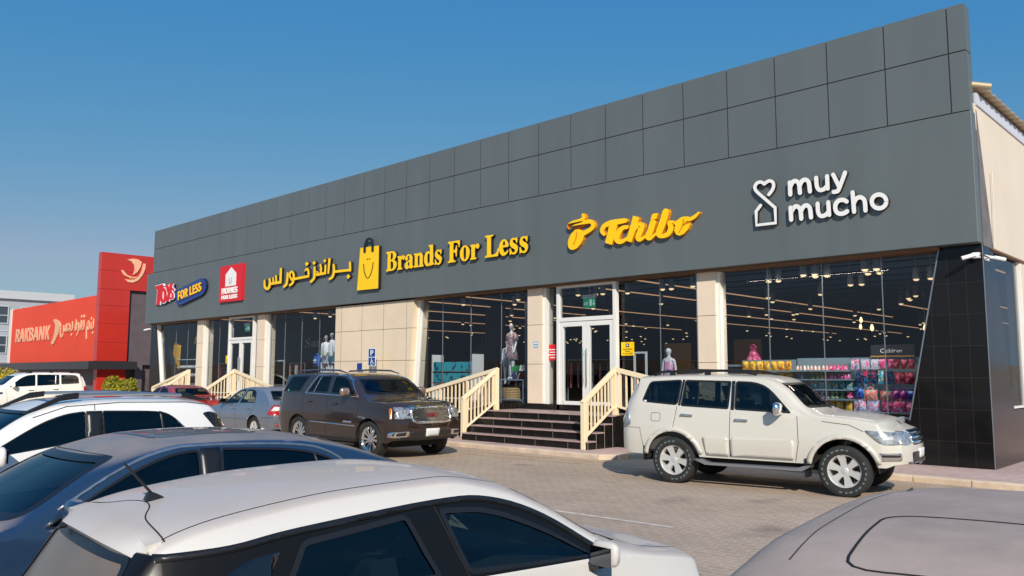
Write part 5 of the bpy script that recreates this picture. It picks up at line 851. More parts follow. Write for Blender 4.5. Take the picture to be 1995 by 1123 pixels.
def letters(parent, glyphs, name, mf, ms, depth=.085, off=0., yw=FY):
    """each glyph is a list of outline pieces; pieces of a glyph step forward by 1.5 mm so that no two faces share a plane"""
    st = 0
    for gl in glyphs:
        mb = MB()
        for pc in gl:
            st = (st + 1) % 9
            faced_prism(mb, pc, yw - depth - off - .0015 * st, yw - off * .9 - .0002 * st if off else yw + .001 * st)
        mb.build(name, [mf, ms], parent)

def text_mesh(body, size, extrude, offset=0., shear=0., align='LEFT', sx=1.):
    c = bpy.data.curves.new('t', 'FONT'); c.body = body; c.size = size; c.extrude = extrude; c.offset = offset; c.shear = shear; c.align_x = align; c.resolution_u = 3
    o = bpy.data.objects.new('t', c); COL.objects.link(o); bpy.context.view_layer.update()
    me = bpy.data.meshes.new_from_object(o.evaluated_get(bpy.context.evaluated_depsgraph_get())); bpy.data.objects.remove(o); bpy.data.curves.remove(c)
    return me

def text_parts(parent, body, name, x0, x1, z0, y, mf, ms, cap_h, depth=.08, offset=0., shear=0., track=1., basis=None):
    """a line of writing, one mesh per letter, fitted between x0 and x1 on the wall plane y (reading along +X)"""
    meshes = []; pen = 0.
    adv = lambda ch: text_width(ch)
    def text_width(s_):
        m_ = text_mesh(s_, 1, 0); w_ = max([v.co.x for v in m_.vertices] or [0]); bpy.data.meshes.remove(m_); return w_
    items = []
    for i, ch in enumerate(body):
        a = text_width('.' + body[:i + 1] + '.') ; b_ = text_width('.' + body[:i] + '.')
        items.append((ch, b_, a - b_))
    me = text_mesh(body, 1, 0); vx = [v.co.x for v in me.vertices]; vz = [v.co.y for v in me.vertices]; X0, X1 = min(vx), max(vx); bpy.data.meshes.remove(me)
    mH = text_mesh(body[0], 1, 0); H = max(v.co.y for v in mH.vertices); bpy.data.meshes.remove(mH)
    kx = (x1 - x0) / (X1 - X0); kz = cap_h / H
    base = items[0][1]
    for ch, p, w_ in items:
        if ch == ' ': continue
        me = text_mesh(ch, 1, .5, offset / kz if offset else 0, shear)
        fr = [abs(pl.normal.z) > .9 for pl in me.polygons]
        for v in me.vertices:
            u = x0 + (v.co.x + p - base - X0) * kx; h_ = v.co.y * kz; d = y if v.co.z > 0 else y + depth
            if basis: v.co = Vector(basis[0]) + Vector(basis[1]) * ((u - x0) / (x1 - x0)) + Vector(basis[2]) * (h_ / cap_h) + Vector(basis[3]) * (d - y)
            else: v.co = (u, d, z0 + h_)
        for pl, f in zip(me.polygons, fr): pl.material_index = 0 if f else 1
        finish(me, name, [mf, ms], parent)
Y_, A_, B_, W_ = MATS['sign_yellow'], MATS['sign_amber'], MATS['sign_black'], MATS['sign_white']
mb_ = lambda t: ''.join(chr(0x1D400 + ord(c) - 65) if c.isupper() else chr(0x1D41A + ord(c) - 97) if c.islower() else c for c in t)
ms_ = lambda t: ''.join(chr(0x1D5D4 + ord(c) - 65) if c.isupper() else chr(0x1D5EE + ord(c) - 97) if c.islower() else c for c in t)

t = thing('shop_sign', 'yellow serif words Brands For Less with black sides on the grey fascia', 'sign', group='signs on the grey fascia')
text_parts(t, mb_('Brands For Less'), 'letter', -22.22, -15.66, 5.33, FY - .11, Y_, B_, .645, .11, .012)
t = thing('shop_sign', 'yellow Arabic lettering with black sides left of the shopping bag emblem', 'sign', group='signs on the grey fascia')
letters(t, SIGN['ARA'], 'letter', Y_, B_, .11)
t = thing('shop_sign', 'yellow script word Tchibo with its coffee bean emblem on the fascia', 'sign', group='signs on the grey fascia')
letters(t, SIGN['TCH'][:1], 'emblem', Y_, A_, .1); letters(t, SIGN['TCH'][1:], 'letter', Y_, A_, .1)
for s_ in SIGN['TCH_SLIT']:
    q = MB(); q.prism(s_, FY - .1155, FY - .05, 'y'); q.build('bean_slit', A_, t)
t = thing('shop_sign', 'white rounded words muy mucho with a heart and house line emblem', 'sign', group='signs on the grey fascia')
letters(t, SIGN['MUY'][:1], 'emblem', W_, B_, .09); letters(t, SIGN['MUY'][1:], 'letter', W_, B_, .09)
t = thing('shop_sign', 'yellow shopping bag emblem with a smile and black handle', 'sign', group='signs on the grey fascia')
q = MB(); faced_prism(q, SIGN['BAG'], FY - .13, FY); q.build('bag', [Y_, B_], t)
q = MB(); q.prism(SIGN['BAGH'], FY - .15, FY - .115, 'y'); q.build('bag_handle', B_, t)
q = MB(); q.prism(SIGN['SMILE'], FY - .138, FY - .12, 'y'); q.build('smile', B_, t)
for e in SIGN['EYES']:
    q = MB(); q.prism(e, FY - .138, FY - .12, 'y'); q.build('eye', B_, t)
t = thing('shop_sign', 'square red panel sign with a white house and the words HOMES FOR LESS', 'sign', group='signs on the grey fascia')
q = MB(); q.prism([(-34.2, 6.54), (-32.17, 6.54), (-32.17, 4.96), (-34.2, 4.96)], FY - .1, FY, 'y'); q.build('panel', MATS['sign_red'], t, bevel=.01)
q = MB(); q.prism([(-33.2, 6.45), (-33.68, 6.16), (-33.68, 5.63), (-32.74, 5.63), (-32.74, 6.16)], FY - .112, FY - .08, 'y'); q.build('house', W_, t)
q = MB(); q.prism([(-33.36, 6.0), (-33.34, 6.0), (-33.31, 5.82), (-33.26, 5.76), (-33.21, 5.76), (-33.16, 5.82), (-33.13, 6.0), (-33.11, 6.0), (-33.14, 5.81), (-33.2, 5.735), (-33.27, 5.735), (-33.33, 5.81)], FY - .118, FY - .1, 'y'); q.build('smile', B_, t)
text_parts(t, ms_('HOMES'), 'letter', -33.98, -32.6, 5.32, FY - .12, W_, W_, .24, .03, .012); text_parts(t, ms_('FOR LESS'), 'letter', -33.98, -32.6, 5.08, FY - .12, W_, W_, .16, .03, .008)
t = thing('shop_sign', 'red cartoon word TOYS with white outline and blue backing at the far left', 'sign', group='signs on the grey fascia')
letters(t, SIGN['TOY_B'], 'letter_backing', MATS['sign_blue'], MATS['sign_navy'], .07); letters(t, SIGN['TOY_W'], 'letter_outline', W_, W_, .09); letters(t, SIGN['TOY_R'], 'letter', MATS['sign_red'], MATS['sign_red'], .11)
t = thing('shop_sign', 'blue slanted pill sign with yellow capitals FOR LESS', 'sign', group='signs on the grey fascia')
q = MB(); faced_prism(q, SIGN['PILL'], FY - .12, FY); q.build('panel', [MATS['sign_blue'], MATS['sign_navy']], t)
rg = inset(SIGN['PILL'], .07); rg2 = inset(SIGN['PILL'], .09); n = len(rg)
q = MB(); q.add([(x, FY - .124, z) for x, z in rg] + [(x, FY - .124, z) for x, z in rg2], [(i, (i + 1) % n, (i + 1) % n + n, i + n) for i in range(n)]); o = q.build('panel_line', MATS['sign_lightblue'], t)
ax = SIGN['PILL_AX']; o_ = Vector((ax[0][0], FY - .16, ax[0][1])); text_parts(t, ms_('FOR LESS'), 'letter', 0, 1, 0, 0, Y_, A_, 1, .04, .02, basis=(o_, (ax[1][0] - ax[0][0], 0, ax[1][1] - ax[0][1]), (ax[2][0] - ax[0][0], 0, ax[2][1] - ax[0][1]), (0, 1, 0)))

# ---------------------------------------------------------------- notices, cameras and small fittings on the front
def panel_sign(name, label, x0, x1, z0, z1, y, bg, lines, ink, cat='notice', group=None, d=.006):
    t = thing(name, label, cat, group=group)
    q = MB(); q.box(x0, x1, y, y + d, z0, z1); q.build('panel', bg, t)
    for txt, lz, lh, a, b_ in lines: text_parts(t, txt, 'letter', x0 + (x1 - x0) * a, x0 + (x1 - x0) * b_, z0 + (z1 - z0) * lz, y - .004, ink, ink, (z1 - z0) * lh, .004)
    return t
panel_sign('window_notice', 'red notice on the glass strip left of the main doors', -15.40, -15.06, 2.24, 2.69, GY - .02, MATS['sign_red'], [], W_)
t = [o for o in bpy.data.objects if o.name == 'window_notice'][0]
for k, (a, b_) in enumerate(((.1, .9), (.2, .86), (.1, .9), (.22, .8))):
    q = MB(); z = 2.53 - .075 * k
    for j in range(5): q.box(-15.40 + .34 * (a + (b_ - a) * j / 5), -15.40 + .34 * (a + (b_ - a) * (j + .8) / 5), GY - .024, GY - .02, z, z + .028)
    q.build('text_line', W_, t)
t = panel_sign('window_notice', 'yellow notice with a black emblem on the glass right of the main doors', -12.84, -12.43, 2.34, 2.69, GY - .02, Y_, [], B_)
q = MB(); q.box(-12.69, -12.59, GY - .024, GY - .02, 2.56, 2.65); q.build('emblem', B_, t); q = MB(); q.prism([(-12.64, 2.575), (-12.67, 2.61), (-12.66, 2.63), (-12.64, 2.62), (-12.62, 2.63), (-12.61, 2.61)], GY - .028, GY - .023); q.build('emblem_heart', W_, t)
for s_, z, a, b_ in (('PLEASE WEAR', 2.49, -12.79, -12.48), ('MASK', 2.435, -12.71, -12.56), ('AT ALL TIMES', 2.375, -12.79, -12.48)): text_parts(t, s_, 'letter', a, b_, z, GY - .024, B_, B_, .032, .003)
panel_sign('window_notice', 'yellow notice on the glass left of the far left doors', -34.52, -34.13, 2.3, 2.65, GY - .02, Y_, [('PLEASE WEAR', .38, .09, .12, .88), ('MASK', .24, .09, .3, .7), ('AT ALL TIMES', .1, .09, .12, .88)], B_)
panel_sign('window_notice', 'red notice on the glass strip right of the far left doors', -31.78, -31.53, 2.2, 2.64, GY - .02, MATS['sign_red'], [], W_)
for k in range(4):
    q = MB(); q.box(-31.755, -31.56 - .03 * (k % 2), GY - .024, GY - .02, 2.5 - .065 * k, 2.53 - .065 * k); q.build('text_line', W_, bpy.data.objects['window_notice.003'])
panel_sign('number_plate', 'small blue and white plate on the beige column left of the main doors', -15.79, -15.61, 2.6, 2.78, WY - .008, mat('plate_blue', srgb(120, 175, 200), .5), [], W_, 'plate')
q = MB(); q.box(-15.77, -15.63, WY - .012, WY - .008, 2.71, 2.75); q.box(-15.77, -15.63, WY - .012, WY - .008, 2.63, 2.66); q.build('plate_lines', W_, bpy.data.objects['number_plate'])
mat('exit_green', srgb(0, 150, 100), .4, emit=srgb(0, 150, 100), es=.5); mat('exit_white', (.85, .85, .85), .4, emit=(.8, .9, .85), es=.4)
for dx, lb in ((0, 'green exit sign hanging behind the glass above the main doors'), (-19.2, 'green exit sign hanging behind the glass above the far left doors')):
    t = thing('exit_sign', lb, 'exit sign', (dx, 0, 0)); y = 17.9
    q = MB(); q.box(-14.46, -13.97, y, y + .08, 3.97, 4.07); q.tube([(-14.2, y + .04, 4.07), (-14.2, y + .04, 5.6)], .012, 6); q.build('lamp_box', MATS['white_frame'], t)
    q = MB(); q.box(-14.43, -14.0, y + .03, y + .045, 3.70, 3.97); q.build('panel', MATS['exit_green'], t)
    text_parts(t, 'EXIT', 'letter', -14.40, -14.24, 3.78, y + .026, MATS['exit_white'], MATS['exit_white'], .08, .004)
    q = MB(); q.box(-14.20, -14.12, y + .024, y + .03, 3.76, 3.93); q.prism([(-14.07, 3.92), (-14.04, 3.92), (-14.04, 3.82), (-14.01, 3.82), (-14.055, 3.75), (-14.1, 3.82), (-14.07, 3.82)], y + .024, y + .03); q.build('pictogram', MATS['exit_white'], t)
mat('alarm_red', (.28, .02, .02), .3); mat('camera_white', (.82, .82, .82), .3)
q = MB(); q.lathe([(0, -.05), (.05, -.045), (.09, -.01), (.10, .06)], (-22.06, 17.28, 4.20), 20, 'y'); tag(q.build('alarm_bell', MATS['alarm_red'], smooth=40), 'round red alarm bell under the fascia above the blank beige panel', 'alarm bell')
def cctv(label, p, d, s_=.72):
    t = thing('security_camera', label, 'camera', p, 0, 'security cameras on the shop'); d = Vector(d).normalized()
    q = MB(); a = -d * .1; q.tube([a * s_, (a + d * .02) * s_, d * .2 * s_, d * .215 * s_], [.045 * s_, .055 * s_, .055 * s_, .05 * s_], 12); q.build('camera_body', MATS['camera_white'], t, 40)
    q = MB(); q.tube([d * .214 * s_, d * .219 * s_], .036 * s_, 12); q.build('lens', MATS['black_gloss'], t)
    return t
t = cctv('white security camera on the granite pillar pointing along the front', (-4.37, 17.12, 4.10), (-.75, -.5, -.25)); q = MB(); q.box(-.0, .13, .12, .23, -.03, .08); q.bar((.03, .0, .02), (.08, .15, .03), .05, .05); q.build('bracket', MATS['camera_white'], t, bevel=.01)
t = cctv('white security camera on the pillar corner pointing along the short side', (-4.02, 17.62, 4.08), (.45, .55, -.12)); q = MB(); q.box(-.19, -.13, -.2, .0, -.05, .06); q.bar((-.15, -.1, .03), (0, 0, .0), .05, .05); q.build('bracket', MATS['camera_white'], t, bevel=.01)
t = cctv('white security camera on the dark pillar at the far left end of the shop', (-42.42, 17.2, 4.08), (-.8, -.5, -.2)); q = MB(); q.bar((0, 0, .02), (.2, .16, .04), .05, .05); q.build('bracket', MATS['camera_white'], t)
q = MB(); q.tube([(-4.30, 17.33, 4.13), (-4.22, 17.25, 4.12), (-4.15, 17.3, 4.10), (-4.12, 17.45, 4.08)], .012, 6); tag(q.build('camera_cable', MATS['black_trim'], smooth=60), 'black cable looping between the two corner security cameras', 'cable')

# disabled parking signs on posts
def park_sign(label, x, y, z1, w, h):
    t = thing('parking_sign', label, 'sign', (x, y, .1))
    q = MB(); q.tube([(0, .03, 0), (0, .03, z1 - .15)], .025, 8); q.build('post', MATS['satin_metal'], t, 40)
    q = MB(); q.box(-w / 2, w / 2, -.006, .004, z1 - .1 - h, z1 - .1); q.build('panel', mat('sign_cream', srgb(215, 232, 222), .5), t)
    return t
bl = mat('parking_blue', srgb(16, 60, 140), .45)
t = park_sign('blue and white disabled parking sign on a post before the blank panel', -22.72, 16.80, 2.72, .43, .61)
q = MB(); q.box(-.18, .18, -.011, -.006, 2.33, 2.59); q.build('upper_square', bl, t); q = MB(); q.box(-.18, .18, -.011, -.006, 2.035, 2.3); q.build('lower_square', bl, t)
text_parts(t, ms_('P'), 'letter', -.075, .085, 2.37, -.016, W_, W_, .18, .005)
q = MB(); q.lathe([(.0, -.015), (.02, -.015), (.02, -.011)], (-.015, 0, 2.265), 10, 'y'); q.bar((-.012, -.013, 2.24), (-.005, -.013, 2.15), .03, .005, up=(0, 1, 0)); q.bar((-.008, -.013, 2.205), (.055, -.013, 2.20), .018, .005, up=(0, 1, 0)); q.bar((-.005, -.013, 2.15), (.065, -.013, 2.145), .026, .005, up=(0, 1, 0)); q.bar((.065, -.013, 2.15), (.1, -.013, 2.08), .022, .005, up=(0, 1, 0))
for k in range(10):
    a0 = pi * (.62 + 1.1 * k / 10); a1 = pi * (.62 + 1.1 * (k + 1) / 10); q.bar((.005 + .065 * cos(a0), -.0132 - .0003 * (k % 2), 2.125 + .065 * sin(a0)), (.005 + .065 * cos(a1), -.0132 - .0003 * (k % 2), 2.125 + .065 * sin(a1)), .018, .004, up=(0, 1, 0))
q.build('wheelchair_symbol', W_, t)
t = park_sign('small plain blue sign on a post just behind the disabled parking sign', -23.62, 16.95, 2.22, .3, .26)
q = MB(); q.box(-.15, .15, -.011, -.006, 1.86, 2.12); q.build('square', bl, t)
# ---------------------------------------------------------------- inside the shop, seen through the glass
mat('led_warm', (1, .6, .3), .5, emit=(1.0, .56, .28), es=.7); mat('spot_glow', (1, .8, .5), .5, emit=(1.0, .70, .36), es=1.4); mat('spot_can', srgb(150, 155, 165), .5)
mat('shelf_grey', srgb(120, 140, 150), .5); mat('shelf_white', (.75, .75, .74), .5); mat('mannequin', (.72, .73, .74), .3)
def shared(mb, name, mats, smooth=0): o = mb.build(name, mats, smooth=smooth); me = o.data; bpy.data.objects.remove(o); return me
def place(me, name, loc, label, cat, group, rz=0, sc=None):
    o = bpy.data.objects.new(name, me); COL.objects.link(o); o.location = loc; o.rotation_euler = (0, 0, rz)
    if sc: o.scale = sc
    return tag(o, label, cat, group)
# long warm light lines under the ceiling, running away from the glass
for x, y0, y1, z in ((-13.95, 18.2, 41, 4.6), (-16.25, 21, 52, 4.62), (-21.5, 19, 36, 4.6), (-24.0, 19.8, 30, 4.6), (-22.4, 37, 55, 4.6), (-32.4, 19, 35, 4.6), (-39.8, 18.5, 40, 4.6), (-11.2, 34, 58, 4.6), (-19.2, 34, 58, 4.62), (-8.6, 36, 58, 4.6), (-5.6, 19, 30, 4.6), (-27.6, 22, 44, 4.6)):
    g = MB(); g.box(x - .011, x + .011, y0, y1, z, z + .03, 0); g.box(x - .05, x + .05, y0, y1, z + .041, z + .12, 1)
    o = g.build('light_line', [MATS['led_warm'], MATS['beam_grey']]); tag(o, 'thin warm light line under the dark shop ceiling, running away from the glass', 'strip light', 'warm light lines under the shop ceiling')
g = MB(); g.tube([(0, 0, .13), (0, 0, 1.0)], .015, 6, 0); g.lathe([(0, .13), (.075, .13), (.085, -.13), (.075, -.13)], n=14, mi=0); g.lathe([(.07, -.125), (.06, -.155), (.03, -.17), (0, -.175)], n=12, mi=1)
can = shared(g, 'track_spotlight', [MATS['spot_can'], MATS['spot_glow']], 40)
spots = []
for x, y in ((-8.15, 18.25), (-7.9, 18.3), (-9.33, 18.9), (-9.1, 18.95), (-8.06, 18.7), (-7.8, 18.75), (-6.73, 18.2), (-6.5, 18.25), (-8.16, 21.05), (-7.9, 21.1), (-6.95, 18.97), (-6.7, 19), (-5.23, 18.3), (-5.05, 18.32), (-6.52, 20.88), (-6.2, 20.9), (-8.35, 25.96), (-12.3, 18.7), (-12.05, 18.75), (-11.3, 18.6), (-11.05, 18.6), (-12.0, 20.3), (-11.7, 20.3),
             (-14.5, 18.6), (-14.25, 18.6), (-15.0, 18.4), (-13.6, 18.9), (-16.6, 19.0), (-17.3, 18.3), (-19.9, 18.4), (-18.6, 19.5), (-28, 18.6), (-29.4, 18.8), (-27, 18.5), (-26.2, 19.2), (-33.2, 19)): spots.append((x, y))
for k in range(190):
    y = 22 + 34 * RND.random() ** .9; x = -.0 - y * RND.uniform(.28, 1.35)
    if -41 < x < -5: spots.append((x, y))
for x, y in spots: place(can, 'track_spotlight', (x, y, 4.28), 'grey cylindrical spotlight hanging from the dark ceiling inside the shop', 'spotlight', 'ceiling spotlights inside the shop', RND.uniform(0, 6))
# wide area lamps added to brighten the goods, standing in for the nearest spotlights
for x, y, e in ((-7.6, 17.68, 95), (-12.0, 18.2, 12), (-17.6, 18.0, 18), (-20.4, 18.1, 18), (-28.0, 18.1, 14), (-36.5, 18.2, 16), (-40, 18.1, 16)):
    l_ = bpy.data.lights.new('goods_fill_lamp', 'AREA'); l_.shape = 'RECTANGLE'; l_.size = 3.2 if x > -8 else 1.6; l_.size_y = .3; l_.energy = e; l_.color = (1, .84, .66)
    o = bpy.data.objects.new('goods_fill_lamp', l_); COL.objects.link(o); o.location = (x, y, 4.05); o.rotation_euler = (radians(14), 0, 0)
# pendant bulbs at the back
g = MB(); g.lathe([(0, -.09), (.04, -.05), (.05, 0), (.035, .06), (.02, .1)], n=12, mi=0); g.tube([(0, 0, .1), (0, 0, 1.5)], .008, 5, 1); bulb = shared(g, 'pendant_bulb', [mat('bulb_glow', (1, .8, .5), .5, emit=(1, .72, .36), es=2.5), MATS['black_trim']], 60)
for x, y, z in ((-9.8, 26, 3.55), (-8.2, 22.5, 3.1), (-10.2, 27, 3.4), (-17.4, 22, 3.6), (-6.9, 22.6, 3.05)): place(bulb, 'pendant_bulb', (x, y, z), 'bright bare bulb hanging on a cord inside the shop', 'bulb', 'bare bulbs hanging inside the shop')

def printed(name, c, c2, c3, sc=14.):
    if name in MATS: return MATS[name]
    M, n, b, L = node_mat(name); tc = n.nodes.new('ShaderNodeTexCoord'); no = n.nodes.new('ShaderNodeTexNoise'); no.inputs['Scale'].default_value = sc; no.inputs['Detail'].default_value = 1
    oi = n.nodes.new('ShaderNodeObjectInfo'); ad = n.nodes.new('ShaderNodeVectorMath'); ml = n.nodes.new('ShaderNodeVectorMath'); ml.operation = 'SCALE'; ml.inputs['Scale'].default_value = 3; L(oi.outputs['Location'], ml.inputs[0]); L(tc.outputs['Object'], ad.inputs[0]); L(ml.outputs[0], ad.inputs[1]); L(ad.outputs[0], no.inputs['Vector'])
    r = n.nodes.new('ShaderNodeValToRGB'); r.color_ramp.interpolation = 'CONSTANT'; e = r.color_ramp.elements; e[0].color = (*c2, 1); e[0].position = 0; e[1].color = (*c, 1); e[1].position = .42; q = e.new(.6); q.color = (*c3, 1)
    L(no.outputs['Fac'], r.inputs[0]); L(r.outputs[0], b.inputs['Base Color']); b.inputs['Roughness'].default_value = .35; return M
C_ = lambda *a: srgb(*a)
printed('pk_yellow', C_(235, 170, 40), C_(250, 215, 90), C_(190, 80, 40)); printed('pk_pink', C_(230, 80, 140), C_(245, 170, 200), C_(200, 30, 80)); printed('pk_white', C_(225, 215, 225), C_(240, 130, 170), C_(150, 170, 215)); printed('pk_cream', C_(235, 205, 185), C_(240, 150, 150), C_(245, 235, 225))
printed('pk_teal', C_(60, 160, 180), C_(240, 180, 70), C_(230, 230, 225)); printed('pk_navy', C_(25, 45, 90), C_(50, 110, 150), C_(200, 60, 90)); printed('pk_green', C_(60, 150, 90), C_(220, 160, 150), C_(225, 215, 215)); printed('pk_purple', C_(140, 30, 130), C_(200, 60, 150), C_(60, 30, 110)); printed('pk_red', C_(190, 30, 50), C_(235, 120, 150), C_(120, 20, 40)); printed('pk_blue', C_(30, 80, 180), C_(80, 150, 220), C_(20, 30, 90)); printed('pk_olive', C_(150, 170, 60), C_(220, 215, 120), C_(60, 110, 70)); printed('pk_coral', C_(235, 120, 110), C_(245, 190, 170), C_(120, 180, 160))
def pouch_mesh(w, h, d):
    g = MB(); nu, nv = 6, 7; V = []
    for s_ in (-1, 1):
        for j in range(nv + 1):
            for i in range(nu + 1):
                u, v = i / nu, j / nv; bulge = sin(pi * u) ** .7 * sin(pi * min(1, v * 1.05)) ** .8
                V.append(((u - .5) * w * (1 - .06 * sin(pi * v)), s_ * d / 2 * bulge - .001 * s_, v * h))
    N = (nu + 1) * (nv + 1); F = []
    for s_ in (0, 1):
        for j in range(nv):
            for i in range(nu):
                a = s_ * N + j * (nu + 1) + i; F.append((a, a + 1, a + nu + 2, a + nu + 1))
    return g.add(V, F)
def bottle_mesh(r, h):
    g = MB(); return g.lathe([(0, 0), (r, .005), (r, h * .62), (r * .75, h * .74), (r * .45, h * .78), (r * .5, h * .8), (r * .5, h), (0, h)], n=12)
def doll_mesh(w, h):
    g = MB(); g.lathe([(0, 0), (w * .5, .01), (w * .42, h * .3), (w * .25, h * .55), (w * .18, h * .6), (w * .36, h * .72), (w * .38, h * .85), (w * .2, h * .98), (0, h)], n=12); return g
def bag_mesh(w, h):
    g = pouch_mesh(w, h * .78, .12); g.tube([(-.18 * w, 0, h * .72), (-.16 * w, 0, h * .92), (0, 0, h), (.16 * w, 0, h * .92), (.18 * w, 0, h * .72)], .012, 6); return g
def box_mesh(w, h, d): g = MB(); g.box(-w / 2, w / 2, -d / 2, d / 2, 0, h); return g
ORD = ['first', 'second', 'third', 'fourth', 'fifth', 'sixth', 'seventh', 'eighth', 'ninth', 'tenth', 'eleventh', 'twelfth']
# the display wall of toys and bottles behind the corner window
t = thing('display_shelf', 'grey pegboard display wall of packets, bottles and bags behind the corner window', 'shelf', (0, 18.42, 0))
g = MB(); g.box(-8.45, -5.78, 0, .05, 1.0, 2.23); g.build('pegboard', MATS['shelf_grey'], t); g = MB(); g.box(-9.85, -8.47, 0, .05, 1.0, 2.2); g.build('pegboard', MATS['shelf_grey'], t)
for z, x0, x1 in ((1.95, -8.45, -7.2), (1.755, -8.45, -7.1), (1.94, -9.85, -8.47), (1.76, -9.85, -8.47), (1.53, -8.45, -7.1), (1.32, -8.45, -7.1), (1.06, -9.85, -5.8)):
    g = MB(); g.box(x0, x1, -.36, -.001, z - .03, z); g.build('shelf_board', MATS['shelf_grey'], t)
g = MB(); g.box(-6.75, -5.85, -.03, -.001, 2.27, 2.5); g.build('header_board', MATS['room_dark'], t); g = MB(); g.box(-6.75, -5.85, -.06, 0, 2.235, 2.265); g.build('header_rail', mat('header_gold', srgb(190, 140, 60), .5), t)
text_parts(t, 'Children', 'header_letter', -6.55, -6.10, 2.33, -.036, W_, W_, .085, .005)
rows = [('top', 'snack pouch', 'yellow', 'pk_yellow', 1.95, -9.7, -8.62, 7, ('p', .17, .22, .07)), ('second', 'snack pouch', 'orange-yellow', 'pk_yellow', 1.77, -9.7, -8.62, 7, ('p', .17, .165, .07)),
        ('top', 'bottle', 'cream and pink', 'pk_cream', 1.95, -8.38, -7.68, 9, ('b', .03, .115)), ('top', 'tube', 'magenta and blue', 'pk_pink', 1.95, -7.6, -7.26, 5, ('b', .035, .13)),
        ('top', 'bib pack', 'white and pink', 'pk_white', 1.975, -7.08, -6.65, 3, ('p', .19, .215, .03)), ('top', 'toy pack', 'hot pink', 'pk_pink', 1.99, -6.47, -6.32, 2, ('p', .14, .2, .05)), ('top', 'toy pack', 'pink and green', 'pk_red', 1.98, -6.2, -5.9, 3, ('p', .13, .2, .05)),
        ('second', 'jar', 'pale blue', 'pk_teal', 1.755, -8.27, -8.27, 1, ('d', .07, .13)), ('second', 'jar', 'olive green', 'pk_olive', 1.755, -8.0, -7.8, 3, ('d', .08, .145)), ('second', 'bottle', 'bright pink', 'pk_pink', 1.755, -7.72, -7.2, 8, ('b', .032, .11)),
        ('second', 'hairbrush pack', 'navy blue', 'pk_navy', 1.66, -7.0, -6.7, 3, ('p', .12, .29, .03)), ('second', 'hairbrush pack', 'teal and pink', 'pk_teal', 1.66, -6.53, -6.53, 1, ('p', .12, .29, .03)), ('second', 'hairbrush pack', 'dark violet', 'pk_navy', 1.66, -6.35, -6.35, 1, ('p', .14, .27, .03)), ('second', 'shoe bag', 'red and white', 'pk_red', 1.66, -6.15, -5.95, 2, ('p', .2, .24, .09)),
        ('third', 'toy bag', 'orange and teal', 'pk_teal', 1.53, -8.0, -7.22, 6, ('p', .14, .17, .06)), ('fourth', 'doll', 'white and pink', 'pk_white', 1.32, -8.1, -7.8, 3, ('d', .12, .18)), ('fourth', 'doll', 'green capped', 'pk_green', 1.32, -7.68, -7.36, 4, ('d', .115, .18)), ('fourth', 'ball', 'hot pink', 'pk_pink', 1.34, -7.2, -7.2, 1, ('d', .16, .15)),
        ('fourth', 'rucksack', 'blue', 'pk_blue', 1.34, -7.0, -7.0, 1, ('g', .2, .26)), ('fourth', 'satchel', 'salmon pink', 'pk_coral', 1.30, -6.76, -6.76, 1, ('g', .3, .29)), ('fourth', 'satchel', 'plain coral', 'pk_coral', 1.30, -6.45, -6.45, 1, ('g', .26, .27)), ('fourth', 'lunch bag', 'purple', 'pk_purple', 1.33, -6.24, -6.08, 2, ('g', .18, .24)), ('fourth', 'lunch bag', 'dark blue', 'pk_blue', 1.33, -5.92, -5.92, 1, ('g', .2, .24)),
        ('bottom', 'toy bag', 'yellow and blue', 'pk_yellow', 1.06, -7.65, -7.25, 3, ('p', .16, .21, .07)), ('bottom', 'handbag', 'pink and white', 'pk_white', 1.06, -7.0, -6.72, 2, ('g', .27, .32)), ('bottom', 'handbag', 'red and lilac', 'pk_pink', 1.06, -6.42, -5.95, 3, ('g', .26, .30))]
for row, kind, colr, M, z, x0, x1, n, gm in rows:
    me = shared({'p': lambda: pouch_mesh(*gm[1:]), 'b': lambda: bottle_mesh(*gm[1:]), 'd': lambda: doll_mesh(*gm[1:]), 'g': lambda: bag_mesh(*gm[1:])}[gm[0]](), kind.replace(' ', '_'), [MATS[M]], 60)
    for k in range(n):
        x = x0 if n == 1 else x0 + (x1 - x0) * k / (n - 1)
        lb = f'{colr} {kind}, {row} row of the display wall' + (f', {ORD[k]} from left' if n > 1 else '')
        place(me, kind.replace(' ', '_'), (x + RND.uniform(-.008, .008), 18.42 - (.16 if gm[0] in 'bd' else .1) + RND.uniform(-.02, .02), z), lb, kind.split()[-1], f'{kind}s on the display wall', RND.uniform(-.15, .15))

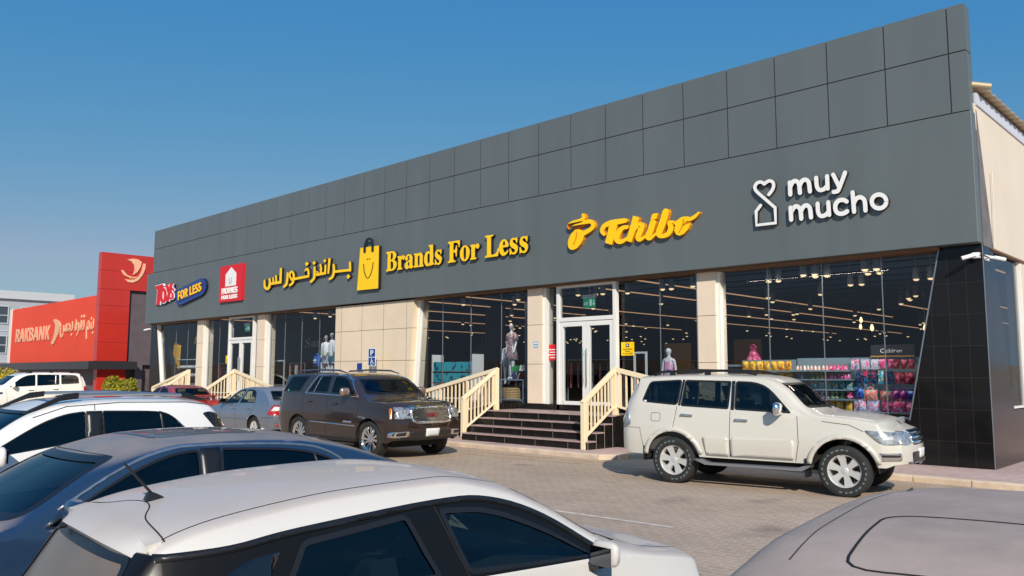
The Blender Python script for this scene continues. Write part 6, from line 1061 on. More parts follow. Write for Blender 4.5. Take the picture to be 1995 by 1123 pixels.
# mannequins: one continuous body grown over a skeleton, clothes follow the body
def skin_body(joints, bones, mat_, name, parent, sub=2):
    me = bpy.data.meshes.new(name); me.from_pydata([j[:3] for j in joints], bones, []); o = bpy.data.objects.new(name, me); COL.objects.link(o)
    o.modifiers.new('s', 'SKIN'); sd = o.modifiers.new('d', 'SUBSURF'); sd.levels = sd.render_levels = sub
    for i, j in enumerate(joints): me.skin_vertices[0].data[i].radius = (j[3], j[4] if len(j) > 4 else j[3]); me.skin_vertices[0].data[i].use_root = i == 0
    bpy.context.view_layer.update(); m2 = bpy.data.meshes.new_from_object(o.evaluated_get(bpy.context.evaluated_depsgraph_get())); bpy.data.objects.remove(o)
    return finish(m2, name, mat_, parent, 180)
def mannequin(label, loc, h, rz=0, child=False, arm=.0):
    t = thing('mannequin', label, 'mannequin', loc, rz, 'mannequins behind the glass'); k = h / 1.78; hd = 1.25 if child else 1.
    J = [(0, 0, .95, .14, .10), (0, 0, 1.12, .105, .085), (0, -.01, 1.28, .13, .095), (0, 0, 1.42, .12, .075), (0, 0, 1.50, .045), (0, -.005, 1.57, .05), (0, -.01, 1.64, .075 * hd, .09 * hd), (0, -.01, 1.71, .072 * hd, .085 * hd), (0, 0, 1.76, .035),
         (.17, 0, 1.40, .05), (.21, .02, 1.14, .038), (.23 + arm * .1, -.06 - arm, .92 + arm * .4, .028), (.24 + arm * .1, -.1 - arm * 1.1, .82 + arm * .45, .022, .035), (-.17, 0, 1.40, .05), (-.21, .02, 1.14, .038), (-.23, -.04, .92, .028), (-.24, -.06, .82, .022, .035),
         (.09, 0, .86, .085), (.10, -.02, .48, .055), (.10, .0, .09, .036), (.10, -.12, .03, .03), (-.09, 0, .86, .085), (-.10, .02, .48, .055), (-.10, .04, .09, .036), (-.10, -.08, .03, .03)]
    B = [(0, 1), (1, 2), (2, 3), (3, 4), (4, 5), (5, 6), (6, 7), (7, 8), (3, 9), (9, 10), (10, 11), (11, 12), (3, 13), (13, 14), (14, 15), (15, 16), (0, 17), (17, 18), (18, 19), (19, 20), (0, 21), (21, 22), (22, 23), (23, 24)]
    skin_body([tuple(c * k for c in j) for j in J], B, MATS['mannequin'], 'body', t)
    q = MB(); q.box(-.05 * k, -.02 * k, -.105 * k * hd, -.09 * k * hd, 1.63 * k, 1.64 * k); return t, k
def garment(t, k, rings, M, name, n=20):
    q = MB(); V = []
    for z, rx, ry in rings: V += [(rx * k * cos(2 * pi * i / n) * (1 + .03 * sin(5 * 2 * pi * i / n + z * 9)), ry * k * sin(2 * pi * i / n) * (1 + .04 * cos(6 * 2 * pi * i / n)), z * k) for i in range(n)]
    q.add(V, [(r * n + i, r * n + (i + 1) % n, (r + 1) * n + (i + 1) % n, (r + 1) * n + i) for r in range(len(rings) - 1) for i in range(n)])
    o = q.build(name, M, t, 60); sm = o.modifiers.new('t', 'SOLIDIFY'); sm.thickness = .012; return o
def sleeve(t, k, sx, M, name='sleeve', L=.17):
    q = MB(); q.tube([(sx * .13 * k, 0, 1.43 * k), (sx * .19 * k, .005, 1.36 * k), (sx * (.2 + .04) * k, .015, (1.38 - L) * k)], [.07 * k, .075 * k, .08 * k], 12, caps=False); o = q.build(name, M, t, 60); sm = o.modifiers.new('t', 'SOLIDIFY'); sm.thickness = .01
printed('floral', C_(120, 110, 115), C_(190, 110, 110), C_(205, 195, 190), 26); printed('pastel_print', C_(225, 150, 185), C_(200, 180, 215), C_(90, 90, 150), 10); mat('shirt_white', (.78, .79, .82), .8); mat('shorts_grey', (.35, .36, .4), .8); mat('cap_green', srgb(180, 225, 20), .6)
t, k = mannequin('tall mannequin in a grey floral dress beside the left column window', (-17.72, 18.45, 1.68), 1.78, -.2)
garment(t, k, [(.62, .24, .20), (.8, .205, .17), (1.0, .165, .135), (1.12, .125, .105), (1.28, .152, .12), (1.40, .15, .1), (1.455, .09, .07)], MATS['floral'], 'dress'); sleeve(t, k, 1, MATS['floral']); sleeve(t, k, -1, MATS['floral'])
t, k = mannequin('smaller mannequin half hidden behind the floral dress mannequin', (-18.35, 18.9, 1.5), 1.45, .3); garment(t, k, [(.7, .2, .17), (1.0, .17, .14), (1.28, .15, .12), (1.42, .13, .09)], mat('dress_blue', srgb(120, 140, 165), .8), 'dress')
t, k = mannequin('white child mannequin in a pink print top behind the white wagon', (-11.78, 18.15, 1.0), 1.55, .1, True); garment(t, k, [(.85, .16, .13), (1.0, .155, .13), (1.2, .15, .12), (1.34, .14, .1), (1.42, .09, .07)], MATS['pastel_print'], 'top')
t, k = mannequin('mannequin with a raised arm in a white track top at the blank panel', (-28.0, 18.45, 1.65), 1.75, .2, arm=.25); garment(t, k, [(.82, .19, .15), (1.0, .18, .145), (1.28, .17, .13), (1.42, .15, .1), (1.47, .08, .07)], MATS['shirt_white'], 'track_top'); sleeve(t, k, 1, MATS['shirt_white'], L=.4); sleeve(t, k, -1, MATS['shirt_white'], L=.4); garment(t, k, [(.5, .22, .12), (.8, .2, .14), (.95, .18, .13)], MATS['shorts_grey'], 'shorts')
t, k = mannequin('mannequin in a white track top nearest the blank beige panel', (-27.5, 18.4, 1.7), 1.78, -.3); garment(t, k, [(.82, .19, .15), (1.0, .18, .145), (1.28, .17, .13), (1.42, .15, .1), (1.47, .08, .07)], MATS['shirt_white'], 'track_top'); sleeve(t, k, 1, MATS['shirt_white'], L=.4); sleeve(t, k, -1, MATS['shirt_white'], L=.4); garment(t, k, [(.5, .22, .12), (.8, .2, .14), (.95, .18, .13)], mat('pants_teal', srgb(60, 110, 130), .8), 'trousers')
q = pouch_mesh(.12, .16, .06); o = q.build('cap', MATS['cap_green'], smooth=60, loc=(-27.72, 18.15, 2.6)); tag(o, 'lime green cap held between the two white track top mannequins', 'cap')
q = bag_mesh(.5, .55); q.v = [(x, y * 2.2, z) for x, y, z in q.v]; o = q.build('sports_bag', mat('bag_blue', srgb(20, 100, 190), .6), smooth=60, loc=(-28.4, 18.3, 2.12)); bag_o = o; tag(o, 'bright blue sports bag hanging beside the mannequins', 'bag')
q = MB()
for k in range(3):
    a = pi / 2 + (k - 1) * .75; q.prism([(.06 + .07 * cos(a) + .035 * cos(b), .2 + .07 * sin(a) + .035 * sin(b)) for b in [2 * pi * i / 10 for i in range(10)]], -.16 - .002 * k, -.12)
q.prism([(0, .16), (.12, .16), (.12, .18), (0, .18)], -.168, -.12); q.build('emblem', MATS['sign_white'], bag_o)
t = thing('cube_shelf', 'white cube shelf under the track top mannequins by the blank panel', 'shelf', (-27.35, 18.5, 1.0))
for k in range(3):
    for j in range(2): g = MB(); x = -.75 + k * .5; z = .06 + j * .6; g.box(x, x + .5, -.22, .22, z, z + .04); g.box(x, x + .04, -.22, .22, z + .04, z + .6); g.build('cube', MATS['shelf_white'], t)
g = MB(); g.box(-.75, .79, -.22, .22, 1.26, 1.3); g.box(.75, .79, -.22, .22, .06, 1.26); g.box(-.75, .75, .2, .22, .1, 1.26); g.build('shelf_top', MATS['shelf_white'], t)
# display table with basket, chair and the boxes at the left of the main doors
t = thing('display_table', 'grey metal display table with a woven basket below, left of the main doors', 'table', (-17.75, 18.35, 1.0)); mm = mat('table_steel', srgb(150, 165, 180), .4, .3)
g = MB(); g.box(-.95, .95, -.35, .35, .66, .70); g.build('table_top', mm, t); g = MB(); g.box(-.95, .95, -.35, .35, .06, .09); g.build('lower_shelf', mm, t)
for x in (-.93, 0, .93):
    for y in (-.33, .33): g = MB(); g.box(x - .02, x + .02, y - .02, y + .02, 0, .66); g.build('leg', mm, t)
g = MB(); V = []
for z, r_ in ((0, .28), (.1, .3), (.2, .31), (.3, .32), (.36, .33), (.34, .3)): V.append((r_, z))
g.lathe(V, n=24); g.lathe([(0, .01), (.28, .01)], n=24); M, n_, b_, L = node_mat('wicker'); wv = n_.nodes.new('ShaderNodeTexWave'); wv.bands_direction = 'Z'; wv.inputs['Scale'].default_value = 4.5; wv.inputs['Distortion'].default_value = 2; tc = n_.nodes.new('ShaderNodeTexCoord'); L(tc.outputs['Object'], wv.inputs['Vector']); cr_ = n_.nodes.new('ShaderNodeValToRGB'); cr_.color_ramp.elements[0].color = (.25, .13, .04, 1); cr_.color_ramp.elements[1].color = (.68, .48, .22, 1); L(wv.outputs['Color'], cr_.inputs[0]); L(cr_.outputs[0], b_.inputs['Base Color'])
tag(g.build('basket', MATS['wicker'], smooth=50, loc=(-17.55, 18.3, 1.09)), 'round tan woven basket on the lower shelf of the display table', 'basket')
t = thing('chair', 'small white shell chair with wooden legs standing on the display table', 'chair', (-17.0, 18.3, 1.70))
g = MB(); g.add([(.2 * cos(a), .2 * sin(a) - .0, .25 + (.18 if j else 0) * (1 if sin(a) > -.3 else .2)) for j in (0, 1) for a in [2 * pi * i / 16 for i in range(16)]], [(i, (i + 1) % 16, (i + 1) % 16 + 16, i + 16) for i in range(16)] + [tuple(range(16))]); g.build('seat', MATS['shelf_white'], t, 60)
for sx in (-1, 1):
    for sy in (-1, 1): g = MB(); g.tube([(sx * .1, sy * .1, .25), (sx * .17, sy * .17, 0)], .015, 6); g.build('leg', mat('wood_leg', srgb(190, 140, 90), .6), t)
g = MB(); g.lathe([(0, 0), (.09, .01), (.11, .12), (.08, .22)], n=14); V0 = len(g.v)
for k in range(14): a = RND.uniform(0, 6.28); r_ = RND.uniform(.02, .1); g.add([(r_ * cos(a), r_ * sin(a), .2), (r_ * cos(a) + .09, r_ * sin(a), .36), (r_ * cos(a), r_ * sin(a) + .03, .42), (r_ * cos(a) - .07, r_ * sin(a), .33)], [(0, 1, 2, 3)], 1)
tag(g.build('potted_plant', [mat('pot_navy', srgb(30, 50, 100), .5), mat('leaf_bright', srgb(20, 150, 80), .6)], smooth=0, loc=(-17.35, 18.25, 1.70)), 'small green potted plant in a navy pot on the display table', 'plant')
t = thing('rack', 'white rack stacked with turquoise boxes inside the left middle window', 'rack', (-20.4, 18.6, 1.0))
for z in (.06, .58, .95): g = MB(); g.box(-1.0, 1.0, -.25, .25, z - .03, z); g.build('shelf_board', MATS['shelf_white'], t)
for x in (-1, 1): g = MB(); g.box(x - .02, x + .02, -.25, .25, 0, 1.5); g.build('side_panel', MATS['shelf_white'], t)
bx = printed('pk_turq', C_(40, 165, 180), C_(40, 165, 180), C_(20, 70, 90), 6)
for j, z in enumerate((1.58, 1.95)):
    for k in range(4): o = box_mesh(.43, .30, .4).build('gift_box', bx, loc=(-21.05 + .47 * k, 18.5, z)); tag(o, f'turquoise box on the {"lower" if j == 0 else "upper"} rack shelf, {ORD[k]} from the left', 'box', 'turquoise boxes on the white rack')
g = MB(); g.lathe([(0, .62), (.18, .6), (.36, .5), (.47, .3), (.5, 0)], n=24); g.tube([(0, 0, .6), (.03, 0, .75), (.09, 0, .9)], [.05, .07, .04], 10); tag(g.build('wall_emblem', mat('ghost_grey', (.16, .17, .18), .7), smooth=60, loc=(-25.0, 24.2, 2.55)), 'large pale dome-shaped emblem deep inside the left middle window', 'emblem')
g = MB(); g.box(-1.6, 1.6, -.1, .1, 0, .9); tag(g.build('counter_panel', mat('counter_red', srgb(150, 60, 55), .6), loc=(-25.2, 24.0, 1.6)), 'long dull red counter panel below the pale dome emblem', 'counter')
# rails of clothes and shelves further in
def clothes_rail(label, x, y, n, w, cols, grp):
    t = thing('clothes_rail', label, 'clothes rail', (x, y, 1.0))
    g = MB(); g.tube([(-w / 2, 0, 0), (-w / 2, 0, 1.3), (w / 2, 0, 1.3), (w / 2, 0, 0)], .015, 6); g.build('rail', MATS['shelf_grey'], t)
    for k in range(n):
        xx = -w / 2 + w * (k + .5) / n; g = pouch_mesh(.44, .8, .08); g.v = [(yy, xx_, zz) for xx_, yy, zz in g.v]
        c = cols[k % len(cols)]; o = g.build('garment', MATS[c], smooth=60, loc=(x + xx, y, 1.42)); o.rotation_euler = (0, 0, RND.uniform(.5, .9)); tag(o, f'{c.split("_")[1]} {"coloured " if 1 else ""}garment on the {grp}', 'garment', f'clothes on the {grp}')
for c, v in (('cl_red', (200, 50, 30)), ('cl_navy', (25, 40, 90)), ('cl_teal', (20, 120, 110)), ('cl_black', (20, 20, 22)), ('cl_salmon', (225, 140, 130)), ('cl_mauve', (170, 120, 160)), ('cl_white', (210, 210, 210)), ('cl_orange', (235, 90, 40)), ('cl_maroon', (110, 30, 40))): mat(c, srgb(*v), .8, var=.2)
clothes_rail('clothes rail with bright jackets behind the far left doors window', -36.0, 18.3, 8, 1.3, ['cl_orange', 'cl_red', 'cl_navy', 'cl_teal', 'cl_navy', 'cl_black', 'cl_red', 'cl_black'], 'rail left of the far left doors')
clothes_rail('clothes rail with pastel tops behind the main doors', -15.6, 20.2, 9, 2.6, ['cl_salmon', 'cl_mauve', 'cl_red', 'cl_white', 'cl_salmon', 'cl_teal', 'cl_mauve', 'cl_red', 'cl_navy'], 'rail behind the main doors')
clothes_rail('clothes rail with dark tops inside the window right of the far left doors', -31.0, 19.0, 7, 1.2, ['cl_white', 'cl_maroon', 'cl_black', 'cl_white', 'cl_navy', 'cl_maroon', 'cl_black'], 'rail right of the far left doors')
clothes_rail('long clothes rail deep inside the window left of the parked white wagon', -14.2, 23.5, 10, 2.6, ['cl_navy', 'cl_teal', 'cl_salmon', 'cl_red', 'cl_mauve', 'cl_white', 'cl_teal', 'cl_salmon', 'cl_navy', 'cl_red'], 'long rail further inside')
g = MB(); g.box(-.05, .05, -.02, .02, 0, 1.6); g.box(-.0, .9, -.02, .02, 1.55, 1.6); g.box(.85, .9, -.02, .02, 0, 1.55)
def stand(label, x, y, h, w):
    g = MB(); g.box(-w / 2, -w / 2 + .05, -.02, .02, 0, h); g.box(w / 2 - .05, w / 2, -.02, .02, 0, h); g.box(-w / 2 + .05, w / 2 - .05, -.02, .02, h - .05, h); tag(g.build('security_gate', MATS['shelf_white'], loc=(x, y, 1.0)), label, 'gate frame')
stand('white shop gate frame just right of the main doors', -12.6, 18.05, 1.45, .42); stand('white shop gate frame in the window right of the far left doors', -31.3, 18.3, 1.42, .9)
t = thing('shoe_shelf', 'pale shoe shelf in the far left window below a yellow banner', 'shelf', (-40.0, 18.35, 1.0))
for z in (.35, .75, 1.15, 1.55): g = MB(); g.box(-.9, 1.4, -.2, .2, z - .03, z); g.build('shelf_board', MATS['shelf_white'], t)
sh = shared(doll_mesh(.12, .12), 'shoe', [MATS['shelf_white']], 60)
for j in range(2):
    for k in range(8): place(sh, 'shoe', (-40.7 + .27 * k, 18.3, 1.76 + .4 * j), f'pale shoe on the {["middle", "upper"][j]} board of the shoe shelf, {ORD[k]} from the left', 'shoe', 'shoes on the pale shelf', .6, (1.6, .8, .8))
g = MB(); g.prism([(-41.4, 3.43), (-40.65, 3.24), (-40.75, 2.02), (-41.45, 2.83)], 18.2, 18.23); tag(g.build('banner', mat('banner_yellow', srgb(235, 175, 30), .7)), 'slanted yellow banner hanging in the far left window', 'banner')
g = MB(); g.lathe([(.0, .42), (.16, .4), (.26, 0)], n=20); g.tube([(0, 0, .4), (0, 0, 1.9)], .01, 5); tag(g.build('pendant_lamp', mat('lamp_olive', srgb(120, 110, 40), .6), smooth=40, loc=(-39.2, 18.5, 3.3)), 'olive drum lamp hanging in the far left window', 'lamp')
text_parts(thing('wall_words', 'dim wall lettering Smile inside the window left of the blank panel', 'lettering', (0, 0, 0)), mb_('Smile'), 'letter', -33.6, -31.6, 3.08, 21.0, mat('dim_letters', (.35, .3, .26), .6), MATS['dim_letters'], .42, .03)
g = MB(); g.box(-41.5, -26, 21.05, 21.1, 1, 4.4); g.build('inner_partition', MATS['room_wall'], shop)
tx = panel_sign('shop_banner', 'dark mustard banner inside behind the child mannequin', -13.4, -12.5, 1.6, 2.75, 20.4, mat('banner_mustard', srgb(120, 80, 20), .7), [], B_, 'banner'); panel_sign('shop_banner', 'dark mustard banner inside at the left of the corner window', -12.3, -11.4, 1.7, 2.9, 22.5, MATS['banner_mustard'], [], B_, 'banner')
g = MB(); g.lathe([(0, .52), (.06, .5), (.1, .42), (.07, .38), (.2, .12), (.26, 0)], n=14); tag(g.build('party_dress', printed('pk_party', C_(190, 60, 110), C_(220, 130, 160), C_(120, 20, 60), 16), smooth=60, loc=(-9.95, 19.2, 2.1)), 'pink party dress on a stand at the left of the corner window', 'dress')
t = thing('shop_counter', 'low dark counter with red goods at the left of the corner window', 'counter', (-10.2, 19.0, 1.0)); g = MB(); g.box(-.8, .8, -.3, .3, 0, 1.05); g.build('counter_body', MATS['room_wall'], t); g = MB(); g.box(-.85, .85, -.33, .33, 1.05, 1.1); g.build('counter_top', MATS['shelf_grey'], t)
# ---------------------------------------------------------------- the red bank, the grey block, bushes
mat('bank_orange', srgb(233, 70, 32), .5, var=.04, vs=.5); mat('bank_red', (.50, .030, .018), .3, var=.06, vs=.6, coat=.3); mat('bank_band', (.03, .03, .033), .35); mat('bank_stone', (.115, .09, .095), .5, var=.12, vs=1.5); mat('bank_letter', srgb(238, 178, 142), .5); mat('bank_cream', srgb(225, 215, 205), .6)
t = thing('bank_building', 'red and orange bank with a tall red tower and a black canopy band', 'bank', (0, 0, 0)); BX, BY = -54.45, 19.06
g = MB(); g.box(-72.8, -54.95, BY, BY + .5, 2.62, 6.80); g.build('sign_wall', MATS['bank_orange'], t)
g = MB(); g.box(-73.35, -72.8, BY - .05, BY + 4, 2.55, 6.85); g.build('end_panel', MATS['bank_cream'], t)
g = MB(); zs = [2.62, 3.8, 5.0, 6.15, 7.2, 8.4, 9.55]
for a, b in zip(zs, zs[1:]):
    y1 = 20.9 if b < 7.3 else 27
    g.box(-54.95, BX, BY - .02, y1, a + .006, b - .006)
g.build('tower', MATS['bank_red'], t, bevel=.01)
g = MB(); g.box(-54.93, BX - .02, BY, 20.88, 2.6, 7.2); g.box(-54.93, BX - .02, BY, 26.9, 7.205, 9.5); g.build('tower_core', mat('core_red', (.25, .02, .015), .6), t)
g = MB(); g.box(-54.9, BX - .25, 20.92, 30, 2.4, 7.19); g.build('stone_wall', MATS['bank_stone'], t)
g = MB(); g.box(-72, BX - .6, BY + .4, 40, .1, 6.5); g.build('rear_block', MATS['bank_stone'], t)
g = MB(); g.box(-74, BX + .7, BY - .7, BY - .03, 2.1, 2.6); g.box(-54.9, BX + .7, BY - .03, 21.3, 2.1, 2.6); g.build('canopy', MATS['bank_band'], t)
g = MB(); g.box(-54.95, BX + .05, BY + .05, 20.85, 0, 2.1); g.build('tower_base', MATS['bank_red'], t)
g = MB(); g.box(-72, -55.2, BY + .6, BY + .8, 0, 2.1); g.build('shopfront', MATS['black_gloss'], t)
for y in (21.5, 22.6): g = MB(); g.box(BX - .5, BX - .1, y, y + .45, 0, 2.4); g.build('pier', MATS['bank_stone'], t)
ax = SIGN['RAKT']; text_parts(t, ms_('RAKBANK'), 'sign_letter', 0, 1, 0, 0, MATS['bank_letter'], MATS['bank_letter'], 1, .05, basis=(Vector((ax[0][0], BY - .06, ax[0][1])), (ax[1][0] - ax[0][0], 0, 0), (0, 0, ax[2][1] - ax[0][1]), (0, 1, 0)))
ax = SIGN['RAKA']; text_parts(t, '\uFEB2\uFEA4\uFE91 \uFEE9\uFEAE\uFED4\uFE97 \uFEE2\uFEE8\uFE91', 'sign_letter', 0, 1, 0, 0, MATS['bank_letter'], MATS['bank_letter'], .6, .05, .02, basis=(Vector((ax[0][0], BY - .06, ax[0][1] + .45)), (ax[1][0] - ax[0][0], 0, 0), (0, 0, .55), (0, 1, 0)))
g = MB(); g.prism(SIGN['RAKE'][0], BY - .08, BY); g.build('emblem', MATS['bank_letter'], t)
for k, w in enumerate(SIGN['WING']):
    g = MB(); g.prism(w, BX + .0, BX + .06 + .004 * k, 'x'); g.build('emblem', MATS['bank_letter'], t)
g = MB(); g.prism([(y * .3 + 20.95 * .7, z * .3 + 7.95 * .7 - .02) for y, z in SIGN['WING'][2]], BX, BX + .08, 'x'); g.build('emblem_gold', mat('emblem_gold', srgb(235, 175, 70), .5), t)

# grey office block beyond
mat('block_grey', srgb(164, 169, 176), .6, var=.03, vs=.4); mat('block_white', srgb(186, 189, 192), .6); mat('block_glass', (.05, .07, .09), .15); mat('blind', srgb(190, 192, 185), .7)
t = thing('office_block', 'pale grey three storey office block behind the left end of the bank', 'office', (0, 0, 0)); X = -103.5
g = MB(); g.box(X - 20, X, 8, 33, 0, 10.1); g.build('wall', MATS['block_grey'], t)
g = MB(); g.box(X - 20.3, X + .35, 7.7, 33.3, 10.1, 11.0); g.build('parapet', MATS['block_white'], t)
for z in (3.2, 6.6): g = MB(); g.box(X + .001, X + .06, 8, 33, z - .12, z); g.build('floor_band', MATS['block_white'], t)
for z in (.8, 4.0, 7.3):
    for k in range(9):
        y = 9 + 2.7 * k; g = MB(); g.box(X - .05, X + .12, y, y + 1.5, z, z + .1); g.box(X - .05, X + .12, y, y + 1.5, z + 1.9, z + 2.0); g.box(X - .05, X + .12, y, y + .1, z + .1, z + 1.9); g.box(X - .05, X + .12, y + 1.4, y + 1.5, z + .1, z + 1.9); g.box(X - .05, X + .1, y + .1, y + 1.4, z + .9, z + .98); o = g.build('window', MATS['block_white'], t)
        g = MB(); g.box(X + .005, X + .03, y + .1, y + 1.4, z + .1, z + .9, 0); g.box(X + .005, X + .03, y + .1, y + 1.4, z + .98, z + 1.9, RND.choice((0, 1))); g.build('pane', [MATS['block_glass'], MATS['blind']], o)
t = thing('roadside_sign', 'black sign with white Arabic words at the far left edge', 'sign', (0, 0, 0)); g = MB(); g.box(-77.5, -74.35, 20.2, 20.4, 2.9, 5.1); g.build('panel', MATS['sign_black'], t)
text_parts(t, '\uFEEA\uFEE0\uFEA4\uFEE3', 'letter', -76.6, -74.7, 4.1, 20.17, W_, W_, .55, .03); text_parts(t, '\uFEAE\uFEAB\uFE8E\uFEE3', 'letter', -76.6, -74.7, 3.2, 20.17, W_, W_, .45, .03)
g = MB(); g.box(-77, -76.8, 20.25, 20.35, 0, 2.9); g.box(-75, -74.8, 20.25, 20.35, 0, 2.9); g.build('post', MATS['dark_metal'], t)

def bush(name, label, cat, p, r, h, n, cols, lobes=14, kind=None):
    rnd = random.Random(int(abs(p[0]) * 10)); t = thing(name, label, cat, p)
    L_ = [(rnd.uniform(-.6, .6) * r[0], rnd.uniform(-.6, .6) * r[1], rnd.uniform(.3, .75) * h, rnd.uniform(.28, .5)) for _ in range(lobes)]
    V = []; F = []; MI = []
    for i in range(n):
        lx, ly, lz, lr = rnd.choice(L_); a = rnd.uniform(0, 2 * pi); c = rnd.uniform(-1, 1); s_ = sqrt(1 - c * c); rr = rnd.random() ** .35
        x = lx + lr * r[0] * s_ * cos(a) * rr; y = ly + lr * r[1] * s_ * sin(a) * rr; z = max(.05, lz + lr * h * .8 * c * rr)
        d = Vector((rnd.gauss(0, 1), rnd.gauss(0, 1), rnd.gauss(0, 1))).normalized(); e = d.orthogonal().normalized(); q = d.cross(e); l_ = rnd.uniform(.05, .11); w_ = l_ * .45; k = len(V); o_ = Vector((x, y, z))
        V += [tuple(o_ - e * l_), tuple(o_ + q * w_), tuple(o_ + e * l_), tuple(o_ - q * w_)]; F.append((k, k + 1, k + 2, k + 3)); MI.append(rnd.randrange(len(cols)))
    g = MB(); g.v = V; g.f = F; g.mi = MI; g.build('foliage', cols, t, recalc=False)
    g = MB()
    for k in range(9): a = rnd.uniform(0, 6.28); g.tube([(0, 0, 0), (r[0] * .3 * cos(a), r[1] * .3 * sin(a), h * .4), (r[0] * .7 * cos(a + .3), r[1] * .7 * sin(a + .3), h * .72)], [.03, .02, .008], 5)
    g.build('stem', MATS['bark'], t); return t
mat('bark', (.10, .07, .045), .9); lf = [mat('leaf_a', (.30, .29, .012), .6), mat('leaf_b', (.40, .34, .02), .6), mat('leaf_c', (.15, .17, .012), .6)]
bush('round_bush', 'round yellow-green bush at the foot of the red bank tower', 'bush', (-49.7, 19.0, .1), (.95, .95), 1.55, 9000, lf)
lf2 = [mat('leaf_d', (.46, .38, .02), .6), mat('leaf_e', (.55, .42, .02), .6), mat('leaf_f', (.16, .17, .015), .6)]
bush('hedge_bush', 'yellow flowering hedge at the far left edge behind the white cruiser', 'hedge', (-58.5, 14.2, .0), (4.0, 2.2), 2.05, 26000, lf2, 40)
# ---------------------------------------------------------------- the parked cars
SEATS = [(1.35, .38, .5), (1.35, -.38, .5), (.45, 0, 1.25)]
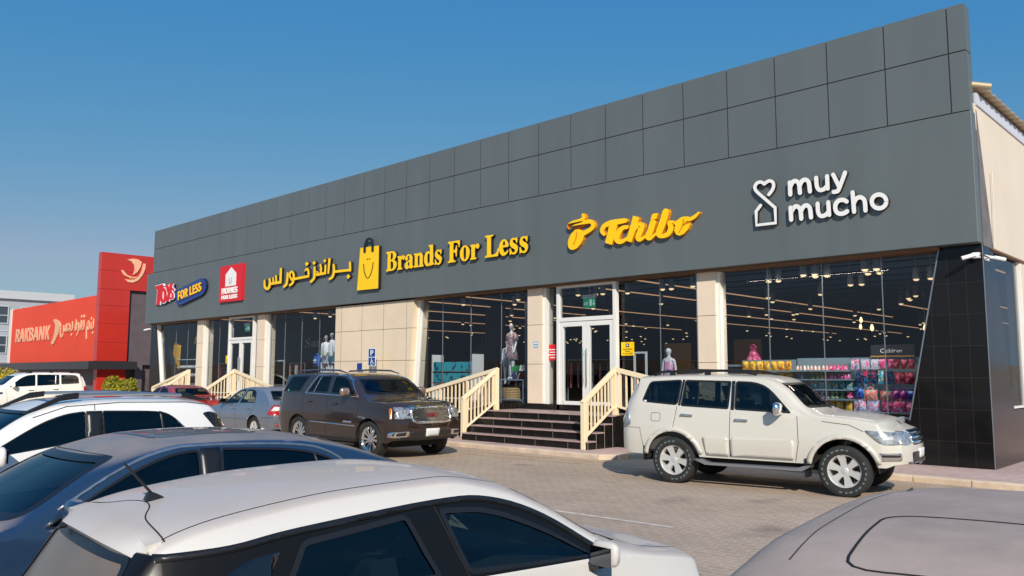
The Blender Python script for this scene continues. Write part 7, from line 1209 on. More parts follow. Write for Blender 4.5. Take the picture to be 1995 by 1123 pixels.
# --- white off-road wagon nearest the corner of the shop
S = dict(name='parked_car', label='white off-road wagon with chrome mirrors and roof rails parked under the white house logo', cat='car',
    loc=(-8.01, 13.10, 0), rz=radians(8.4), paint='paint_white_suv', wb=2.8, R=.39, ww=.27, rim=.245, spokes=6, spoke_w=.115, alloy='alloy', ra=.485,
    xr=-1.06, xf=3.74, z0=.47, zm=.78, tuck=.05, sh=.04, tum=.2, i0=.03, kick=.06,
    zc=[(-1.06, 1.72), (-.9, 1.80), (-.5, 1.845), (.4, 1.87), (1.2, 1.86), (1.65, 1.815), (1.9, 1.70), (2.33, 1.34), (2.5, 1.275), (2.85, 1.25), (3.3, 1.19), (3.6, 1.10), (3.74, 1.02)],
    zb=[(-1.06, 1.33), (0, 1.30), (1, 1.25), (2.0, 1.21), (2.5, 1.18), (3.0, 1.13), (3.4, 1.06), (3.74, .97)],
    w=[(-1.06, .80), (-.95, .88), (-.6, .915), (0, .935), (1.4, .925), (2.8, .935), (3.3, .915), (3.6, .86), (3.74, .78)],
    crown=[(-1.06, .06), (1.5, .06), (1.8, .1), (2.3, .14), (2.6, .1)],
    nose=[(.35, -.12), (.5, -.02), (.72, 0), (.9, -.03), (1.0, -.09), (1.1, -.2)], tail=[(.35, -.05), (.5, 0), (.95, 0), (1.25, -.06), (1.74, -.26)], rf=.22, rr=.1,
    cab=(-.8, 2.3), dash=1.95, seats=[(1.2, .4, .52), (1.2, -.4, .52), (.25, 0, 1.3)], seat_z=.78, floor=.55, wheel_y=-.4,
    panels=[('rear_door', [(.06, 1.31), (.02, .95), (.3, .8), (.45, .6), (.5, .5), (1.015, .49), (1.03, 1.25), (1.07, 1.79), (.2, 1.81)], 'L', None),
            ('front_door', [(1.03, 1.25), (1.015, .49), (2.08, .49), (2.14, .78), (2.12, 1.2), (1.68, 1.70), (1.45, 1.78), (1.07, 1.79)], 'L', None),
            ('hood', [(2.55, -.70), (3.1, -.72), (3.52, -.66), (3.52, .66), (3.1, .72), (2.55, .70)], 'T', None)],
    windows=[dict(name='window', poly=[(-.60, 1.37), (-.46, 1.73), (.16, 1.765), (.10, 1.32)], mode='L', r=.07, glass='car_glass_mid'),
             dict(name='window', poly=[(.15, 1.31), (.21, 1.76), (1.03, 1.745), (1.0, 1.275)], mode='L', r=.04, glass='car_glass_mid'),
             dict(name='window', poly=[(1.10, 1.27), (1.10, 1.745), (1.42, 1.735), (1.66, 1.65), (2.04, 1.235)], mode='L', r=.05, glass='car_glass_mid'),
             dict(name='windscreen', poly=[(-.74, 1.325), (.74, 1.325), (.63, 1.72), (-.63, 1.72)], mode='F', r=.06, glass='screen_glass', fw=.035),
             dict(name='rear_window', poly=[(-.62, 1.30), (.62, 1.30), (.56, 1.68), (-.56, 1.68)], mode='B', r=.06)],
    decals=[('fender_flare', [[(c + rr_ * cos(pi * kk / 24), .39 + rr_ * sin(pi * kk / 24)) for rr_, kk in ((.56, k), (.56, k + 1), (.487, k + 1), (.487, k))] for k in range(2, 23)], 'L', 'paint_white_suv', .022, .2) for c in (0, 2.8)] + [
            ('door_cladding', [[(.62, .52), (.56, .80), (.95, .83), (1.0, .78), (1.0, .52)]], 'L', 'paint_white_suv', .024), ('door_cladding', [[(1.03, .52), (1.04, .78), (1.08, .83), (2.06, .82), (2.08, .74), (2.05, .52)]], 'L', 'paint_white_suv', .024),
            ('door_pillar', [[(1.035, 1.27), (1.095, 1.265), (1.095, 1.745), (1.035, 1.745)]], 'L', 'black_gloss', .004), ('door_pillar', [[(.105, 1.325), (.145, 1.315), (.205, 1.755), (.165, 1.765)]], 'L', 'black_gloss', .004),
            ('window_divider', [[(.44, 1.30), (.455, 1.30), (.50, 1.755), (.485, 1.755)]], 'L', 'black_trim', .006),
            ('headlight', [rounded([(3.10, 1.02), (3.5, 1.0), (3.72, .93), (3.72, .83), (3.42, .80), (3.3, .84)], .05)], 'L', 'lamp_clear', .008),
            ('headlight', [rounded([(.47, .99), (.70, 1.02), (.80, .97), (.80, .82), (.60, .80), (.50, .84)], .04)], 'F', 'lamp_clear', .008), ('headlight', [rounded([(-.47, .99), (-.70, 1.02), (-.80, .97), (-.80, .82), (-.60, .80), (-.50, .84)], .04)], 'F', 'lamp_clear', .008),
            ('grille', [rounded([(-.44, 1.02), (.44, 1.02), (.42, .80), (-.42, .80)], .04)], 'F', 'grille_black', .006),
            ('grille_bar', [[(-.46, 1.00), (.46, 1.00), (.46, .965), (-.46, .965)], [(-.45, .935), (.45, .935), (.45, .895), (-.45, .895)], [(-.44, .865), (.44, .865), (.44, .82), (-.44, .82)]], 'F', 'chrome', .018),
            ('fog_lamp', [rounded([(3.30, .69), (3.60, .70), (3.60, .58), (3.33, .57)], .03)], 'L', 'chrome', .01), ('fog_lamp_grille', [rounded([(3.34, .665), (3.58, .67), (3.58, .635), (3.35, .63)], .02)], 'L', 'grille_black', .016),
            ('air_intake', [rounded([(-.5, .70), (.5, .70), (.45, .54), (-.45, .54)], .05)], 'F', 'grille_black', .005), ('licence_plate', [[(-.17, .73), (.17, .73), (.17, .60), (-.17, .60)]], 'F', 'plate', .02),
            ('skid_plate', [[(-.62, .53), (.62, .53), (.62, .47), (-.62, .47)]], 'F', 'satin_metal', .02),
            ('tail_lamp', [rounded([(-.98, 1.24), (-.86, 1.22), (-.80, 1.02), (-.82, .95), (-.98, .97)], .03)], 'L', 'lamp_clear', .02),
            ('fuel_flap', ring2([(-.40, 1.19), (-.22, 1.19), (-.22, 1.04), (-.40, 1.04)], .04, 0, .006), 'L', 'gap', .003), ('window_sticker', [rounded([(-.56, 1.40), (-.50, 1.40), (-.50, 1.37), (-.56, 1.37)], .01)], 'L', 'plate', .004)],
    seams=[([(.09, 1.31), (.02, .95), (.3, .8), (.45, .6), (.5, .5)], 'L'), ([(1.03, 1.25), (1.015, .49)], 'L'), ([(2.08, .49), (2.14, .78), (2.12, 1.2)], 'L'), ([(-.98, .92), (-.62, .92), (-.55, .55)], 'L'), ([(3.1, 1.0), (2.9, 1.09), (2.5, 1.13)], 'L')],
    handles=[(.27, 1.165, 'chrome'), (1.22, 1.11, 'chrome')], mirror=(1.83, 1.27, 'chrome', 1.1))
car, bv = build_car(S)
for sd in (1, -1):
    q = MB(); q.prism([(.42, .44), (.62, .36), (2.2, .36), (2.34, .44), (2.24, .44), (2.12, .40), (.7, .40), (.54, .44)], sd * .88, sd * 1.02); q.build('side_step', MATS['satin_metal'], car, bevel=.01)
    q = MB(); q.box(-.56, -.53, sd * .66, sd * .90, .36, .62); q.build('mud_flap', MATS['black_trim'], car)
    q = MB(); q.box(2.22, 2.26, sd * .68, sd * .92, .26, .55); q.build('mud_flap', MATS['black_trim'], car)
    q = MB(); q.tube([(-.45, sd * .62, 1.83), (-.3, sd * .62, 1.895), (.4, sd * .62, 1.925), (1.1, sd * .62, 1.91), (1.4, sd * .62, 1.85)], [.02, .022, .022, .022, .018], 8)
    for x, z in ((-.1, 1.9), (.55, 1.915)): q.box(x - .05, x + .05, sd * .6, sd * .64, 1.80, z)
    q.build('roof_rail', MATS['black_trim'], car, 50)
q = MB(); q.lathe([(0, -.12), (.36, -.12), (.38, -.08), (.38, .05), (.36, .09), (.3, .1), (0, .1)], (0, 0, 0), 32, 'y'); o = q.build('spare_wheel', MATS['paint_white_suv'], car, 35, (-1.13, 0, .93)); o.rotation_euler = (0, 0, pi / 2)
q = MB(); q.tube([(2.4, .1, 1.315), (2.28, -.25, 1.40), (2.27, -.3, 1.41)], .009, 6); q.tube([(2.38, .5, 1.31), (2.26, .15, 1.42)], .009, 6); q.build('wiper', MATS['black_trim'], car)
for w_ in [c_ for c_ in car.children if c_.name.startswith('wheel')]:
    q = MB()
    for i in range(26):
        if i in (11, 12, 13, 24, 25): continue
        a0 = 2 * pi * i / 26; a1 = a0 + RND.uniform(.10, .17); n_ = 3; V = []
        for rr_ in (.305, .332): V += [(rr_ * cos(a0 + (a1 - a0) * k / n_), .1375, rr_ * sin(a0 + (a1 - a0) * k / n_)) for k in range(n_ + 1)]
        q.add(V, [(k, k + 1, n_ + 2 + k, n_ + 1 + k) for k in range(n_)])
    q.build('tyre_lettering', mat('tyre_white', srgb(92, 104, 102), .8), w_, recalc=False)
q = MB(); q.box(3.46, 3.52, -.03, .03, 1.12, 1.2); q.build('hood_ornament', MATS['satin_metal'], car)

# --- brown full-size wagon by the disabled bay
S = dict(name='parked_car', label='dark brown full-size wagon with chrome mesh grille parked nose towards the main steps', cat='car',
    loc=(-17.85, 12.02, 0), rz=radians(-1), paint='paint_brown', wb=2.95, R=.405, ww=.285, rim=.285, spokes=6, spoke_w=.12, style='twin', alloy='chrome', ra=.47,
    xr=-1.18, xf=3.97, z0=.36, zm=.8, tuck=.04, sh=.05, tum=.24, i0=.02,
    zc=[(-1.18, 1.74), (-.9, 1.84), (-.4, 1.88), (.6, 1.895), (1.5, 1.875), (1.95, 1.82), (2.2, 1.70), (2.72, 1.36), (2.9, 1.29), (3.3, 1.265), (3.7, 1.22), (3.9, 1.15), (3.97, 1.06)],
    zb=[(-1.18, 1.37), (0, 1.375), (1.2, 1.355), (2.4, 1.32), (2.9, 1.23), (3.5, 1.18), (3.97, 1.05)],
    w=[(-1.18, .90), (-.95, .98), (-.4, 1.015), (0, 1.02), (2.95, 1.02), (3.5, 1.0), (3.8, .96), (3.97, .92)],
    crown=[(-1.18, .07), (1.6, .07), (2.0, .1), (2.6, .15), (2.9, .1)],
    nose=[(.3, -.14), (.5, -.04), (.66, 0), (.78, 0), (1.0, -.06), (1.2, -.12)], tail=[(.35, -.08), (.55, 0), (.95, 0), (1.35, -.05), (1.74, -.2)], rf=.2, rr=.1,
    cab=(-.9, 2.7), dash=2.3, seats=[(1.5, .45, .55), (1.5, -.45, .55), (.4, 0, 1.4)], seat_z=.85, floor=.6, wheel_y=.42,
    panels=[('rear_door', [(.20, 1.36), (.17, 1.0), (.30, .85), (.45, .62), (.52, .44), (1.24, .42), (1.27, 1.33), (1.3, 1.84), (.62, 1.85)], 'L', None),
            ('front_door', [(1.27, 1.33), (1.24, .42), (2.45, .42), (2.52, .75), (2.52, 1.28), (2.15, 1.62), (1.9, 1.79), (1.3, 1.84)], 'L', None),
            ('hood', [(2.95, -.80), (3.4, -.82), (3.78, -.76), (3.78, .76), (3.4, .82), (2.95, .80)], 'T', None)],
    windows=[dict(name='window', poly=[(-.86, 1.40), (-.52, 1.79), (.28, 1.80), (-.02, 1.41)], mode='L', r=.05),
             dict(name='window', poly=[(.33, 1.41), (.70, 1.80), (1.25, 1.80), (1.22, 1.395)], mode='L', r=.05),
             dict(name='window', poly=[(1.37, 1.39), (1.42, 1.80), (1.78, 1.785), (2.0, 1.70), (2.36, 1.36)], mode='L', r=.05),
             dict(name='windscreen', poly=[(-.80, 1.385), (.80, 1.385), (.69, 1.74), (-.69, 1.74)], mode='F', r=.06, glass='car_glass_mid', fw=.04),
             dict(name='rear_window', poly=[(-.7, 1.36), (.7, 1.36), (.62, 1.72), (-.62, 1.72)], mode='B', r=.06)],
    decals=[('window_trim', ribbon2([(.26, 1.39), (.64, 1.825), (1.3, 1.83), (1.8, 1.81), (2.06, 1.71), (2.46, 1.345)], .018), 'L', 'chrome', .006), ('window_trim', ribbon2([(.26, 1.39), (1.3, 1.365), (2.46, 1.335)], .018), 'L', 'chrome', .006),
            ('window_divider', [[(.60, 1.40), (.615, 1.40), (.82, 1.80), (.80, 1.80)]], 'L', 'chrome', .006),
            ('side_trim', [[(.56, .735), (1.23, .72), (1.23, .70), (.56, .715)]], 'L', 'chrome', .008), ('side_trim', [[(1.25, .72), (2.44, .695), (2.44, .675), (1.25, .70)]], 'L', 'chrome', .008),
            ('side_badge', [[(1.98 + .07 * k, .79), (2.03 + .07 * k, .79), (2.03 + .07 * k, .75), (1.98 + .07 * k, .75)] for k in range(5)], 'L', 'chrome', .006),
            ('headlight', [rounded([(.64, 1.12), (.88, 1.13), (.88, .88), (.68, .88)], .05)], 'F', 'lamp_clear', .01), ('headlight', [rounded([(-.64, 1.12), (-.88, 1.13), (-.88, .88), (-.68, .88)], .05)], 'F', 'lamp_clear', .01),
            ('headlight', [rounded([(3.74, 1.12), (3.92, 1.11), (3.92, .89), (3.78, .89)], .03)], 'L', 'lamp_clear', .008), ('turn_lamp', [rounded([(3.6, 1.10), (3.66, 1.10), (3.72, .87), (3.66, .87)], .02)], 'L', 'lamp_amber', .011),
            ('grille', ring2([(-.56, 1.14), (.56, 1.14), (.56, .84), (.46, .77), (-.46, .77), (-.56, .84)], .06, 0, .05), 'F', 'chrome', .03),
            ('fog_lamp', [rounded([(.60, .62), (.96, .60), (.96, .48), (.60, .50)], .03)], 'F', 'chrome', .012), ('fog_lamp', [rounded([(-.60, .62), (-.96, .60), (-.96, .48), (-.60, .50)], .03)], 'F', 'chrome', .012),
            ('fog_lamp_grille', [[(.68, .60), (.92, .585), (.92, .52), (.68, .53)]], 'F', 'grille_black', .02), ('fog_lamp_grille', [[(-.68, .60), (-.92, .585), (-.92, .52), (-.68, .53)]], 'F', 'grille_black', .02),
            ('air_intake', [rounded([(-.56, .60), (.56, .60), (.52, .50), (-.52, .50)], .03)], 'F', 'grille_black', .006), ('licence_plate', [[(-.18, .66), (.18, .66), (.18, .50), (-.18, .50)]], 'F', 'plate', .03),
            ('chin_spoiler', [[(-.9, .40), (.9, .40), (.9, .36), (-.9, .36)]], 'F', 'black_trim', .02),
            ('bumper_trim', ring2([(-.52, 1.11), (.52, 1.11), (.52, .86), (.44, .80), (-.44, .80), (-.52, .86)], .04, 0, .02), 'F', 'grille_black', .02), ('window_sticker', [[(-.62, 1.46), (-.58, 1.46), (-.58, 1.41), (-.62, 1.41)]], 'L', 'sticker_green', .004)],
    seams=[([(.20, 1.36), (.17, 1.0), (.30, .85), (.45, .62), (.52, .44)], 'L'), ([(1.27, 1.33), (1.24, .42)], 'L'), ([(2.45, .42), (2.52, .75), (2.52, 1.28)], 'L'), ([(2.95, .80), (3.4, .82), (3.78, .76)], 'T'), ([(2.95, -.80), (3.4, -.82), (3.78, -.76)], 'T'), ([(3.5, .42), (3.55, .72), (3.62, .86)], 'L')],
    handles=[(.45, 1.185, 'paint_brown'), (1.56, 1.16, 'paint_brown')], mirror=(2.14, 1.40, 'satin_bronze', 1.05))
mat('sticker_green', (.1, .5, .3), .5); mat('satin_bronze', srgb(170, 145, 130), .25, .7)
car, bv = build_car(S)
g = MB(); V, F = patch(bv, [rounded([(-.52, 1.11), (.52, 1.11), (.52, .86), (.44, .80), (-.44, .80), (-.52, .86)], .05)], 'F', .004); g.add(V, F); g.build('grille_backing', MATS['grille_black'], car, recalc=False)
g = MB()
for j in range(8):
    for i in range(22):
        y = -.49 + .0455 * i + (.0227 if j % 2 else 0); z = 1.085 - .037 * j
        if abs(y) > .5 or (z < .86 and abs(y) > .43): continue
        p, n_ = cast(bv, 'F', y, z); g.add(*boxy(p.x + .004, p.x + .02, y - .016, y + .016, z - .006, z + .006))
        if j < 7: g.bar((p.x + .01, y - .014, z), (p.x + .012, y - .024, z - .036), .009, .012)
g.build('grille_mesh', MATS['chrome'], car)
for sd in (1, -1):
    q = MB(); q.tube([(-.5, sd * .74, 1.855), (-.38, sd * .74, 1.92), (.5, sd * .74, 1.95), (1.4, sd * .74, 1.93), (1.75, sd * .74, 1.86)], [.015, .022, .022, .022, .012], 8); q.build('roof_rail', MATS['roof_rail_grey'] if 'roof_rail_grey' in MATS else mat('roof_rail_grey', (.1, .12, .16), .3, .5), car, 50)
    q = MB(); q.prism([(.45, .40), (.62, .33), (2.35, .33), (2.48, .40)], sd * .86, sd * 1.01); q.build('side_step', MATS['black_trim'], car, bevel=.01)
q = MB()
for i, (ch, y0) in enumerate((('G', -.13), ('M', -.035), ('C', .075))):
    pass
tx = bpy.data.curves.new('t', 'FONT'); tx.body = 'GMC'; tx.size = .125; tx.extrude = .006; tx.align_x = 'CENTER'; tx.offset = .004
to = bpy.data.objects.new('t', tx); COL.objects.link(to); bpy.context.view_layer.update()
me = bpy.data.meshes.new_from_object(to.evaluated_get(bpy.context.evaluated_depsgraph_get())); bpy.data.objects.remove(to)
p, n_ = cast(bv, 'F', 0, .94)
o = finish(me, 'grille_letters', mat('badge_red', (.22, .03, .03), .3), car); o.rotation_euler = (radians(86), 0, pi / 2); o.location = (p.x + .03, 0, .915)
q = MB(); q.tube([(2.72, .2, 1.40), (2.5, -.4, 1.5)], .009, 6); q.tube([(2.7, -.35, 1.40), (2.52, -.75, 1.46)], .009, 6); q.build('wiper', MATS['black_trim'], car)

# --- silver saloon behind the brown wagon
S = dict(name='parked_car', label='silver saloon with red and white tail lamps parked behind the dark brown wagon', cat='car',
    loc=(-21.55, 12.68, 0), rz=pi, paint='paint_silver', wb=2.6, R=.315, ww=.2, rim=.2, spokes=5, spoke_w=.09, alloy='alloy', ra=.375,
    xr=-1.05, xf=3.45, z0=.25, zm=.62, tuck=.05, sh=.05, tum=.33, i0=.03,
    zc=[(-1.05, 1.02), (-.95, 1.055), (-.78, 1.09), (-.35, 1.38), (-.1, 1.46), (.5, 1.485), (1.05, 1.46), (1.35, 1.38), (2.05, 1.0), (2.3, .96), (2.9, .88), (3.3, .78), (3.45, .68)],
    zb=[(-1.05, .97), (-.6, 1.01), (0, 1.0), (1, .965), (1.9, .93), (2.5, .86), (3.1, .77), (3.45, .64)],
    w=[(-1.05, .74), (-.85, .80), (-.3, .845), (.5, .855), (2.3, .85), (3.0, .82), (3.3, .75), (3.45, .64)],
    crown=[(-1.05, .03), (-.8, .05), (-.3, .1), (.3, .06), (1.0, .07), (1.8, .12), (2.2, .1)],
    nose=[(.2, -.08), (.45, 0), (.6, -.02), (.75, -.1)], tail=[(.2, -.08), (.45, 0), (.62, 0), (.8, -.04), (1.02, -.06)], rf=.22, rr=.18,
    cab=(-.6, 2.0), dash=1.6, seats=[(1.1, .36, .48), (1.1, -.36, .48), (.2, 0, 1.2)], seat_z=.5, seat_mat='seat_tan', wheel_y=.36,
    panels=[('rear_door', [(.02, 1.0), (.1, .8), (.3, .62), (.36, .3), (1.04, .28), (1.07, .96), (.8, 1.42), (.3, 1.42), (.08, 1.3)], 'L', None), ('front_door', [(1.07, .96), (1.04, .28), (2.0, .3), (2.02, .94), (1.5, 1.26), (1.1, 1.41), (.8, 1.42)], 'L', None),
            ('trunk_lid', [(-.94, -.55), (-.94, .55), (-.76, .58), (-.76, -.58)], 'T', None)],
    windows=[dict(name='window', poly=[(.03, 1.02), (.12, 1.30), (.28, 1.385), (.66, 1.395), (.92, 1.0)], mode='L', r=.04, glass='car_glass_clear', fw=.022),
             dict(name='window', poly=[(1.02, .995), (.76, 1.395), (1.06, 1.375), (1.42, 1.23), (1.86, .965)], mode='L', r=.04, glass='car_glass_clear', fw=.022),
             dict(name='windscreen', poly=[(-.68, 1.03), (.68, 1.03), (.56, 1.36), (-.56, 1.36)], mode='F', r=.06, glass='car_glass_clear'),
             dict(name='rear_window', poly=[(-.62, 1.10), (.62, 1.10), (.53, 1.36), (-.53, 1.36)], mode='B', r=.06, glass='car_glass_clear', fw=.025)],
    decals=[('tail_lamp', [rounded([(-1.0, .93), (-.86, .99), (-.72, .78), (-.70, .70), (-1.0, .70)], .03)], 'L', 'lamp_red', .01), ('reverse_lamp', [[(-.98, .91), (-.9, .93), (-.8, .81), (-.98, .81)]], 'L', 'plate', .016),
            ('tail_lamp', [rounded([(.74, .94), (.48, .90), (.50, .70), (.76, .70)], .03)], 'B', 'lamp_red', .01), ('reverse_lamp', [[(.7, .91), (.54, .88), (.55, .81), (.7, .81)]], 'B', 'plate', .016), ('tail_lamp', [rounded([(-.74, .94), (-.48, .90), (-.50, .70), (-.76, .70)], .03)], 'B', 'lamp_red', .01),
            ('bumper_reflector', [[(.7, .44), (.48, .43), (.48, .39), (.7, .40)]], 'B', 'lamp_red', .008), ('licence_plate', [[(-.26, .80), (.26, .80), (.26, .69), (-.26, .69)]], 'B', 'plate', .012), ('side_trim', [[(.3, .60), (1.95, .58), (1.95, .54), (.3, .56)]], 'L', 'paint_silver', .012)],
    seams=[([(.02, 1.0), (.1, .8), (.3, .62), (.36, .3)], 'L'), ([(1.07, .96), (1.04, .28)], 'L'), ([(-1.0, .64), (-.45, .62)], 'L'), ([(2.0, .3), (2.02, .94)], 'L')],
    handles=[(.25, .87, 'paint_silver'), (1.17, .85, 'paint_silver')], mirror=(1.72, 1.0, 'black_trim', .85))
car, bv = build_car(S)
q = MB(); q.box(-.5, -.46, .62, .84, .16, .34); q.build('mud_flap', MATS['paint_white'], car)

# --- dark red saloon far along the kerb
S = dict(name='parked_car', label='dark red saloon with a boot spoiler and thin aerial parked beyond the silver saloon', cat='car',
    loc=(-28.2, 13.0, 0), rz=pi, paint='paint_red', wb=2.6, R=.315, ww=.2, rim=.2, spokes=5, spoke_w=.09, alloy='alloy', ra=.375,
    xr=-1.05, xf=3.4, z0=.25, zm=.6, tuck=.05, sh=.05, tum=.36, i0=.03,
    zc=[(-1.05, .95), (-.8, .99), (-.55, 1.03), (.05, 1.385), (.4, 1.44), (.9, 1.45), (1.2, 1.41), (2.0, .97), (2.4, .9), (3.0, .8), (3.4, .62)], zb=[(-1.05, .9), (0, .93), (1, .92), (2, .88), (3, .74), (3.4, .58)],
    w=[(-1.05, .72), (-.85, .79), (0, .855), (2.3, .85), (3.0, .82), (3.4, .62)], crown=[(-1.05, .03), (-.6, .05), (-.1, .1), (.5, .06), (1.7, .12), (2.2, .1)],
    nose=[(.2, -.08), (.45, 0), (.7, -.1)], tail=[(.2, -.08), (.45, 0), (.95, -.06)], rf=.22, rr=.16, cab=(-.4, 1.9), dash=1.55, seats=[(1.05, .36, .48), (1.05, -.36, .48), (.2, 0, 1.2)], seat_z=.45,
    panels=[], windows=[dict(name='window', poly=[(-.1, .96), (.16, 1.28), (.4, 1.36), (.72, 1.375), (.86, .955)], mode='L', r=.04), dict(name='window', poly=[(.95, .95), (.82, 1.375), (1.1, 1.355), (1.36, 1.2), (1.8, .92)], mode='L', r=.04),
             dict(name='windscreen', poly=[(-.66, .98), (.66, .98), (.54, 1.33), (-.54, 1.33)], mode='F', r=.06), dict(name='rear_window', poly=[(-.62, 1.05), (.62, 1.05), (.52, 1.34), (-.52, 1.34)], mode='B', r=.06)],
    decals=[('tail_lamp', [rounded([(.72, .84), (.42, .84), (.44, .68), (.74, .68)], .03)], 'B', 'lamp_red', .01), ('tail_lamp', [rounded([(-.72, .84), (-.42, .84), (-.44, .68), (-.74, .68)], .03)], 'B', 'lamp_red', .01)], mirror=(1.62, .96, 'paint_red', .85))
car, bv = build_car(S)
q = MB(); q.prism([(-1.06, 1.09), (-.78, 1.075), (-.78, 1.095), (-1.05, 1.125)], -.66, .66); q.box(-.95, -.86, -.5, -.44, .95, 1.085); q.box(-.95, -.86, .44, .5, .95, 1.085); q.build('spoiler', MATS['paint_red'], car, bevel=.008)
q = MB(); q.tube([(-.65, .1, 1.0), (-.95, .3, 1.75)], .006, 5); q.build('aerial', MATS['black_trim'], car)

# --- white cruiser wagon far left before the red bank
S = dict(name='parked_car', label='white cruiser wagon with dark windows parked far left below the orange bank sign', cat='car',
    loc=(-41.5, 12.75, 0), rz=-pi / 2, paint='paint_white_cruiser', wb=2.85, R=.40, ww=.285, rim=.23, spokes=5, spoke_w=.11, alloy='alloy', ra=.48,
    xr=-1.2, xf=3.75, z0=.48, zm=.8, tuck=.05, sh=.05, tum=.24, i0=.02,
    zc=[(-1.2, 1.74), (-.9, 1.86), (-.3, 1.90), (.8, 1.905), (1.4, 1.87), (1.75, 1.78), (2.35, 1.36), (2.55, 1.27), (3.1, 1.22), (3.5, 1.14), (3.75, 1.02)], zb=[(-1.2, 1.35), (0, 1.30), (1, 1.25), (2.1, 1.20), (3.0, 1.12), (3.75, .98)],
    w=[(-1.2, .88), (-.9, .95), (0, .985), (2.85, .985), (3.4, .95), (3.75, .82)], crown=[(-1.2, .07), (1.5, .07), (1.9, .1), (2.4, .14), (2.7, .1)],
    nose=[(.3, -.1), (.6, 0), (.95, -.05), (1.1, -.15)], tail=[(.35, -.06), (.6, 0), (1.0, 0), (1.3, -.05), (1.74, -.22)], rf=.22, rr=.12, cab=(-.9, 2.3), dash=1.95, seats=[(1.2, .42, .52), (1.2, -.42, .52), (.3, 0, 1.35)], seat_z=.8, floor=.6,
    panels=[('rear_door', [(.02, 1.3), (0, 1.0), (.4, .75), (.5, .5), (1.0, .49), (1.02, 1.24), (1.04, 1.83), (.1, 1.83)], 'L', None), ('front_door', [(1.02, 1.24), (1.0, .49), (2.1, .49), (2.2, 1.18), (1.75, 1.6), (1.5, 1.8), (1.04, 1.83)], 'L', None)],
    windows=[dict(name='window', poly=[(-.78, 1.38), (-.74, 1.68), (-.6, 1.77), (.0, 1.785), (.0, 1.34)], mode='L', r=.08, fw=.02), dict(name='window', poly=[(.07, 1.335), (.07, 1.785), (.97, 1.785), (.98, 1.29)], mode='L', r=.04, fw=.02), dict(name='window', poly=[(1.05, 1.285), (1.04, 1.785), (1.35, 1.76), (1.62, 1.64), (2.08, 1.24)], mode='L', r=.05, fw=.02),
             dict(name='windscreen', poly=[(-.78, 1.33), (.78, 1.33), (.67, 1.73), (-.67, 1.73)], mode='F', r=.06), dict(name='rear_window', poly=[(-.7, 1.34), (.7, 1.34), (.6, 1.72), (-.6, 1.72)], mode='B', r=.06)],
    decals=[('tail_lamp', [rounded([(-1.1, 1.26), (-.98, 1.26), (-.98, .98), (-1.1, .98)], .02)], 'L', 'lamp_red', .015), ('window_divider', [[(.20, 1.335), (.25, 1.335), (.22, 1.785), (.17, 1.785)]], 'L', 'satin_metal', .006)],
    seams=[([(.02, 1.3), (0, 1.0), (.4, .75)], 'L'), ([(1.02, 1.24), (1.0, .49)], 'L'), ([(2.1, .49), (2.2, 1.18)], 'L')], handles=[(.22, 1.13, 'chrome'), (1.22, 1.10, 'chrome')], mirror=(1.92, 1.28, 'paint_white_cruiser', 1.15))
car, bv = build_car(S)
for sd in (1, -1):
    q = MB(); q.tube([(-.6, sd * .68, 1.86), (-.45, sd * .68, 1.93), (.5, sd * .68, 1.955), (1.2, sd * .68, 1.93), (1.4, sd * .68, 1.86)], .018, 8); q.box(-.55, -.4, sd * .66, sd * .70, 1.82, 1.92); q.box(.3, .42, sd * .66, sd * .70, 1.85, 1.94); q.box(1.15, 1.3, sd * .66, sd * .70, 1.82, 1.92); q.build('roof_rail', MATS['black_trim'], car, 50)

# --- dark blue hatchback, only its rear corner in view at the left edge
S = dict(name='parked_car', label='dark blue hatchback at the left edge of the photo, only its rear spoiler corner showing', cat='car',
    loc=(-23.95, 5.35, ground_z(5.3)), rz=-pi / 2, paint='paint_blue_dark', wb=2.6, R=.32, ww=.21, rim=.2, spokes=5, spoke_w=.09, alloy='alloy', ra=.38,
    xr=-.78, xf=3.4, z0=.25, zm=.62, tuck=.05, sh=.05, tum=.3, i0=.02, zc=[(-.78, 1.0), (-.7, 1.12), (-.5, 1.40), (-.3, 1.49), (.5, 1.53), (1.1, 1.5), (1.4, 1.42), (2.15, 1.02), (2.5, .96), (3.1, .85), (3.4, .68)], zb=[(-.78, .97), (0, 1.0), (1, .97), (2, .93), (3, .78), (3.4, .62)],
    w=[(-.78, .78), (-.5, .85), (.5, .87), (2.4, .86), (3.1, .8), (3.4, .64)], crown=[(-.78, .03), (-.3, .08), (.5, .06), (1.7, .12), (2.2, .1)], nose=[(.2, -.08), (.45, 0), (.75, -.1)], tail=[(.2, -.08), (.45, 0), (.7, 0), (1.0, -.05)], rf=.22, rr=.14, cab=(-.4, 2.0), dash=1.65, seats=[(1.1, .36, .48), (1.1, -.36, .48), (.2, 0, 1.2)],
    panels=[], windows=[dict(name='window', poly=[(.0, 1.04), (.06, 1.36), (.95, 1.41), (1.0, 1.0)], mode='L', r=.05), dict(name='window', poly=[(1.07, 1.0), (1.02, 1.41), (1.4, 1.3), (1.85, .97)], mode='L', r=.05), dict(name='windscreen', poly=[(-.66, 1.05), (.66, 1.05), (.54, 1.4), (-.54, 1.4)], mode='F', r=.06), dict(name='rear_window', poly=[(-.6, 1.08), (.6, 1.08), (.52, 1.38), (-.52, 1.38)], mode='B', r=.06)],
    decals=[('tail_lamp', [rounded([(.76, .98), (.56, .98), (.58, .72), (.78, .72)], .03)], 'B', 'lamp_red', .01), ('tail_lamp', [rounded([(-.76, .98), (-.56, .98), (-.58, .72), (-.78, .72)], .03)], 'B', 'lamp_red', .01)], mirror=(1.75, 1.02, 'paint_blue_dark', .9))
car, bv = build_car(S)
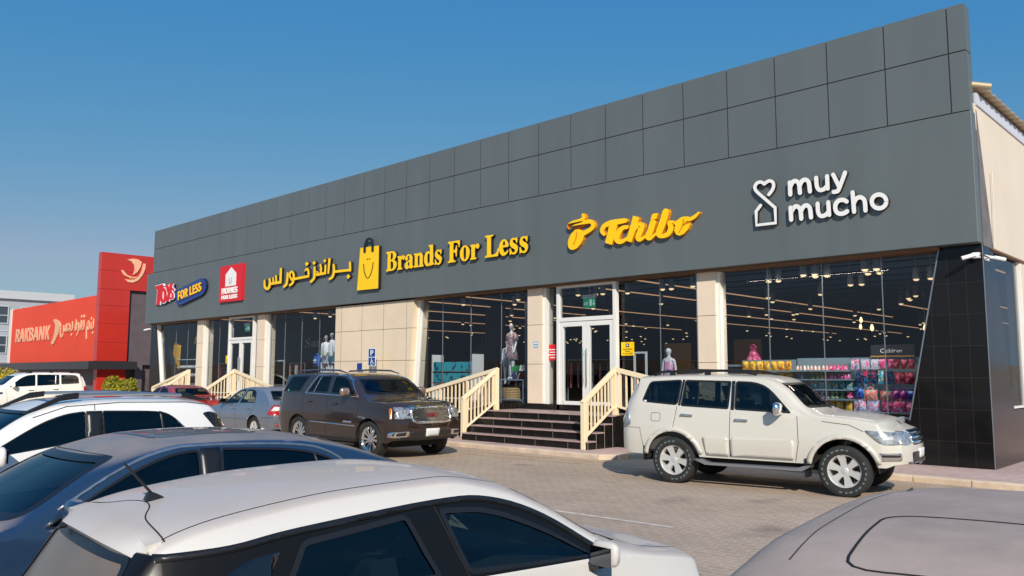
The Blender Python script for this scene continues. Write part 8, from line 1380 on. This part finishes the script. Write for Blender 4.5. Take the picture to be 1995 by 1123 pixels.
q = MB(); q.prism([(-.66, 1.39), (-.28, 1.45), (-.28, 1.50), (-.68, 1.44)], -.6, .6); q.build('spoiler', MATS['paint_blue_dark'], car, bevel=.015)
# ---------------------------------------------------------------- the near row, seen from above
# --- white crossover with roof rails
S = dict(name='parked_car', label='white crossover with silver roof rails and black rear pillar, parked behind the dusty blue saloon', cat='car',
    loc=(-11.0, 4.4, ground_z(3)), rz=-pi / 2, paint='paint_white', wb=2.65, R=.35, ww=.24, rim=.225, spokes=5, spoke_w=.1, alloy='alloy', ra=.42,
    xr=-.95, xf=3.45, z0=.32, zm=.7, tuck=.05, sh=.06, tum=.3, i0=.02,
    zc=[(-.95, 1.34), (-.85, 1.49), (-.66, 1.585), (-.2, 1.65), (.5, 1.665), (1.15, 1.63), (1.45, 1.54), (2.2, 1.15), (2.45, 1.08), (3.1, .98), (3.45, .78)], zb=[(-.95, 1.19), (0, 1.19), (.9, 1.13), (2.0, 1.0), (2.9, .88), (3.45, .70)],
    w=[(-.95, .82), (-.75, .89), (0, .94), (2.65, .935), (3.1, .88), (3.45, .68)], crown=[(-.95, .06), (-.5, .08), (1.1, .07), (1.5, .1), (2.0, .14), (2.4, .1)],
    nose=[(.25, -.1), (.5, 0), (.8, -.05), (.95, -.15)], tail=[(.3, -.06), (.5, 0), (.9, 0), (1.2, -.03), (1.4, -.08)], rf=.25, rr=.14, cab=(-.7, 2.1), dash=1.7, seats=[(1.0, .42, .52), (1.0, -.42, .52), (.15, 0, 1.35)], seat_z=.7, seat_mat='seat',
    panels=[('rear_door', [(-.12, 1.22), (.0, .9), (.3, .7), (.38, .38), (.78, .36), (.80, 1.2), (.80, 1.57), (.1, 1.57)], 'L', None), ('front_door', [(.80, 1.2), (.78, .36), (1.85, .38), (1.9, 1.10), (1.6, 1.32), (1.25, 1.52), (.80, 1.57)], 'L', None)],
    windows=[dict(name='window', poly=[(-.28, 1.25), (-.1, 1.43), (.05, 1.49), (.72, 1.51), (.72, 1.185)], mode='L', r=.03, fw=.014), dict(name='window', poly=[(.90, 1.175), (.90, 1.51), (1.12, 1.485), (1.4, 1.385), (1.98, 1.03)], mode='L', r=.04, fw=.014),
             dict(name='windscreen', poly=[(-.74, 1.2), (.74, 1.2), (.62, 1.52), (-.62, 1.52)], mode='F', r=.06), dict(name='rear_window', poly=[(-.64, 1.22), (.64, 1.22), (.56, 1.48), (-.56, 1.48)], mode='B', r=.06)],
    decals=[('rear_quarter_glass', [rounded([(-.50, 1.44), (-.60, 1.465), (-.80, 1.40), (-1.0, 1.22), (-1.0, 1.06), (-.88, 1.03), (-.66, 1.25)], .025)], 'L', 'black_gloss', .006), ('tail_lamp', [rounded([(-.92, 1.05), (-.74, 1.04), (-.68, .92), (-.92, .88)], .03)], 'L', 'lamp_red', .012),
            ('window_divider', [[(.00, 1.22), (.03, 1.22), (.06, 1.485), (.03, 1.48)]], 'L', 'black_trim', .006), ('door_pillar', [[(.722, 1.185), (.898, 1.175), (.898, 1.508), (.722, 1.508)]], 'L', 'black_trim', .004),
            ('roof_glass', [rounded([(.35, -.42), (1.2, -.40), (1.2, .40), (.35, .42)], .1)], 'T', 'black_gloss', .004)],
    seams=[([(-.12, 1.22), (.0, .9), (.3, .7)], 'L'), ([(.80, 1.23), (.78, .36)], 'L'), ([(.80, 1.515), (.80, 1.575)], 'L'), ([(-.62, 1.545), (-.3, 1.585), (.5, 1.60), (1.1, 1.565), (1.45, 1.45)], 'L')], mirror=(1.80, 1.03, 'paint_white', 1.1))
car, bv = build_car(S)
for sd in (1, -1):
    q = MB(); q.tube([(-.30, sd * .60, 1.675), (.2, sd * .62, 1.70), (.98, sd * .62, 1.695)], .022, 10); o = q.build('roof_rail', MATS['satin_metal'], car, 50)
    q = MB(); q.prism([(-.60, 1.60), (-.30, 1.645), (-.28, 1.70), (-.40, 1.69)], sd * .57, sd * .63); q.build('rail_end', MATS['black_trim'], o, bevel=.01)
    q = MB(); q.prism([(.95, 1.655), (.95, 1.72), (1.1, 1.705), (1.52, 1.50), (1.4, 1.53), (1.15, 1.625)], sd * .59, sd * .65); q.build('rail_end', MATS['black_trim'], o, bevel=.01)

# --- dusty blue saloon
S = dict(name='parked_car', label='dusty dark blue saloon with a sunroof and long black side windows, between two white cars', cat='car',
    loc=(-6.45, 3.92, ground_z(3) + .05), rz=-pi / 2, paint='paint_blue', wb=2.8, R=.33, ww=.22, rim=.22, spokes=5, spoke_w=.09, alloy='alloy', ra=.39,
    xr=-1.1, xf=3.8, z0=.25, zm=.62, tuck=.05, sh=.05, tum=.34, i0=.02,
    zc=[(-1.1, 1.0), (-.9, 1.07), (-.6, 1.19), (0, 1.37), (.45, 1.44), (.9, 1.455), (1.35, 1.44), (1.75, 1.36), (2.55, .99), (2.8, .95), (3.4, .86), (3.8, .68)], zb=[(-1.1, .96), (-.4, 1.0), (.5, .985), (1.2, .96), (2.3, .92), (3.1, .8), (3.8, .62)],
    w=[(-1.1, .76), (-.85, .84), (0, .91), (2.6, .91), (3.3, .86), (3.8, .64)], crown=[(-1.1, .04), (-.4, .1), (.3, .09), (1.2, .08), (1.6, .1), (2.2, .14), (2.6, .1)],
    nose=[(.2, -.08), (.45, 0), (.72, -.12)], tail=[(.2, -.08), (.45, 0), (.7, 0), (1.0, -.06)], rf=.28, rr=.18, cab=(-.4, 2.4), dash=1.95, seats=[(1.35, .38, .5), (1.35, -.38, .5), (.35, 0, 1.3)], seat_z=.48, wheel_y=.38,
    panels=[('rear_door', [(-.02, .98), (.1, .75), (.35, .6), (.4, .3), (1.1, .28), (1.14, .96), (1.12, 1.37), (.35, 1.37)], 'L', None), ('front_door', [(1.14, .96), (1.1, .28), (2.25, .3), (2.3, .92), (1.75, 1.24), (1.4, 1.35), (1.12, 1.37)], 'L', None)],
    windows=[dict(name='window', poly=[(-.08, 1.09), (.12, 1.245), (.42, 1.325), (1.02, 1.36), (1.06, .995)], mode='L', r=.04, fw=.018), dict(name='window', poly=[(1.20, .99), (1.18, 1.36), (1.4, 1.34), (1.72, 1.225), (2.22, .945)], mode='L', r=.04, fw=.018),
             dict(name='windscreen', poly=[(-.74, 1.0), (.74, 1.0), (.60, 1.335), (-.60, 1.335)], mode='F', r=.07, fw=.035, glass='screen_blue'), dict(name='rear_window', poly=[(-.66, 1.12), (.66, 1.12), (.56, 1.36), (-.56, 1.36)], mode='B', r=.06)],
    decals=[('window_trim', ribbon2(crv([(-.17, 1.06), (.1, 1.268), (.42, 1.35), (1.1, 1.384), (1.42, 1.366), (1.75, 1.252), (2.12, 1.05)]), .014), 'L', 'satin_metal', .007), ('door_pillar', [[(1.065, .99), (1.195, .985), (1.175, 1.362), (1.025, 1.362)]], 'L', 'black_trim', .0045), ('window_divider', [[(.20, 1.01), (.212, 1.01), (.262, 1.285), (.25, 1.28)]], 'L', 'dark_metal', .006),
            ('sunroof', [rounded([(.55, -.42), (1.4, -.40), (1.4, .40), (.55, .42)], .1)], 'T', 'sunroof_glass', .004)],
    seams=[([(-.02, .98), (.1, .75), (.35, .6)], 'L'), ([(1.14, .96), (1.1, .28)], 'L'), ([(1.72, -.56), (1.78, -.3), (1.79, 0), (1.78, .3), (1.72, .56)], 'T')], mirror=(2.05, 1.0, 'paint_blue', .95), handles=[(.3, .88, 'paint_blue'), (1.3, .86, 'paint_blue')])
paint('sunroof_glass', (.012, .014, .018), 0, .15, .55, dcol=srgb(120, 113, 110)); glass('screen_blue', (.25, .36, .42), .08)
car, bv = build_car(S)

mat('black_satin', (.007, .007, .007), .3, spec=.25); glass('car_glass_hatch', (.30, .38, .42), .06)
MATS['rear_dusty'] = paint('rear_dust_film', (.03, .03, .032), 0, .2, .92, dcol=srgb(128, 114, 100), lo=-.35)
# --- white hatchback in the foreground
S = dict(name='parked_car', label='white hatchback with a stubby black roof aerial and spoiler, largest car in the foreground', cat='car',
    loc=(-3.80, 1.80, ground_z(2.5)), rz=radians(85), paint='paint_white_dusty', wb=2.5, R=.31, ww=.2, rim=.2, spokes=5, spoke_w=.09, alloy='alloy', ra=.37,
    xr=-.74, xf=3.28, z0=.25, zm=.6, tuck=.05, sh=.06, tum=.34, i0=.03,
    zc=[(-.74, .93), (-.64, 1.06), (-.47, 1.26), (-.36, 1.335), (0, 1.41), (.5, 1.455), (1.0, 1.465), (1.35, 1.42), (1.65, 1.315), (2.2, 1.03), (2.4, .965), (2.85, .885), (3.1, .80), (3.28, .66)], zb=[(-.74, .88), (-.4, .99), (.2, 1.0), (1, .975), (1.95, .945), (2.5, .87), (3.0, .75), (3.28, .60)],
    w=[(-.74, .70), (-.55, .79), (0, .855), (.8, .86), (2.3, .855), (2.9, .81), (3.15, .72), (3.28, .6)], crown=[(-.74, .03), (-.5, .07), (-.2, .06), (1.0, .055), (1.4, .09), (2.0, .13), (2.4, .09)],
    nose=[(.2, -.08), (.42, 0), (.6, -.02), (.72, -.12)], tail=[(.2, -.08), (.42, 0), (.7, 0), (.95, -.04)], rf=.24, rr=.14, cab=(-.45, 2.05), dash=1.6, seats=[(1.0, .36, .48), (1.0, -.36, .48), (.15, 0, 1.2)], seat_z=.45, wheel_y=.36,
    panels=[('tailgate', [(-.85, .78), (.85, .78), (.75, 1.2), (.52, 1.30), (-.52, 1.30), (-.75, 1.2)], 'B', 'rear_dusty'), ('pillar_band', [(-1.0, .78), (-1.0, 1.24)] + crv([(-.40, 1.262), (-.1, 1.270), (.2, 1.305), (.9, 1.348), (1.25, 1.331), (1.6, 1.213), (2.03, .955)], 3) + [(1, .985), (.1, 1.01), (-.15, .92), (-.4, .78)], 'L', 'black_satin'), ('rear_door', [(-.02, .98), (.1, .75), (.3, .55), (.34, .3), (1.02, .28), (1.035, .955)], 'L', None), ('front_door', [(1.035, .955), (1.02, .28), (1.95, .3), (2.02, .92)], 'L', None), ('hood', [(2.2, -.62), (2.6, -.64), (2.98, -.56), (2.98, .56), (2.6, .64), (2.2, .62)], 'T', None)],
    windows=[dict(name='window', poly=[(.07, 1.03), (.20, 1.255), (.74, 1.305), (.88, 1.005)], mode='L', r=.04, glass='car_glass_hatch', fw=.025), dict(name='window', poly=[(1.03, 1.0), (.92, 1.31), (1.22, 1.29), (1.55, 1.17), (1.92, .965)], mode='L', r=.04, glass='car_glass_hatch', fw=.025),
             dict(name='windscreen', poly=[(-.70, 1.04), (.70, 1.04), (.56, 1.32), (-.56, 1.32)], mode='F', r=.06, glass='screen_glass', fw=.03), dict(name='rear_window', poly=[(-.62, .96), (.62, .96), (.54, 1.25), (-.54, 1.25)], mode='B', r=.06, glass='rear_dusty', fw=.03)],
    decals=[('window_trim', ribbon2(crv([(-.38, 1.25), (-.1, 1.258), (.2, 1.292), (.9, 1.335), (1.25, 1.318), (1.6, 1.20), (2.0, .965)]), .026), 'L', 'black_trim', .008),
            ('quarter_glass', [rounded([(-.24, 1.04), (-.10, 1.20), (.10, 1.225), (-.02, 1.04)], .02)], 'L', 'black_gloss', .008),
            ('cowl', [[(2.17, -.66), (2.27, -.60), (2.27, .60), (2.17, .66)]], 'T', 'black_trim', .003), ('headlight', [rounded([(2.72, .70), (3.0, .70), (3.2, .62), (3.18, .55), (2.9, .58)], .04)], 'L', 'lamp_clear', .008), ('tail_lamp', [rounded([(-.66, .93), (-.45, .95), (-.38, .78), (-.66, .74)], .03)], 'L', 'lamp_red', .01)],
    seams=[([(1.035, .98), (.90, 1.33)], 'L'), ([(1.035, .955), (1.02, .28)], 'L'), ([(-.38, .58), (-.1, .565), (.6, .55), (1.15, .53), (1.5, .50)], 'T'), ([(-.38, -.58), (-.1, -.565), (.6, -.55), (1.15, -.53), (1.5, -.50)], 'T'), ([(-.33, -.60), (-.31, -.3), (-.24, -.12), (-.22, 0), (-.24, .12), (-.31, .3), (-.33, .60)], 'T'), ([(2.2, .62), (2.6, .64), (2.98, .56)], 'T'), ([(2.2, -.62), (2.6, -.64), (2.98, -.56)], 'T')],
    mirror=(1.84, .965, 'paint_white_dusty', .72), gap_w=.006)
car, bv = build_car(S)
g = MB(); N = 14; top = []; bot = []
for k in range(N + 1):
    y = -.60 + 1.2 * k / N; e = (abs(y) / .6) ** 3; p, n_ = cast(bv, 'T', -.33 - 0 * e, y)
    xe = -.475 + .085 * e; zt = p.z - .03 - .01 * e
    top.append([(-.34, y, p.z + .006), (-.40, y * .99, p.z - .008), (xe, y * .97, zt - .012), (xe - .02, y * .965, zt - .03), (xe, y * .96, zt - .055), (-.36, y * .96, zt - .05)])
V = [p for r_ in top for p in r_]; F = [(k * 6 + j, (k + 1) * 6 + j, (k + 1) * 6 + j + 1, k * 6 + j + 1) for k in range(N) for j in range(5)]
F += [tuple(range(6)), tuple(N * 6 + j for j in range(6))]
g.add(V, F); o = g.build('spoiler', MATS['paint_white_dusty'], car, 50)
q = MB(); q.tube([(-.47, .30, 1.262), (-.50, .30, 1.258)], .012, 8); q.build('washer_nozzle', MATS['black_trim'], o)
p, n_ = cast(bv, 'T', -.17, .0)
q = MB(); q.prism([(-.09, -.004), (.06, -.004), (.02, .022), (-.03, .045), (-.07, .045)], -.028, .028); q.v = [(x * .62 - .17, y * (.75 - z * 5), z * .7 + p.z) for x, y, z in q.v]
q.tube([(-.19, 0, p.z + .02), (-.32, .0, p.z + .17)], [.0065, .005], 8); q.build('aerial', MATS['black_trim'], car, 40)

# --- dusty grey car roof at the lower right
S = dict(name='parked_car', label='dust-covered grey saloon with a sunroof at the lower right corner, only its roof showing', cat='car',
    loc=(-.84, 4.12, ground_z(3) - .01), rz=radians(-82), paint='paint_grey', wb=2.7, R=.32, ww=.21, rim=.2, spokes=5, spoke_w=.09, alloy='alloy', ra=.38,
    xr=-1.0, xf=3.6, z0=.25, zm=.62, tuck=.05, sh=.05, tum=.34, i0=.02,
    zc=[(-1.0, 1.12), (-.85, 1.27), (-.6, 1.385), (-.1, 1.44), (.6, 1.475), (1.3, 1.475), (1.8, 1.43), (2.1, 1.33), (2.75, 1.02), (2.95, .97), (3.35, .87), (3.6, .70)], zb=[(-1.0, 1.0), (-.3, 1.03), (1, .99), (2.4, .94), (3.1, .80), (3.6, .62)],
    w=[(-1.0, .76), (-.8, .83), (0, .90), (2.5, .90), (3.2, .85), (3.6, .64)], crown=[(-1.0, .04), (-.4, .08), (.3, .085), (1.2, .08), (1.8, .1), (2.4, .14), (2.8, .1)],
    nose=[(.2, -.08), (.45, 0), (.72, -.12)], tail=[(.2, -.08), (.45, 0), (.7, 0), (1.0, -.06)], rf=.26, rr=.18, cab=(-.6, 2.5), dash=1.9, seats=[(1.35, .38, .5), (1.35, -.38, .5), (.35, 0, 1.3)],
    panels=[], windows=[dict(name='window', poly=[(-.3, 1.07), (-.1, 1.26), (.42, 1.33), (1.0, 1.35), (1.04, 1.03)], mode='L', r=.04), dict(name='window', poly=[(1.16, 1.02), (1.13, 1.35), (1.6, 1.32), (1.95, 1.2), (2.36, .97)], mode='L', r=.04),
             dict(name='windscreen', poly=[(-.72, 1.04), (.72, 1.04), (.58, 1.32), (-.58, 1.32)], mode='F', r=.06), dict(name='rear_window', poly=[(-.60, 1.1), (.60, 1.1), (.54, 1.28), (-.54, 1.28)], mode='B', r=.06)],
    decals=[('sunroof', ring2([(1.02, -.40), (1.78, -.37), (1.78, .37), (1.02, .40)], .12, 0, .007), 'T', 'gap', .003)],
    seams=[([(-.5, .50), (.4, .555), (1.0, .555), (1.7, .53)], 'T'), ([(-.5, -.50), (.4, -.555), (1.0, -.555), (1.7, -.53)], 'T')], mirror=(2.2, 1.02, 'paint_grey', .95), gap_w=.005)
car, bv = build_car(S)
